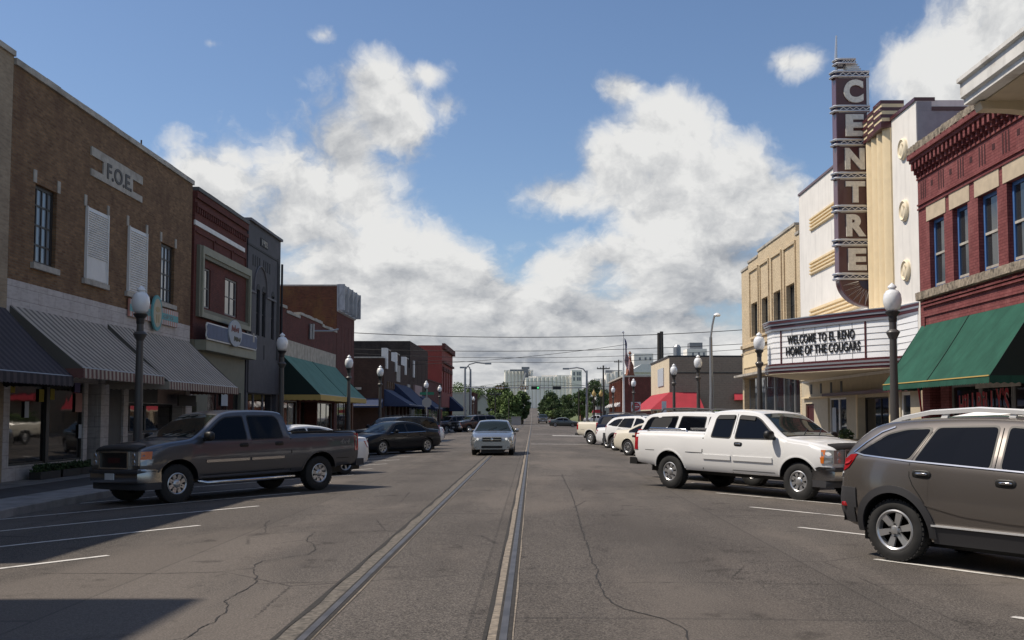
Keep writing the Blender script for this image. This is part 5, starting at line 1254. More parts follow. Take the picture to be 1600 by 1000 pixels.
part(lambda mb: mb.prism([(P.x,200,0),(Q.x,200,0),(Q.x,200,zz[0]),(Q.x-.6,200,zz[1]),((P.x+Q.x)/2+.5,200,zz[2]),((P.x+Q.x)/2,200,zz[3]),((P.x+Q.x)/2-.5,200,zz[2]),(P.x+.4,200,zz[1]),(P.x,200,zz[0])], (0,5,0)), 'wall', M['orange_brick'], b)
part(lambda mb: mb.lathe([(0.25,0),(0.3,0.5),(0.1,1.2),(0.35,1.5),(0.02,2.0)], c=((P.x+Q.x)/2, 202.5, zz[3]), seg=8), 'pinnacle', M['orange_brick'], b)
b = plain_house('grey_house', 'small grey house behind the two gold globe lamps', at_y(932,640,255).x, at_y(952,640,255).x, 255, 268, 3.4, M['greyside'], M['roof'], 0.0, [(1.6,2.4,0.9,2.4)])
plain_house('brick_building', 'tiny orange brick shed left of the gold globe lamps', at_y(907,640,252).x, at_y(913,640,252).x, 252, 256, 2.9, M['orange_brick'], M['roof'])

# ================================================================ STREET FURNITURE
def make_lamp():
    r = empty('street_lamp', (0,0,0)); H = 4.95
    mb = MB(); mb.lathe([(0.26,0),(0.26,0.12),(0.20,0.18),(0.19,0.55),(0.22,0.60),(0.15,0.70),(0.12,0.95)], seg=16); mb.build('base', M['pole'], r, 35)
    mb = MB(); mb.lathe([(0.115,0.95),(0.085,3.55),(0.085,3.62)], seg=16); mb.build('pole', M['pole'], r, 35)
    mb = MB(); mb.lathe([(0.085,3.55),(0.17,3.72),(0.15,3.76),(0.09,3.80),(0.085,3.98)], seg=16); mb.build('capital', M['pole'], r, 35)
    mb = MB(); mb.lathe([(0.09,3.98),(0.10,4.02),(0.10,4.12),(0.17,4.20),(0.175,4.24)], seg=16); mb.build('fitter', M['pole_dark'], r, 35)
    mb = MB(); mb.lathe([(0.11,4.24),(0.18,4.32),(0.218,4.45),(0.222,4.56),(0.20,4.68),(0.15,4.76),(0.08,4.79),(0.075,4.81),(0.11,4.84),(0.10,4.88),(0.05,4.92),(0.015,4.96)], seg=20); mb.build('globe', M['globe'], r, 60)
    return r
lamp0 = make_lamp(); used = False
def lamp(x, y, label, globe=None):
    global used
    o = lamp0 if not used else copy_tree(lamp0); used = True
    o.location = (x, y, 0.0 if y < 205 else gz(0, y)); tag(o, label, 'street lamp', 'globe street lamps along the street')
    return o
XLP, XRP = -9.95, 8.95
def ylamp(px, X): return X*1600/(px-832)
LL = [(217,'acorn globe lamp post in front of the striped awnings, nearest on the left'),(440,'globe lamp post beside the charcoal building'),(545,'globe lamp post in front of the faded green awning'),
      (594,'globe lamp post before the blue awnings'),(666,'globe lamp post just behind the stop sign'),(687,'globe lamp post against the scarlet building'),
      (712,'globe lamp post in front of the grey shed, past the scarlet building'),(722,'globe lamp post left of the twin cobra poles')]
for px, t in LL:
    x = XLP; lamp(x, ylamp(px, x) if px < 700 else at_x(px, 620, -13.0 if px < 720 else -11.5).y, t)
RL = [(1397,'acorn globe lamp post between the marquee and the green awning'),(1187,'globe lamp post in front of the buff brick shop'),(1091,'globe lamp post left of the tall galvanised light pole'),
      (1053,'globe lamp post in front of the red corner awning'),(990,'globe lamp post beside the do not enter sign'),(958,'globe lamp post left of the flagpole')]
for px, t in RL: lamp(XRP, ylamp(px, XRP), t)
# gold globes
for px, t in ((928,'lamp post with a gold globe, left of a pair'),(939,'lamp post with a gold globe, right of a pair')):
    Yg = 150; p = at_y(px, 640, Yg); r = empty('street_lamp', (p.x, Yg, 0), t, 'street lamp', 'gold globe lamps')
    mb = MB(); mb.lathe([(0.2,0),(0.12,0.4),(0.1,4.3),(0.2,4.5)], seg=10); mb.build('pole', M['wood'], r, 35)
    mb = MB(); mb.lathe([(0.15,4.5),(0.30,4.8),(0.28,5.05),(0.12,5.3),(0.03,5.6)], seg=12); mb.build('globe', M['gold'], r, 50)
# tall galvanised light near the corner
p = at_z(1111, 690, 0.0); Yp = 60.0; b0 = at_y(1109.5, 640, Yp)
r = root_at('light_pole', (b0.x, Yp, 0), 'tall galvanised light pole leaning to the right above the beige building', 'light pole')
q1 = at_y(1110.5, 527, Yp); q2 = at_y(1116, 494, Yp); q3 = at_y(1123, 492, Yp)
part(lambda mb: mb.tube([(b0.x,Yp,0),(b0.x+.1,Yp,3),(q1.x,Yp,q1.z)], [0.14,0.12,0.09], 10), 'pole', M['galv'], r, 40)
part(lambda mb: mb.tube([q1, at_y(1113,508,Yp), q2], 0.06, 8), 'arm', M['galv'], r, 40)
part(lambda mb: mb.lathe([(0.05,0.12),(0.17,0.06),(0.22,-0.02),(0.15,-0.10)], c=(q3.x-0.1,Yp,q3.z), seg=12), 'luminaire', M['globe'], r, 40)
# cobra-head poles with signal arms at the second crossing
def cobra(px, ptop, Yc, px2, py2, label, arm_px=None, heads=(), extra=False):
    a = at_y(px, 640, Yc); t = at_y(px, ptop, Yc); e = at_y(px2, py2, Yc)
    r = root_at('light_pole', (a.x, Yc, 0), label, 'light pole', 'cobra-head poles at the crossing')
    part(lambda mb: mb.tube([(a.x,Yc,0),(a.x,Yc,t.z)], [0.22,0.14], 10), 'pole', M['galv'], r, 40)
    part(lambda mb: mb.tube([(a.x,Yc,t.z-.4),(a.x+(e.x-a.x)*.2,Yc,t.z+.1+(e.z-t.z)*.5),(a.x+(e.x-a.x)*.55,Yc,e.z+.15),(e.x,Yc,e.z)], 0.09, 8), 'arm', M['galv'], r, 40)
    part(lambda mb: mb.box((min(e.x,e.x+.9*(1 if e.x>a.x else -1)),Yc-.15,e.z-.14),(max(e.x,e.x+.9*(1 if e.x>a.x else -1)),Yc+.15,e.z+.10)), 'luminaire', M['galv'], r)
    if arm_px:
        g = at_y(arm_px, 606, Yc); part(lambda mb: mb.tube([(a.x,Yc-.2,g.z),(g.x,Yc-.2,g.z+.02)], 0.08, 8), 'mast_arm', M['galv'], r, 40)
        for hx, kind in heads:
            h = at_y(hx, 606, Yc); rr = root_at('traffic_signal', (h.x, Yc-.45, h.z-.25), kind[1], 'traffic light', 'traffic lights over the crossing')
            part(lambda mb: mb.box((h.x-.6,Yc-.6,h.z-.25),(h.x+.6,Yc-.3,h.z+.22)), 'housing', kind[0], rr)
            if kind[2] == 'back': part(lambda mb: [mb.lathe([(0.15,-.02),(0.15,0.0)], c=(h.x+k*.38,Yc-.61,h.z-.01), seg=10, axis='y') for k in (-1,0,1)], 'rear_cover', M['letter'], rr)
            elif kind[2] == 'lens': part(lambda mb: mb.lathe([(0.14,-.02),(0.14,0.0)], c=(h.x+.38,Yc-.61,h.z-.01), seg=10, axis='y'), 'green_lens', M['greenneon'], rr)
    return r
M['signal'] = mat('signal_yellow', (0.22,0.11,0.02), 0.6)
YC2 = 148.0
cobra(726.5, 573, YC2, 758, 568, 'left cobra-head pole with a long signal arm', 822, ((781,(M['signal'],'brown-backed traffic light, leftmost over the crossing','back')),(819,(M['signal'],'yellow-backed traffic light, second from the left','back'))))
cobra(735, 577, YC2+4, 728, 574, 'thinner dark pole just right of the left cobra pole')
cobra(917, 579, YC2, 889, 576, 'right cobra-head pole with a signal arm', 834, ((836.5,(M['trim'],'black traffic light with a green lens near the middle of the street','lens')),(870,(M['trim'],'black traffic light nearest the right pole','none'))))
# stop sign seen from behind, with street name blades
Ys = 89.5; p = at_y(667, 628, Ys)
r = root_at('stop_sign', (p.x, Ys, 0), 'back of an octagonal stop sign below green street name blades', 'sign')
part(lambda mb: mb.tube([(p.x,Ys,0),(p.x,Ys,p.z+1.15)], 0.045, 8), 'post', M['galv'], r)
part(lambda mb: mb.prism([(p.x+0.44*math.cos(R(22.5+45*i)),Ys-.06,p.z-0.05+0.44*math.sin(R(22.5+45*i))) for i in range(8)], (0,0.01,0)), 'octagon', M['alu'], r)
M['signgreen'] = mat('street_name_green', (0.02,0.17,0.10), 0.5)
part(lambda mb: mb.box((p.x-.62,Ys-.03,p.z+.62),(p.x+.62,Ys-.01,p.z+.86)), 'street_name_blade', M['signgreen'], r)
part(lambda mb: mb.box((p.x-.01,Ys-.6,p.z+.88),(p.x+.01,Ys+.6,p.z+1.1)), 'street_name_blade', M['signgreen'], r)
# do not enter
Yd = 92.0; p = at_y(993.5, 635.5, Yd)
r = root_at('do_not_enter_sign', (p.x, Yd, 0), 'square red and white DO NOT ENTER sign before the brick building', 'sign')
fd = Fr((p.x, Yd, p.z), (1,0,0), (0,-1,0))
part(lambda mb: mb.tube([(p.x-.05,Yd,0),(p.x-.05,Yd,p.z+.35)], 0.035, 8), 'post', M['galv'], r)
part(lambda mb: fd.box(mb, -.42, .42, -.42, .42, 0.04, 0.05), 'plate', M['plate'], r)
part(lambda mb: oval(mb, fd, 0, 0, .37, .37, 0.051, 0.056), 'red_disc', M['redl'], r)
part(lambda mb: (fd.box(mb, -.29, .29, -.055, .055, 0.057, 0.06), text(mb, fd, 'DO NOT', -.22, .22, .12, .22, 0.057, 0.003), text(mb, fd, 'ENTER', -.19, .19, -.22, -.12, 0.057, 0.003)), 'lettering', M['plate'], r)
# small white post sign near the red awning
p = at_y(1037.5, 636, 88.5); r = root_at('post_sign', (p.x, 88.5, 0), 'small narrow white post sign in front of the red awning', 'sign')
part(lambda mb: mb.tube([(p.x,88.5,0),(p.x,88.5,p.z)], 0.04, 8), 'post', M['galv'], r)
part(lambda mb: mb.box((p.x-.2,88.44,p.z-.5),(p.x+.2,88.46,p.z+.5)), 'panel', M['plate'], r)
# flagpole and hanging flag
Yf = 118.0; p = at_y(974.5, 640, Yf); t = at_y(974, 521, Yf)
r = root_at('flagpole', (p.x, Yf, 0), 'tall white flagpole in front of the orange brick building', 'flagpole')
part(lambda mb: mb.tube([(p.x,Yf,0),(p.x,Yf,t.z)], [0.16,0.07], 10), 'pole', M['white_paint'], r, 40)
part(lambda mb: mb.lathe([(0.02,-0.15),(0.15,0),(0.02,0.15)], c=(p.x,Yf,t.z+.12), seg=10), 'finial_ball', M['chrome'], r, 40)
# flag: drooping folds; thirteen stripes and a star-studded blue canton, as a mesh cloth
def flag():
    H_, L_ = 2.9, 5.2; m = MB(); nu, nv = 26, 39; rows = []
    ztop = at_y(974, 528, Yf).z
    for j in range(nv+1):
        v = j/nv; row = []
        for i in range(nu+1):
            u = i/nu   # fly direction: hangs almost straight down
            x = p.x + 0.12 + 0.95*u*(1-0.35*u) + 0.10*math.sin(u*9+v*3)
            y = Yf + 0.35*math.sin(u*14+v*4)*u**.5
            z = ztop - v*2.6 - 3.6*u**1.25*(1-0.12*v)
            row.append((x, y, z))
        rows.append(row)
    ns = [m.verts(r_) for r_ in rows]
    for j in range(nv):
        for i in range(nu):
            st_i = j*13//nv; blue = (i < nu*0.4 and st_i < 7)
            mi = 2 if blue else (0 if st_i % 2 == 0 else 1)
            if blue and (i*3+j*2) % 7 == 0: mi = 1
            m.face([ns[j]+i, ns[j]+i+1, ns[j+1]+i+1, ns[j+1]+i], mi)
    return m
fm = flag(); fl_ = solo(fm, 'flag', [mat('flag_red', (0.30,0.03,0.04), 0.85), mat('flag_white', (0.55,0.53,0.52), 0.85), mat('flag_blue', (0.02,0.03,0.12), 0.85)], 'american flag hanging limp from the flagpole', 'flag', smooth=80)
# wooden utility poles
def upole(px, py, Yu, label, r0=0.2, arms=True):
    a = at_y(px, 640, Yu); t = at_y(px, py, Yu); zb = gz(0, Yu)-0.2
    r = root_at('utility_pole', (a.x, Yu, zb), label, 'utility pole', 'utility poles')
    part(lambda mb: mb.tube([(a.x,Yu,zb),(a.x,Yu,t.z)], [r0,r0*.7], 8), 'pole', M['wood'], r, 40)
    if arms: part(lambda mb: mb.box((a.x-1.2,Yu-.08,t.z-.7),(a.x+1.2,Yu+.08,t.z-.5)), 'crossarm', M['wood'], r); part(lambda mb: [mb.lathe([(0.05,0),(0.08,0.15),(0.03,0.25)], c=(a.x+k,Yu,t.z-.5), seg=6) for k in (-1.1,-.5,.5,1.1)], 'insulator', M['galv'], r)
    return Vector((a.x, Yu, t.z))
upole(1030.5, 520, 112, 'left of two dark utility poles rising behind the beige building', 0.28, False)
upole(1034.5, 518, 115, 'right of two dark utility poles rising behind the beige building', 0.28, False)
upole(943, 571, 190, 'utility pole with crossarm among the right trees')
upole(967, 562, 270, 'utility pole with crossarm left of the brick gable')
upole(904.5, 607, 158, 'short thin dark pole left of the right cobra pole', 0.12, False)
upole(774, 612, 215, 'utility pole in front of the large left tree', 0.15)
upole(795, 622, 190, 'thin pale post before the left trees', 0.10, False)
# overhead wires
def wire(pts, Yw, label, r_=0.03):
    P = [at_y(a, b_, Yw) for a, b_ in pts]; out = []
    A, B = P[0], P[-1]; n = 24
    for i in range(n+1):
        t = i/n; q = A.lerp(B, t); q.z -= 4*t*(1-t)*((A.z+B.z)/2 - P[1].z); out.append(q)
    mb = MB(); mb.tube(out, r_, 5); solo(mb, 'overhead_wire', M['trim'], label, 'wire', 'overhead wires across the street')
wire([(380,508),(835,527),(1290,505)], 100, 'highest overhead wire crossing the whole street', 0.035)
wire([(440,541),(800,548),(1300,528)], 104, 'second overhead wire from the top, crossing at the cornice of the far block')
wire([(430,544),(800,559),(1250,538)], 108, 'thin overhead wire just below the second one', 0.025)
wire([(450,571),(700,566),(980,538)], 112, 'overhead wire rising to the right behind the flag', 0.025)
wire([(640,562),(830,566),(1120,556)], 118, 'lowest thin overhead wire over the cobra lamps', 0.025)
wire([(700,606),(780,602),(960,604)], 150, 'signal span wire just above the traffic lights', 0.03)
wire([(690,618),(790,596),(950,610)], 156, 'thin wire sloping over the trees by the traffic lights', 0.02)

# ================================================================ TREES
def tree(name, label, px, Yt, ptop, rad, dark=0.5, n=2600, seed=0, squash=1.0, cat='tree', group='street trees beyond the crossing', leaf=0.34, x=None, H=None):
    rnd = random.Random(seed); a = at_y(px, 640, Yt); zb = gz(0, Yt)-0.15
    H = H or at_y(px, ptop, Yt).z - zb; X = a.x if x is None else x
    r = root_at(name, (X, Yt, zb), label, cat, group)
    base = Vector((X, Yt, zb)); tr = 0.045*H*0.6+0.08
    mb = MB(); mb.tube([base, base+Vector((0.05*H*.2, 0, H*.3)), base+Vector((0, 0.1, H*.55)), base+Vector((0.1,0,H*.8))], [tr, tr*.8, tr*.5, tr*.15], 8)
    for k in range(6):
        an = k*2.4+seed; h0 = H*(0.22+0.06*k); e = base+Vector((math.cos(an)*rad*.65, math.sin(an)*rad*.65, h0+H*.28))
        mb.tube([base+Vector((0,0,h0)), (base+Vector((0,0,h0))).lerp(e, .5)+Vector((0,0,.2)), e], [tr*.4, tr*.25, tr*.06], 6)
    mb.build('trunk', M['bark'], r, 50)
    mb = MB(); nc = 22
    for k in range(nc):
        u = (k+.5)/nc; hh = 0.22+0.72*u; an = k*2.399+seed; rr = rad*math.sin(math.pi*(0.18+0.80*(hh-0.2)/0.85))**0.7*rnd.uniform(.35,.85)
        c = base+Vector((math.cos(an)*rr, math.sin(an)*rr, H*hh-rad*0.12)); cr = rad*rnd.uniform(.30,.48)
        mb.cur = 1 if rnd.random() < dark else 0
        leafball(mb, c, cr, n//nc, leaf, rnd, 0.8)
    mb.build('crown', [M['leaf'], M['leafd']], r)
    return r
TG = [('broad dark tree left of the road with its crown over the street end',816,205,609,15,.75,4200),
('light green bushy tree nearest the road on the left',797,200,612,23,.15,4800),('tall mid green tree behind the signal arm on the left',786,228,597,21,.5,4200),
('tree standing right of the white gabled house',771,232,603,13,.45,3200),('pale green tree behind the twin cobra poles',750,300,604,26,.35,3000),
('distant tree behind the grey shed roof',716,280,597,30,.3,4200),('distant low tree between the shed and the white house',738,305,603,24,.35,3500),
('rounded dark tree on the right side of the road end',862,235,610,19,.8,4000),('smaller dark tree left of the round one on the right',849,262,622,9,.75,2000),
('dark tree between the round tree and the right cobra pole',886,250,614,14,.55,3200),('dark tree just behind the right cobra pole',909,240,606,16,.65,3800),
('tall narrow tree right of the right cobra pole',927,262,590,17,.7,4000),('small tree behind the gold globe lamps',945,285,606,14,.6,2600),
('distant tree right of the tall pole by the brick building',960,300,612,12,.5,2000)]
for i_, (lb, px_, Y_, pt_, hw_, dk_, n_) in enumerate(TG): tree('tree', lb, px_, Y_, pt_, hw_*Y_/1600/1.08, dk_, n_, i_+3, leaf=.24)
def bush(label, px, Yb, py, rad, n, seed, dark=.3, z=None):
    rnd = random.Random(seed); a = at_y(px, py, Yb); zb = gz(0, Yb)-.05 if z is None else z
    h = a.z-zb; r = root_at('shrub', (a.x, Yb, zb), label, 'shrub', 'shrubs'); mb = MB()
    for k in range(10):
        an = k*2.4; rr = rad*rnd.uniform(.2,.8); mb.cur = 1 if rnd.random() < dark else 0
        leafball(mb, (a.x+rr*math.cos(an), Yb+rr*math.sin(an)*.6, zb+h*rnd.uniform(.35,.75)), max(.35*h, .3*rad)*rnd.uniform(.8,1.1), n//10, 0.14 if Yb < 150 else .28, rnd, .8)
    mb.build('foliage', [M['leaf'], M['leafd']], r)
    mb = MB(); mb.tube([(a.x,Yb,zb),(a.x+.1,Yb,zb+h*.4)], 0.06, 6); mb.build('stem', M['bark'], r)
M['leafo'] = mat('olive_leaves', (0.10,0.10,0.045), 0.9, var=0.4, vs=1.5)
bush('dry olive shrub at the foot of the long beige wall', 1133, 84, 635, 1.7, 1500, 3, .1)
bush('bright green shrub bed left of the crossing car', 872, 225, 640, 3.0, 1500, 4, .1)
bush('dark purple-green shrub behind the crossing car', 882, 222, 638, 2.2, 1200, 5, .9)
bush('low hedge under the light green tree', 788, 196, 645, 3.2, 1200, 6, .6)
bush('low shrub by the white fence in the left distance', 762, 215, 643, 2.5, 900, 7, .4)
# low white fence and monument at the left end
p0, p1 = at_y(770, 650, 190), at_y(812, 650, 190); r = root_at('picket_fence', ((p0.x+p1.x)/2, 190, 0), 'low pale fence below the trees left of the road', 'fence')
part(lambda mb: [mb.box((p0.x, 189.9, z), (p1.x, 190, z+.12)) for z in (0.4, 0.9)] + [mb.box((p0.x+i*(p1.x-p0.x)/14-.06, 189.8, 0), (p0.x+i*(p1.x-p0.x)/14+.06, 189.88, 1.15)) for i in range(15)], 'rails_and_posts', M['shed'], r)
p0 = at_y(806, 650, 186); r = root_at('utility_cabinet', (p0.x, 186, 0), 'pale grey box cabinet at the left edge of the far road', 'cabinet')
part(lambda mb: (mb.box((p0.x-.8,185.4,0),(p0.x+.9,186.6,1.45)), mb.box((p0.x-.9,185.3,1.452),(p0.x+1.0,186.7,1.55)), mb.box((p0.x-.02,185.385,0.1),(p0.x+.02,185.398,1.35))), 'box', M['shed'], r)

# ================================================================ GRAIN ELEVATORS
def silos(name, label, items, Yz, extra=None):
    zb = 6.3; a = at_y((items[0][0]+items[-1][1])/2, 640, Yz)
    r = root_at('grain_elevator', (a.x, Yz, zb-1), label, 'grain elevator', 'grain elevators at the end of the street')
    for (pa, pb, pt, n, kind) in items:
        x0, x1 = at_y(pa, 600, Yz).x, at_y(pb, 600, Yz).x; zt = at_y((pa+pb)/2, pt, Yz).z
        if kind == 'cyl':
            rr = (x1-x0)/n/2
            def f(mb):
                for i in range(n): mb.lathe([(rr*1.03,0),(rr*1.03,zt-zb+1)], c=(x0+rr*(2*i+1), Yz, zb-1), seg=24); mb.lathe([(rr*1.03,0),(rr*1.03,zt-zb+1)], c=(x0+rr*(2*i+1), Yz+2*rr, zb-1), seg=16)
            part(f, 'silo_row', M['silo'], r, 40)
            part(lambda mb: mb.box((x0-.1, Yz-rr*.75, zt-.5), (x1+.1, Yz+3*rr, zt+.6)), 'silo_roof', M['silod'] if kind == 'x' else M['silo'], r)
        elif kind == 'box':
            part(lambda mb: mb.box((x0, Yz-1, zb-1), (x1, Yz+12, zt)), 'headhouse', M['silo'], r)
            part(lambda mb: [mb.box((x0+(x1-x0)*u-.5, Yz-1.06, zb+(zt-zb)*v), (x0+(x1-x0)*u+.5, Yz-1.002, zb+(zt-zb)*v+2)) for u in (.25,.6,.82) for v in (.72,.86)], 'window', M['silod'], r)
        elif kind == 'grey':
            part(lambda mb: mb.box((x0, Yz-1.5, zb-1), (x1, Yz+8, zt)), 'steel_bin', M['silod'], r)
        elif kind == 'gal':
            zt2 = at_y((pa+pb)/2, n, Yz).z
            part(lambda mb: mb.box((x0, Yz+1, zt2), (x1, Yz+5, zt)), 'gallery', M['silo'], r)
    return r
silos('a', 'tall grain elevator with a dark lift tower at the end of the street', [(788,821,580,6,'cyl'),(820,833,579.5,2,'cyl')], 600)
ea = bpy.data.objects['grain_elevator']
tx = at_y(822, 590, 597); 
part(lambda mb: (mb.box((tx.x-1.3, 594, 20), (tx.x+1.3, 597, at_y(822,577,597).z)), mb.box((tx.x-2.6, 594.5, at_y(822,577,597).z), (tx.x+2.0, 597.5, at_y(822,573.5,597).z)), mb.box((at_y(797,580,597).x, 594.5, at_y(797,580,597).z), (tx.x, 596, at_y(797,577.5,597).z)), mb.tube([(tx.x, 593, at_y(822,583,597).z),(tx.x-2, 593, at_y(822,600,597).z)], 0.8, 6)), 'lift_tower', M['silod'], ea)
silos('b', 'long white grain elevator behind the right trees', [(820,838,591.5,3,'cyl'),(838,870,590,5,'cyl'),(870,893,588,4,'cyl'),(826,846,588,594,'gal'),(846,893,586,592,'gal')], 585)
silos('c', 'square white headhouse tower at the right of the long elevator', [(893,909,578.5,1,'box')], 583)
silos('d', 'pale grain elevator seen between the right trees and the brick building', [(928,944,593,2,'cyl'),(945,960,584,2,'cyl'),(958,975,581,2,'cyl')], 700)
part(lambda mb: mb.box((at_y(946,580,701).x,700,at_y(950,584,701).z),(at_y(972,580,701).x,706,at_y(950,578.5,701).z)), 'gallery', M['silod'], bpy.data.objects['grain_elevator.003'])
def block_tower(px0, px1, pt, Yz, label, cap=None):
    a = at_y(px0, 600, Yz); c = at_y(px1, 600, Yz); zt = at_y(px0, pt, Yz).z
    r = root_at('grain_elevator', ((a.x+c.x)/2, Yz, 5), label, 'grain elevator', 'grain elevators at the end of the street')
    part(lambda mb: mb.box((a.x, Yz, 5), (c.x, Yz+20, zt)), 'headhouse', M['silo'], r)
    part(lambda mb: [mb.box((a.x+(c.x-a.x)*u-.7, Yz-.1, zt-v), (a.x+(c.x-a.x)*u+.7, Yz-.01, zt-v+2.2)) for u in (.3,.6,.85) for v in (5, 11)], 'window', M['silod'], r)
    if cap: 
        e = at_y(cap[0], 600, Yz); g = at_y(cap[1], 600, Yz); z2 = at_y(cap[0], cap[2], Yz).z
        part(lambda mb: mb.box((e.x, Yz+2, zt+.02), (g.x, Yz+14, z2)), 'penthouse', M['silod'], r)
block_tower(991, 1021, 552.5, 760, 'white elevator headhouse above the white hall roof')
block_tower(1074, 1105, 545, 760, 'elevator headhouse with grey penthouse above the beige building', (1079, 1099, 535))

# ================================================================ VEHICLES
def pchip(xs, ys):
    n = len(xs); h = [xs[i+1]-xs[i] for i in range(n-1)]; d = [(ys[i+1]-ys[i])/h[i] for i in range(n-1)]; m_ = [d[0]]+[0]*(n-2)+[d[-1]]
    for i in range(1, n-1):
        if d[i-1]*d[i] > 0: w1 = 2*h[i]+h[i-1]; w2 = h[i]+2*h[i-1]; m_[i] = (w1+w2)/(w1/d[i-1]+w2/d[i])
    def f(x):
        if x <= xs[0]: return ys[0]
        if x >= xs[-1]: return ys[-1]
        i = max(k for k in range(n-1) if xs[k] <= x); t = (x-xs[i])/h[i]
        return ys[i]*(1+2*t)*(1-t)**2 + h[i]*m_[i]*t*(1-t)**2 + ys[i+1]*t*t*(3-2*t) + h[i]*m_[i+1]*t*t*(t-1)
    return f
class Body:
    def __init__(s, P):
        s.P = P; k = sorted(P['prof']); s.ft = pchip([a[0] for a in k], [a[1] for a in k])
        k = sorted(P['belt']); s.fs = pchip([a[0] for a in k], [a[1] for a in k])
        k = sorted(P['width']); s.fw = pchip([a[0] for a in k], [a[1] for a in k])
        k = sorted(P['bottom']); s.fb = pchip([a[0] for a in k], [a[1] for a in k])
        s.x0, s.x1 = min(a[0] for a in P['prof']), max(a[0] for a in P['prof'])
        s.k = P['tumble']; s.r = 0.07; s.wr = P['wheel_r']; s.ar = P['arch_r']
    def zt(s, x): return s.ft(x)
    def zs(s, x): return min(s.fs(x), s.ft(x)-s.r-0.012)
    def W(s, x):
        w_ = s.fw(x)
        for a in s.P['axles']: w_ += 0.018*math.exp(-((x-a)/(s.ar+.05))**4)
        return w_
    def Ws(s, x): return s.W(x)-s.P.get('shoulder', .035)
    def Wt(s, x): return s.Ws(x)-s.k*max(0, s.zt(x)-s.r-s.zs(x))-0.012
    def zl(s, x):
        z = s.fb(x)
        for a in s.P['axles']:
            d = abs(x-a)
            if d < s.ar: z = max(z, s.wr+math.sqrt(s.ar**2-d*d))
        return z
    def lower(s, x, z):
        b = s.fb(x); zs = s.zs(x); zm = b+(zs-b)*0.58; W = s.W(x)
        if z > zm: return W-(W-s.Ws(x))*((z-zm)/max(.01, zs-zm))**2
        return W-s.P.get('tuck', .07)*((zm-z)/max(.01, zm-b))**2
    def y(s, x, z):
        zs = s.zs(x)
        if z <= zs: return s.lower(x, z)
        t = (z-zs)/max(.02, s.zt(x)-s.r-zs); return s.Ws(x)+(s.Wt(x)-s.Ws(x))*min(t, 1.15)
    def top(s, x, f):          # f in -1..1 across the flat top
        return Vector((x, f*(s.Wt(x)-s.r*1.2), s.zt(x)+s.P.get('crown', .03)*(1-f*f)))
    def mesh(s):
        P = s.P; xs = set()
        n = int((s.x1-s.x0)/0.09)
        for i in range(n+1): xs.add(round(s.x0+(s.x1-s.x0)*i/n, 4))
        for a in P['prof']: xs.add(round(a[0], 4)); 
        for a in P['axles']:
            for i in range(17): xs.add(round(a-s.ar*math.cos(math.pi*i/16)*0.9999, 4))
            xs.add(round(a-s.ar-.002, 4)); xs.add(round(a+s.ar+.002, 4))
        xs = sorted(xs); xs = [x for i, x in enumerate(xs) if i == 0 or x-xs[i-1] > 0.0015]
        mb = MB(); rings = []; bed = P.get('bed')
        for x in xs:
            zl, zs, zt, Ws, Wt, r = s.zl(x), s.zs(x), s.zt(x), s.Ws(x), s.Wt(x), s.r
            zl = min(zl, zs-.03); h = []
            h.append((0, zl)); h.append((s.lower(x, zl)-.12, zl)); h.append((s.lower(x, zl)-.012, zl+.001))
            for k in (0.03, .2, .4, .6, .8, .92, 1.0): z = zl+.004+(zs-zl-.004)*k; h.append((s.lower(x, z), z))
            for k in (.33, .66, 1.0): h.append((Ws+(Wt-Ws)*k, zs+(zt-r-zs)*k))
            h.append((Wt-.012, zt-r*.45)); h.append((Wt-.045, zt-r*.12)); h.append((Wt-r*1.2, zt))
            rec = bed[2] if bed and bed[0] <= x <= bed[1] else 0
            c = P.get('crown', .03)
            if rec: h += [(Wt-r*1.2-.02, zt-rec), (Wt*.5, zt-rec), (0, zt-rec)]
            else: h += [(Wt-r*1.2-.02, zt+.002), (Wt*.5, zt+c*.75), (0, zt+c)]
            ring = [(x, y_, z_) for y_, z_ in h] + [(x, -y_, z_) for y_, z_ in h[-2:0:-1]]
            rings.append(mb.verts(ring)); m_ = len(ring)
        nh = 20-1
        for a, b in zip(rings, rings[1:]):
            for k in range(m_):
                j = (k+1) % m_; q = k if k < 19 else m_-1-k
                mb.face([a+k, a+j, b+j, b+k], 1 if q in (0, 1) else 0)
        mb.face([rings[0]+k for k in range(m_)], 0); mb.face([rings[-1]+k for k in range(m_)][::-1], 0)
        return mb
    # patches on the side: polygon in (x, z) lifted by off, with a skirt back to the skin
    def patch(s, mb, poly, off, side, n=1, mi=None, skirt=True):
        q = []
        k = len(poly)
        for i in range(k):
            a, b = poly[i], poly[(i+1) % k]
            for t in range(n): q.append((a[0]+(b[0]-a[0])*t/n, a[1]+(b[1]-a[1])*t/n))
        o = [Vector((x, side*(s.y(x, z)+off), z)) for x, z in q]
        mb.poly(o, mi)
        if skirt:
            w_ = [Vector((x, side*(s.y(x, z)-.004), z)) for x, z in q]
            for i in range(len(q)): j = (i+1) % len(q); mb.poly([o[i], o[j], w_[j], w_[i]], mi)
    def strip(s, mb, path, wd, off, side, mi=None):
        """band along a path in (x, z) on the side surface"""
        rows = []; P_ = [Vector((a, b)) for a, b in path]
        for i, p in enumerate(P_):
            d = (P_[min(i+1, len(P_)-1)]-P_[max(i-1, 0)]).normalized(); nn = Vector((-d.y, d.x))*wd/2
            a, b = p+nn, p-nn
            rows.append([Vector((a.x, side*(s.y(a.x, a.y)-.006), a.y)), Vector((a.x, side*(s.y(a.x, a.y)+off), a.y)), Vector((b.x, side*(s.y(b.x, b.y)+off), b.y)), Vector((b.x, side*(s.y(b.x, b.y)-.006), b.y))])
        mb.grid(rows, mi)
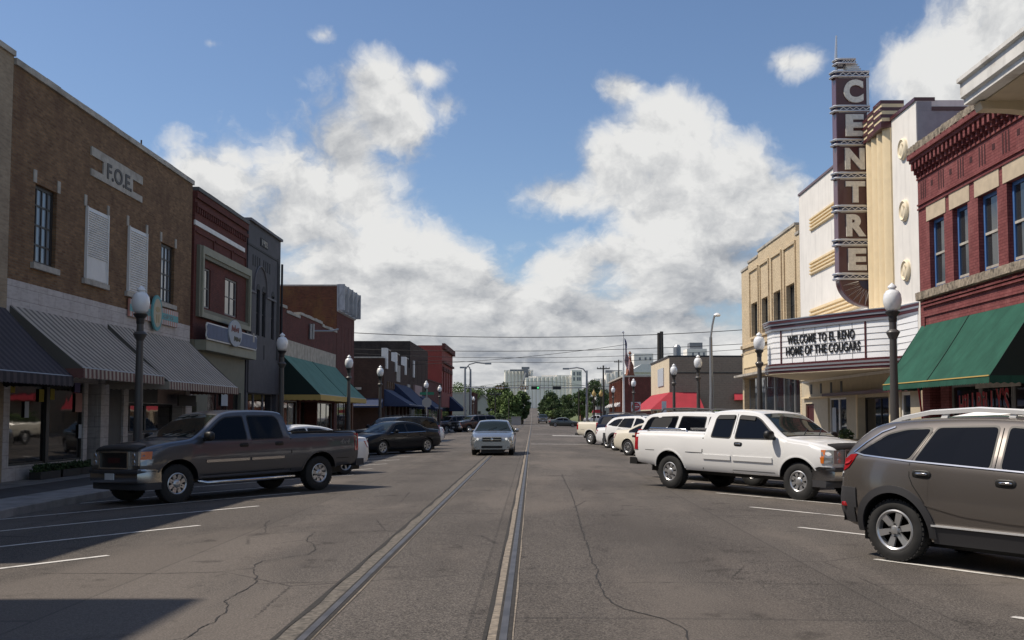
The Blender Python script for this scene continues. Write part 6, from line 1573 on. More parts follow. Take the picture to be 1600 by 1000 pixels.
    def topgrid(s, mb, xa, xb, fa, fb, off, nx=10, ny=10, mi=None, f0=None, f1=None):
        rows = []
        for i in range(nx+1):
            x = xa+(xb-xa)*i/nx; fm = fa+(fb-fa)*i/nx; e = .01
            dz = (s.zt(x+e)-s.zt(x-e))/(2*e); nv = Vector((-dz, 0, 1)).normalized()
            rows.append([s.top(x, -fm+2*fm*j/ny)+nv*off for j in range(ny+1)])
        mb.grid(rows, mi)
        for rr in (rows[0], rows[-1], [r_[0] for r_ in rows], [r_[-1] for r_ in rows]):
            mb.grid([rr, [p-Vector((0, 0, off+.006)) for p in rr]], mi)
def rounded(poly, r=.04, n=3):
    out = []; k = len(poly)
    for i in range(k):
        p = Vector(poly[i]); a = Vector(poly[i-1]); b = Vector(poly[(i+1) % k]); da = (a-p); db = (b-p); rr = min(r, da.length*.4, db.length*.4)
        s_, e = p+da.normalized()*rr, p+db.normalized()*rr
        for t in range(n+1): u = t/n; out.append(tuple(s_*(1-u)**2+p*2*u*(1-u)+e*u*u))
    return out
def grow(poly, d):
    c = Vector((sum(p[0] for p in poly)/len(poly), sum(p[1] for p in poly)/len(poly))); out = []
    k = len(poly)
    for i in range(k):
        p = Vector(poly[i]); a = Vector(poly[i-1]); b = Vector(poly[(i+1) % k]); e1 = (p-a).normalized(); e2 = (b-p).normalized()
        n1 = Vector((e1.y, -e1.x)); n2 = Vector((e2.y, -e2.x))
        if n1.dot(p-c) < 0: n1 = -n1
        if n2.dot(p-c) < 0: n2 = -n2
        nn = (n1+n2); nn = nn.normalized()*d/max(.4, nn.normalized().dot(n1)); out.append(tuple(p+nn))
    return out
WCACHE = {}
def wheel(root, x, y, side, r, w_, rr, style):
    key = (r, w_, rr, style)
    if key not in WCACHE:
        mb = MB(); h = w_/2
        prof = [(rr,-h*.92),(rr+.03,-h),(r-.05,-h),(r-.015,-h*.86),(r,-h*.6),(r,h*.6),(r-.015,h*.86),(r-.05,h),(rr+.035,h),(rr+.02,h*.95),(rr,h*.86),(rr,-h*.92)]
        mb.lathe(prof, seg=40, axis='y', closed=True)
        for i in range(40):      # tread blocks
            a = i*2*math.pi/40; 
            for q in (-1, 1):
                Mx = Matrix.Rotation(-a, 4, 'Y') @ Matrix.Translation((r-.004, q*h*.5, 0)); mb.box((-.01,-h*.32,-r*.05),(.008,h*.32,r*.05), M=Mx)
        t = mb; mb = MB()
        # outer side is +y
        mb.cur = 0; mb.lathe([(rr+.004,h*.90),(rr-.012,h*.96),(rr-.03,h*.84),(rr-.035,h*.2)], seg=40, axis='y', closed=True)
        mb.cur = 1; mb.lathe([(rr-.034,h*.22),(.03,h*.22)], seg=40, axis='y')
        mb.cur = 0
        n, wa, wm, wb = {'holes': (8, .07, .075, .14), 'six': (6, .058, .068, .092), 'five': (5, .05, .045, .085), 'ten': (10, .03, .022, .032), 'seven': (7, .04, .05, .075)}[style]
        sc = rr/.22
        for i in range(n):
            a = i*2*math.pi/n+.3; ca, sa = math.cos(a), math.sin(a)
            pts = []
            for (rad, hw, dep) in ((.03*sc, wa*.5, .72), (rr*.55, wm*.5*sc, .80), (rr*.80, wm*.55*sc, .84), (rr-.02, wb*.5*sc, .86)):
                pts.append((rad, hw, dep))
            L = [Vector((rad*ca-hw*sa, dep*h, rad*sa+hw*ca)) for rad, hw, dep in pts]; Rr = [Vector((rad*ca+hw*sa, dep*h, rad*sa-hw*ca)) for rad, hw, dep in pts]
            back = Vector((0, -h*.28, 0))
            mb.grid([L, Rr]); mb.grid([L, [p+back for p in L]]); mb.grid([Rr, [p+back for p in Rr]])
        hr = .07*sc if style == 'holes' else .042*sc
        mb.lathe([(hr*1.25,h*.55),(hr*1.2,h*.78),(hr*.9,h*.92),(hr*.3,h*.97),(.002,h*.97)], seg=20, axis='y')
        mb.cur = 1
        for i in range(6 if style != 'five' else 5): a = i*math.pi/3; mb.lathe([(.011,h*.8),(.011,h*.93)], c=(hr*1.55*math.cos(a),0,hr*1.55*math.sin(a)), seg=6, axis='y')
        WCACHE[key] = (t, mb, None)
    t, m2, cached = WCACHE[key]
    if cached is None:
        o = t.build('wheel', M['tyre'], root, 35); k = m2.build('rim', [M['rim'], M['rimdark']], o, 35); WCACHE[key] = (t, m2, (o.data, k.data))
    else:
        o = bpy.data.objects.new('wheel', cached[0]); col.objects.link(o); o.parent = root; k = bpy.data.objects.new('rim', cached[1]); col.objects.link(k); k.parent = o
        KIDS.setdefault(root.name, []).append(o); KIDS.setdefault(o.name, []).append(k)
    o.location = (x, y*1, r); o.rotation_euler = (0, 0.37*x, 0 if side > 0 else math.pi)
def blob(mb, c, s_, n=10, mi=None, pw=.5):
    rows = []
    for i in range(n+1):
        ph = -math.pi/2+math.pi*i/n; row = []
        for j in range(2*n+1):
            th = 2*math.pi*j/(2*n); f = lambda v: math.copysign(abs(v)**pw, v)
            row.append((c[0]+s_[0]*f(math.cos(ph))*f(math.cos(th)), c[1]+s_[1]*f(math.cos(ph))*f(math.sin(th)), c[2]+s_[2]*f(math.sin(ph))))
        rows.append(row)
    mb.grid(rows, mi)

def vehicle(name, label, cat, P, paint_, x, y, heading, group='cars parked along the kerb'):
    """heading: forward vector angle in degrees, 0 = towards +X, 90 = away from the camera"""
    B = Body(P); r = empty(name, (0,0,0), label, cat, group); wb = P['axles']; pm = M[paint_]
    B.mesh().build('body', [pm, M['trim']], r, 32)
    tw = P['track']; wr = P['wheel_r']
    for a in wb:
        for sd in (1, -1): wheel(r, a, sd*tw, sd, wr, P['tyre_w'], P['rim_r'], P['rim'])
    # dark wheel wells and floor
    mb = MB(); fb = min(B.fb(x_) for x_ in (wb[0], wb[1], 0))
    mb.box((B.x0+.15, -(tw-.32), fb-.10), (B.x1-.2, tw-.32, fb+.30)); 
    for a in wb: mb.lathe([(.06,-tw+.1),(.06,tw-.1)], c=(a,0,wr), seg=8, axis='y')
    mb.build('underbody', M['trim'], r)
    for sd in (1, -1):
        for q in P['windows']:
            poly = q['p']; mb = MB(); B.patch(mb, rounded(grow(poly, q.get('g', .028)), .06), .003, sd, 2); f = mb.build('window_frame', M[q.get('m', 'trim')], r)
            mb = MB(); B.patch(mb, rounded(poly, .05), .007, sd, 2); mb.build('side_window', M['carglass'], f)
            if q.get('visor'):
                mb = MB(); a, c = poly[q['visor'][0]], poly[q['visor'][1]]; B.strip(mb, [(a[0]+(c[0]-a[0])*t/6, a[1]+(c[1]-a[1])*t/6-.03) for t in range(-0, 7)], .07, .03, sd); mb.build('rain_visor', M['trim'], f)
        for d in P['seams']:
            mb = MB(); B.strip(mb, d, .011, .0016, sd); mb.build('door_seam', M['seam'], r)
        for (hx, hz) in P['handles']:
            mb = MB(); yy = B.y(hx, hz); blob(mb, (hx, sd*(yy+.005), hz), (.115, .010, .046), 6); h = mb.build('door_handle', M[P.get('handle_m', 'trim')], r, 60)
            mb = MB(); blob(mb, (hx+.005, sd*(yy+.022), hz+.004), (.075, .012, .014), 6); mb.build('grip', M[P.get('grip_m', 'trim')], h, 60)
        for m_ in P.get('side_strips', []):
            mb = MB(); B.strip(mb, m_['p'], m_['w'], m_['o'], sd); mb.build(m_.get('n', 'side_moulding'), M[m_['m']], r, 40)
        for a in wb:      # arch edge
            lo = B.fb(a); aw, ao, am = P.get('arch', (.03, .008, paint_)); R0 = B.ar+aw/2-.005; pts = []
            a0 = math.asin(max(-.9, (lo-wr+.02)/R0))
            for i in range(25):
                an = a0+(math.pi-2*a0)*i/24; pts.append((a+R0*math.cos(an), wr+R0*math.sin(an)))
            mb = MB(); B.strip(mb, pts, aw, ao, sd); mb.build('wheel_arch', M[am], r, 50)
        mx, mz, ms, mc = P['mirror']
        mb = MB(); yy = B.y(mx, mz-.05); blob(mb, (mx, sd*(yy+.17), mz), (.07*ms, .11*ms, .085*ms), 8, pw=.7); g = mb.build('door_mirror', M[mc], r, 60)
        mb = MB(); mb.box((mx-.03, min(sd*(yy-.03), sd*(yy+.12)), mz-.07), (mx+.04, max(sd*(yy-.03), sd*(yy+.12)), mz-.03)); mb.build('mirror_arm', M['trim'], g)
    # glass on the top surface
    xa, xb, fa, fbb = P['screen']
    mb = MB(); B.topgrid(mb, xa-.03, xb+.03, fa, fbb, .004); f = mb.build('screen_surround', M['trim'], r, 60)
    mb = MB(); B.topgrid(mb, xa, xb, fa-.03, fbb-.03, .009); mb.build('windscreen', M['windscreen'], f, 60)
    if P.get('wiper', True):
        for q in (-.25, .35):
            mb = MB(); p0 = B.top(max(xa, xb)-.01, q)+Vector((0,0,.03)); p1 = B.top(max(xa, xb)-.22, q+.45)+Vector((.0,0,.03)); mb.tube([p0, p1], .009, 5); mb.build('wiper', M['trim'], f)
    if 'rear' in P:
        xa, xb, fa, fbb = P['rear']
        mb = MB(); B.topgrid(mb, xa-.02, xb+.02, fa, fbb, .004); f = mb.build('rear_surround', M['trim'], r, 60)
        mb = MB(); B.topgrid(mb, xa, xb, fa-.04, fbb-.04, .009); mb.build('rear_window', M['carglass'], f, 60)
    for ex in P.get('extras', []): ex(B, r, pm)
    # set on the cambered road
    h = R(heading); fx, fy = math.cos(h), math.sin(h); g = lambda u, v: gz(x+u, y+v) if abs(x) < 9.3 else -0.15
    zf = g(fx*wb[1], fy*wb[1]); zr = g(fx*wb[0], fy*wb[0]); zl_ = g(-fy*tw, fx*tw); zr_ = g(fy*tw, -fx*tw)
    pitch = math.atan2(zf-zr, wb[1]-wb[0]); roll = math.atan2(zl_-zr_, 2*tw)
    r.rotation_euler = (Matrix.Rotation(h, 4, 'Z') @ Matrix.Rotation(-pitch, 4, 'Y') @ Matrix.Rotation(roll, 4, 'X')).to_euler()
    r.location = (x, y, (zf+zr+zl_+zr_)/4+0.004)
    return r

# ---- shared trim builders (local coordinates, x forward)
def front_pickup(style):
    def f(B, r, pm):
        x1 = B.x1; W = B.W(x1-.15)
        # grille, lamps and bumper
        mb = MB(); mb.box((x1-.05, -.50, .74), (x1+.025, .50, 1.03)); g = mb.build('grille', M['trim'], r)
        mb = MB()
        for (a, c) in ((-.54, -.50), (.50, .54)): mb.box((x1-.05, a, .72), (x1+.05, c, 1.06))
        mb.box((x1-.05, -.498, 1.032), (x1+.05, .498, 1.07)); mb.box((x1-.05, -.498, .70), (x1+.05, .498, .738))
        if style == 'bar': mb.box((x1-.05, -.498, .86), (x1+.05, .498, .905))
        mb.build('grille_surround', M['chrome'], g)
        if style != 'bar':
            mb = MB(); fr_ = Fr((x1+.026, .0, 0), (0,1,0), (1,0,0)); fr_.box(mb, -.22, .22, .83, .93, 0, .012); mb.build('badge', M['emblemred'], g)
        for sd in (1, -1):
            mb = MB(); y0, y1 = .55, B.W(x1)-.01
            for (z0, z1, mt, nm) in ((.895, 1.05, 'lens', 'headlight'), (.78, .90, 'lens', 'headlight')):
                mb = MB(); a, c = sorted((sd*y0, sd*y1)); mb.box((x1-.03, a, z0), (x1+.03, c, z1)); o = mb.build(nm, M['lens'], r)
                mb = MB(); B.patch(mb, [(x1-.20, z0), (x1-.005, z0), (x1-.005, z1), (x1-.24, z1)], .012, sd, 2); mb.build('corner_lens', M['amber'] if (style != 'bar' and z0 > .8) else M['lens'], o)
                if style == 'bar': mb = MB(); B.patch(mb, [(x1-.21, z0), (x1-.15, z0), (x1-.15, z1), (x1-.23, z1)], .016, sd, 1); mb.build('side_marker', M['amber'], o)
                mb = MB(); mb.lathe([(.055,0),(.05,.012)], c=(x1+.028, sd*(y0+y1)/2, (z0+z1)/2), seg=12, axis='x'); mb.build('reflector', M['chrome'], o)
        Wb = B.W(x1-.2)+.01
        def bump(z0, z1, out, mt, nm, parent=r):
            mb = MB(); pts = [(x1-.42, Wb), (x1-.10, Wb-.01), (x1+out-.06, Wb-.10), (x1+out, .45), (x1+out+.02, 0)]
            full = pts + [(a, -b) for a, b in pts[-2::-1]]
            rows = [[(a, b, z0) for a, b in full], [(a+.012, b, z0+.03) for a, b in full], [(a+.012, b, z1-.03) for a, b in full], [(a-.01, b, z1) for a, b in full], [(a-.2, b*.9, z1) for a, b in full]]
            mb.grid(rows); mb.grid([rows[0], [(a-.2, b*.9, z0) for a, b in full]]); return mb.build(nm, M[mt], parent, 40)
        bp = bump(.44, .71, .10, 'dullchrome', 'front_bumper')
        bump(.30, .438, .04, 'clad', 'lower_valance')
        bump(.62, .70, .112, 'clad', 'bumper_pad')
        mb = MB(); mb.box((x1+.125, -.16, .50), (x1+.14, .16, .63)); mb.build('licence_plate', M['plate'], bp)
        # hood line and dark deflector
        mb = MB(); B.topgrid(mb, x1-.20, x1-.02, .96, .98, .028); mb.build('bug_deflector', M['trim'], r, 60)
    return f
def rear_pickup(B, r, pm):
    x0 = B.x0
    for sd in (1, -1):
        mb = MB(); B.patch(mb, [(x0+.005, .86), (x0+.13, .86), (x0+.11, 1.25), (x0+.005, 1.25)], .012, sd, 2)
        yy = B.W(x0); a, c = sorted((sd*(yy-.16), sd*(yy-.02))); mb.box((x0-.02, a, .86), (x0+.02, c, 1.25)); mb.build('tail_light', M['tail'], r)
    mb = MB(); mb.box((x0-.20, -.92, .50), (x0+.05, .92, .66)); b_ = mb.build('rear_bumper', M['trim'] if pm == M['p_white'] else M['clad'], r)
    mb = MB(); mb.box((x0-.205, -.15, .52), (x0-.201, .15, .64)); mb.build('licence_plate', M['plate'], b_)
    mb = MB(); mb.box((x0-.012, -.80, .70), (x0+.0, .80, 1.27)); t = mb.build('tailgate', pm, r)
    mb = MB(); mb.box((x0-.02, -.10, 1.12), (x0-.0125, .10, 1.2)); mb.build('tailgate_handle', M['trim'], t)
def gmc_extras(B, r, pm):
    for sd in (1, -1):
        mb = MB(); a, c = sorted((sd*.93, sd*.99)); mb.tube([(1.28, sd*.86, .40), (1.18, sd*1.0, .36), (-1.05, sd*1.0, .36), (-1.15, sd*.86, .40)], .04, 8); mb.build('running_board', M['chrome'], r, 50)
        mb = MB(); w_ = B.Wt(-2)-.02; a, c = sorted((sd*(w_-.06), sd*(w_+.02))); mb.box((B.x0+.06, a, 1.315), (-1.08, c, 1.345)); mb.build('bed_rail_cap', M['trim'], r)
    fr_ = None
    sd = 1
    mb = MB(); fx = Fr((-2.42, -B.y(-2.5, 1.05)-.004, 0), (1,0,0), (0,-1,0)); fl2 = Fr((-2.42, B.y(-2.5, 1.05)+.004, 0), (-1,0,0), (0,1,0))
    text(mb, fl2, '4x4', 0.0, .30, 1.02, 1.14, 0, .004, .01, shear=.3); mb.build('badge_lettering', M['gray_frame'], r)
def white_extras(B, r, pm):
    for sd in (1, -1):
        w_ = B.Wt(-2)-.06; mb = MB(); mb.tube([(-2.62, sd*w_, 1.30), (-2.55, sd*w_, 1.37), (-1.40, sd*w_, 1.37), (-1.33, sd*w_, 1.30)], .022, 8); mb.build('bed_rail', M['chrome'], r, 50)
    mb = MB(); mb.box((-1.34, -.74, 1.0), (-.86, .74, 1.37)); mb.box((-1.36, -.76, 1.372), (-.84, .76, 1.41)); mb.build('toolbox', M['alu'], r)
    mb = MB(); mb.tube([(-2.9, .45, .42), (-3.08, .45, .36)], .035, 8); mb.build('exhaust_pipe', M['galv'], r)
pick_width = [(-3.0,.955),(-2.75,.985),(-1.0,.99),(1.5,.99),(2.25,.975),(2.48,.945),(2.60,.89)]
def pickup(cab_end, **k):
    d = dict(prof=[(-3.00,1.27),(-2.98,1.31),(-2.5,1.315),(cab_end-.12,1.33),(cab_end-.10,1.33),(cab_end-.03,1.70),(cab_end+.02,1.765),(cab_end+.14,1.80),(-.1,1.83),(.35,1.82),(.64,1.77),(.74,1.72),(1.44,1.285),(1.52,1.26),(1.95,1.215),(2.35,1.15),(2.54,1.09),(2.60,1.04)],
             belt=[(-3.0,1.22),(-1.3,1.215),(1.3,1.19),(2.0,1.13),(2.60,.95)], width=pick_width, bottom=[(-3.0,.56),(-2.5,.52),(-1.3,.45),(1.3,.45),(2.60,.50)],
             axles=(-1.8225,1.8225), track=.83, wheel_r=.385, arch_r=.495, tyre_w=.26, rim_r=.215, rim='holes', tumble=.36, bed=(-2.92, cab_end-.135, .48),
             screen=(.72,1.43,.97,.99), mirror=(1.18,1.31,1.15,'trim'), seams=[], handles=[], windows=[], arch=(.035,.012,None), extras=[])
    d.update(k); return d
GMC = pickup(-.90, rear=(-.99,-.93,.85,.85),
    windows=[dict(p=[(1.20,1.235),(1.12,1.33),(.72,1.615),(.58,1.675),(.16,1.70),(.16,1.225)]), dict(p=[(.02,1.225),(.02,1.70),(-.66,1.69),(-.75,1.62),(-.79,1.23)])],
    seams=[[(1.22,.50),(1.22,1.22)],[(.09,.46),(.09,1.75)],[(-.83,.60),(-.83,1.22)],[(-1.005,.48),(-1.005,1.29)],[(.09,.52),(1.22,.52)],[(-.83,.54),(.09,.52)],[(-2.85,.70),(-2.3,.705)]],
    handles=[(.24,1.10),(-.68,1.10)], side_strips=[dict(p=[(-1.005,.50),(-1.005,.9),(-1.005,1.20)], w=.026, o=.0025, m='seam', n='bed_gap'), dict(p=[(1.18,.80),(.6,.80),(.12,.80)], w=.055, o=.016, m='chrome'), dict(p=[(.06,.80),(-.4,.80),(-.80,.80)], w=.055, o=.016, m='chrome')],
    arch=(.03,.010,'p_pewter'), extras=[front_pickup('emblem'), rear_pickup, gmc_extras])
SIL = pickup(-.68, rear=(-.77,-.71,.85,.85), handle_m='trim', grip_m='chrome',
    windows=[dict(p=[(1.20,1.235),(1.12,1.33),(.72,1.615),(.58,1.675),(.14,1.70),(.14,1.225)], visor=(3,4)), dict(p=[(-.02,1.225),(.0,1.70),(-.47,1.69),(-.52,1.63),(-.55,1.235)], visor=(1,2))],
    seams=[[(1.22,.50),(1.22,1.22)],[(.07,.46),(.07,1.3),(.06,1.75)],[(-.79,.48),(-.79,1.29)],[(.07,.52),(1.22,.52)],[(-2.9,.86),(-2.3,.865)],[(-1.3,.86),(-.79,.86)]],
    handles=[(.24,1.09)], side_strips=[dict(p=[(-.79,.50),(-.79,.9),(-.79,1.20)], w=.026, o=.0025, m='seam', n='bed_gap'), dict(p=[(1.18,.78),(.6,.78),(.10,.78)], w=.10, o=.018, m='p_white'), dict(p=[(.04,.78),(-.4,.78),(-.76,.78)], w=.10, o=.018, m='p_white')],
    arch=(.03,.010,'p_white'), extras=[front_pickup('bar'), rear_pickup, white_extras])
PLAIN_PICK = dict(SIL, extras=[front_pickup('bar'), rear_pickup], arch=(.03,.010,'p_white'))

def nose(hz=(.62,.74), gz_=(.45,.62), lit=False, gw=.42, out=.0, low=True, cham=0.0):
    def f(B, r, pm):
        x1 = B.x1
        def fx(z, y): return x1+out
        for sd in (1, -1):
            z0, z1 = hz; W = B.W(x1-.12)-.02; mb = MB(); rows = []
            for i in range(9):     # wraps round the corner following the plan curve
                t = i/8; yy = gw+.03+(W-gw-.03)*min(1, t*1.25); xx = x1+.012-.50*max(0, (t-.45))**1.5-.02*t
                rows.append([(xx, sd*yy, z0+(.05*t)), (xx+.004, sd*yy, (z0+z1)/2), (xx-.05, sd*yy, z1+.015*t)])
            mb.grid(rows); mb.grid([[p[0] for p in rows], [(p[0][0]-.08, p[0][1], p[0][2]) for p in rows]]); mb.grid([[p[2] for p in rows], [(p[2][0]-.08, p[2][1], p[2][2]) for p in rows]])
            o = mb.build('headlight', M['lens'], r, 60)
            mb = MB(); mb.lathe([(.05,0),(.045,.02)], c=(x1+.004, sd*(gw+.20), (z0+z1)/2+.01), seg=12, axis='x'); mb.build('lamp_bulb', M['headlit'] if lit else M['chrome'], o)
            if lit: mb = MB(); mb.box((x1-.02, min(sd*(gw+.28), sd*(W-.12)), z0+.02), (x1+.005, max(sd*(gw+.28), sd*(W-.12)), z0+.06)); mb.build('running_lamp', M['headlit'], o)
        mb = MB(); mb.box((x1-.04, -gw, gz_[1]-.02), (x1+.012, gw, hz[1]-.005)); g = mb.build('grille', M['trim'], r)
        mb = MB(); zz = (gz_[1]-.02+hz[1])/2
        mb.box((x1-.03, -gw, hz[1]-.004), (x1+.03, gw, hz[1]+.022)); mb.box((x1-.03, -gw*.96, zz-.012), (x1+.03, gw*.96, zz+.012)); mb.build('grille_bar', M['chrome'], g)
        mb = MB(); blob(mb, (x1+.03, 0, zz), (.015, .06, .05), 6); mb.build('badge', M['chrome'], g, 60)
        if low:
            mb = MB(); mb.box((x1-.06, -.44, .30), (x1+.006, .44, .41)); l = mb.build('lower_grille', M['trim'], r)
            for sd in (1, -1): mb = MB(); mb.lathe([(.055,0),(.05,.015)], c=(x1-.01, sd*.68, .34), seg=12, axis='x'); mb.build('fog_lamp', M['lens'], l)
            
    return f
def tail(z0, z1, L=.28, wd=.22, clear=False, plate=.75):
    def f(B, r, pm):
        x0 = B.x0
        for sd in (1, -1):
            mb = MB(); B.patch(mb, [(x0+.02, z0), (x0+L*.6, z0+.03), (x0+L, z1), (x0+.03, z1)], .012, sd, 3)
            W = B.W(x0); a, c = sorted((sd*(W-wd), sd*(W-.03))); mb.box((x0-.012, a, z0), (x0+.04, c, z1)); mb.build('tail_light', M['tail'], r)
        mb = MB(); mb.box((x0-.014, -.16, plate), (x0-.002, .16, plate+.12)); mb.build('licence_plate', M['plate'], r)
        mb = MB(); mb.box((x0-.02, -.75, .42), (x0+.05, .75, .52)); mb.build('bumper_trim', M['trim'], r)
    return f
SEDAN = dict(prof=[(-2.42,.86),(-2.40,1.00),(-2.34,1.04),(-1.85,1.07),(-1.62,1.09),(-.95,1.36),(-.72,1.41),(-.2,1.455),(.15,1.445),(.42,1.39),(1.18,.99),(1.28,.965),(1.8,.90),(2.2,.80),(2.36,.72),(2.42,.64)],
    belt=[(-2.42,.90),(-1.6,.955),(0,.94),(1.2,.90),(2.42,.58)], width=[(-2.42,.74),(-2.3,.84),(-1.9,.90),(0,.92),(1.5,.91),(2.1,.87),(2.32,.78),(2.42,.66)], bottom=[(-2.42,.34),(-1.8,.24),(0,.20),(1.6,.22),(2.42,.26)],
    axles=(-1.39,1.39), track=.79, wheel_r=.325, arch_r=.375, tyre_w=.21, rim_r=.215, rim='ten', tumble=.52, shoulder=.04, screen=(.44,1.17,.98,.99), rear=(-1.60,-.97,.95,.95), crown=.035,
    windows=[dict(p=[(.86,.985),(.42,1.29),(.26,1.335),(-.10,1.35),(-.10,.975)]), dict(p=[(-.20,.975),(-.20,1.35),(-.62,1.325),(-.90,1.265),(-1.35,1.06),(-1.34,1.00)])],
    seams=[[(.92,.32),(.95,.93)],[(-.15,.26),(-.15,1.36)],[(-1.02,.60),(-1.10,.80),(-1.15,.97)],[(-.15,.27),(.92,.30)],[(-.95,.30),(-.15,.27)]],
    handles=[(.0,.84),(-1.0,.84)], handle_m='trim', mirror=(.66,1.03,.9,'trim'), arch=(.02,.006,'p_black'), side_strips=[dict(p=[(.88,.975),(.2,.965),(-.5,.965),(-1.3,.985)], w=.018, o=.012, m='chrome', n='belt_moulding')], extras=[nose(), tail(.72,.94)])
def ped(base, pnt, **k):
    d = dict(base); d['arch'] = (d['arch'][0], d['arch'][1], pnt) if d['arch'][2] != 'clad' else d['arch']; d['mirror'] = (*d['mirror'][:3], pnt); d.update(k); return d
BIGSUV = dict(prof=[(-2.56,1.05),(-2.54,1.20),(-2.50,1.30),(-2.36,1.64),(-2.24,1.71),(-1.6,1.78),(-.3,1.80),(.10,1.785),(.36,1.735),(1.05,1.25),(1.12,1.235),(1.7,1.19),(2.3,1.11),(2.46,1.03),(2.50,.97)],
    belt=[(-2.56,1.17),(0,1.17),(1.1,1.15),(2.50,.90)], width=[(-2.56,.90),(-2.4,.96),(0,.98),(1.8,.97),(2.3,.93),(2.50,.82)], bottom=[(-2.56,.48),(-1.4,.42),(1.3,.42),(2.50,.45)],
    axles=(-1.47,1.47), track=.82, wheel_r=.385, arch_r=.46, tyre_w=.26, rim_r=.21, rim='five', tumble=.30, screen=(.40,1.03,.97,.98), rear=(-2.49,-2.35,.90,.88), crown=.03,
    windows=[dict(p=[(.82,1.23),(.44,1.55),(.28,1.63),(-.02,1.66),(-.02,1.22)]), dict(p=[(-.16,1.22),(-.16,1.66),(-.98,1.665),(-1.06,1.22)]), dict(p=[(-1.20,1.22),(-1.14,1.66),(-2.12,1.62),(-2.24,1.54),(-2.38,1.24)])],
    seams=[[(.95,.48),(.95,1.2)],[(-.09,.44),(-.09,1.74)],[(-.88,.75),(-1.05,1.0),(-1.13,1.25)]], handles=[(.06,1.08),(-.96,1.08)], mirror=(.78,1.33,1.1,'trim'), arch=(.03,.01,'p_white'),
    side_strips=[dict(p=[(.92,.75),(0,.75),(-.9,.75)], w=.07, o=.016, m='clad')], extras=[front_pickup('bar'), tail(1.0,1.30,.16,.16,plate=.8)])
def rack(B, r, pm, x0=-1.9, x1=.0, mt='clad', h=.07):
    for sd in (1, -1):
        w_ = B.Wt((x0+x1)/2)-.10; mb = MB(); z = B.zt((x0+x1)/2)+.03
        mb.tube([(x0, sd*w_, B.zt(x0)), (x0+.12, sd*w_, z+h-.02), ((x0+x1)/2, sd*w_, z+h), (x1-.15, sd*w_, z+h-.02), (x1, sd*w_, B.zt(x1)+.0)], .022, 8); mb.build('roof_rail', M[mt], r, 50)
BIGSUV['extras'].append(lambda B, r, pm: rack(B, r, pm))
# the bronze crossover, closest to the camera
def vue_extras(B, r, pm):
    x0 = B.x0
    for sd in (1, -1):
        # tail lamp: red over a small clear wedge, wrapping the corner
        mb = MB(); B.patch(mb, [(-2.145,1.02),(-2.08,1.01),(-1.99,1.06),(-1.92,1.15),(-1.88,1.225),(-1.99,1.215),(-2.08,1.155)], .012, sd, 1); o = mb.build('tail_light', M['tail'], r, 60)
        mb = MB(); B.patch(mb, [(-2.155,.99),(-2.15,.90),(-2.09,.985),(-2.145,1.005)], .014, sd, 2); mb.build('reversing_lens', M['plate'], o)
        mb = MB(); B.patch(mb, [(-2.07,1.09),(-1.99,1.11),(-1.95,1.15),(-2.04,1.13)], .016, sd, 2); mb.build('lamp_band', M['redl'], o)
        # lower cladding and rear bumper skin
        mb = MB(); B.strip(mb, [(x, .345) for x in [-.88+.1*i for i in range(18)]], .18, .012, sd); mb.build('sill_cladding', M['clad'], r, 40)
        mb = MB(); B.strip(mb, [(x, .46) for x in [-.88+.1*i for i in range(18)]], .020, .024, sd); mb.build('chrome_sill_strip', M['glintwhite'], r, 40)  # bright white replaces the chrome reflection
        mb = MB(); [B.strip(mb, [(-2.16,z_),(-2.12,z_),(-2.05,z_),(-1.97,z_),(-1.90+.04*(z_>.6),z_)], .062, .012, sd) for z_ in (.43,.49,.55,.61,.67,.73,.79)]; bq = mb.build('rear_bumper_corner', M['clad'], r, 40)
        mb = MB(); blob(mb, (-2.05, sd*(B.y(-2.05, .60)+.016), .61), (.05, .008, .028), 6); mb.build('side_reflector', M['tail'], bq, 60)
        mb = MB(); B.strip(mb, [(.98,1.085),(.5,1.105),(0,1.125),(-.6,1.15),(-1.2,1.175),(-1.78,1.215),(-1.92,1.24)], .015, .014, sd); mb.build('belt_chrome', M['chrome'], r, 50)
        mb = MB(); B.strip(mb, [(-1.95,1.245),(-1.80,1.37),(-1.62,1.50),(-1.46,1.565)], .016, .012, sd); mb.build('window_chrome', M['chrome'], r, 50)
        mb = MB(); B.strip(mb, [(-1.02,.70),(-.5,.60),(0,.57),(.8,.56)], .018, .006, sd); mb.build('door_crease', pm, r, 60)
        # swept roof rail: high arched bar
        w_ = B.Wt(-.4)-.09
        zf = lambda x: B.zt(x)
        path = [(-1.62, zf(-1.62)-.005), (-1.45, zf(-1.45)+.04), (-1.1, zf(-1.1)+.075), (-.5, zf(-.5)+.085), (.0, zf(0)+.07), (.28, zf(.28)+.03), (.42, zf(.42)-.01)]
        mb = MB(); rows = []
        for px_, pz_ in path: rows.append([(px_, sd*(w_+.030), pz_-.030), (px_, sd*(w_+.038), pz_+.014), (px_, sd*(w_-.01), pz_+.030), (px_, sd*(w_-.04), pz_-.022), (px_, sd*(w_+.030), pz_-.030)])
        mb.grid(rows)
        for q in (-.95, -.15): mb.prism([(q-.02, sd*w_-.02, zf(q)+.0), (q+.06, sd*w_-.02, zf(q)), (q+.08, sd*w_-.02, zf(q)+.07), (q+.02, sd*w_-.02, zf(q)+.07)], (0, .04, 0))
        mb.build('roof_rail', M['glintwhite'], r, 50)
    mb = MB(); mb.grid([[(x0-.02+.10*(abs(q)/.8)**3, q, z+0) for q in [-.78+.13*i for i in range(13)]] for z in (.40,.60,.84)]); bm_ = mb.build('rear_bumper', M['clad'], r, 40)
    mb = MB(); mb.box((x0-.03, -.16, .62), (x0-.024, .16, .74)); mb.build('licence_plate', M['plate'], bm_)
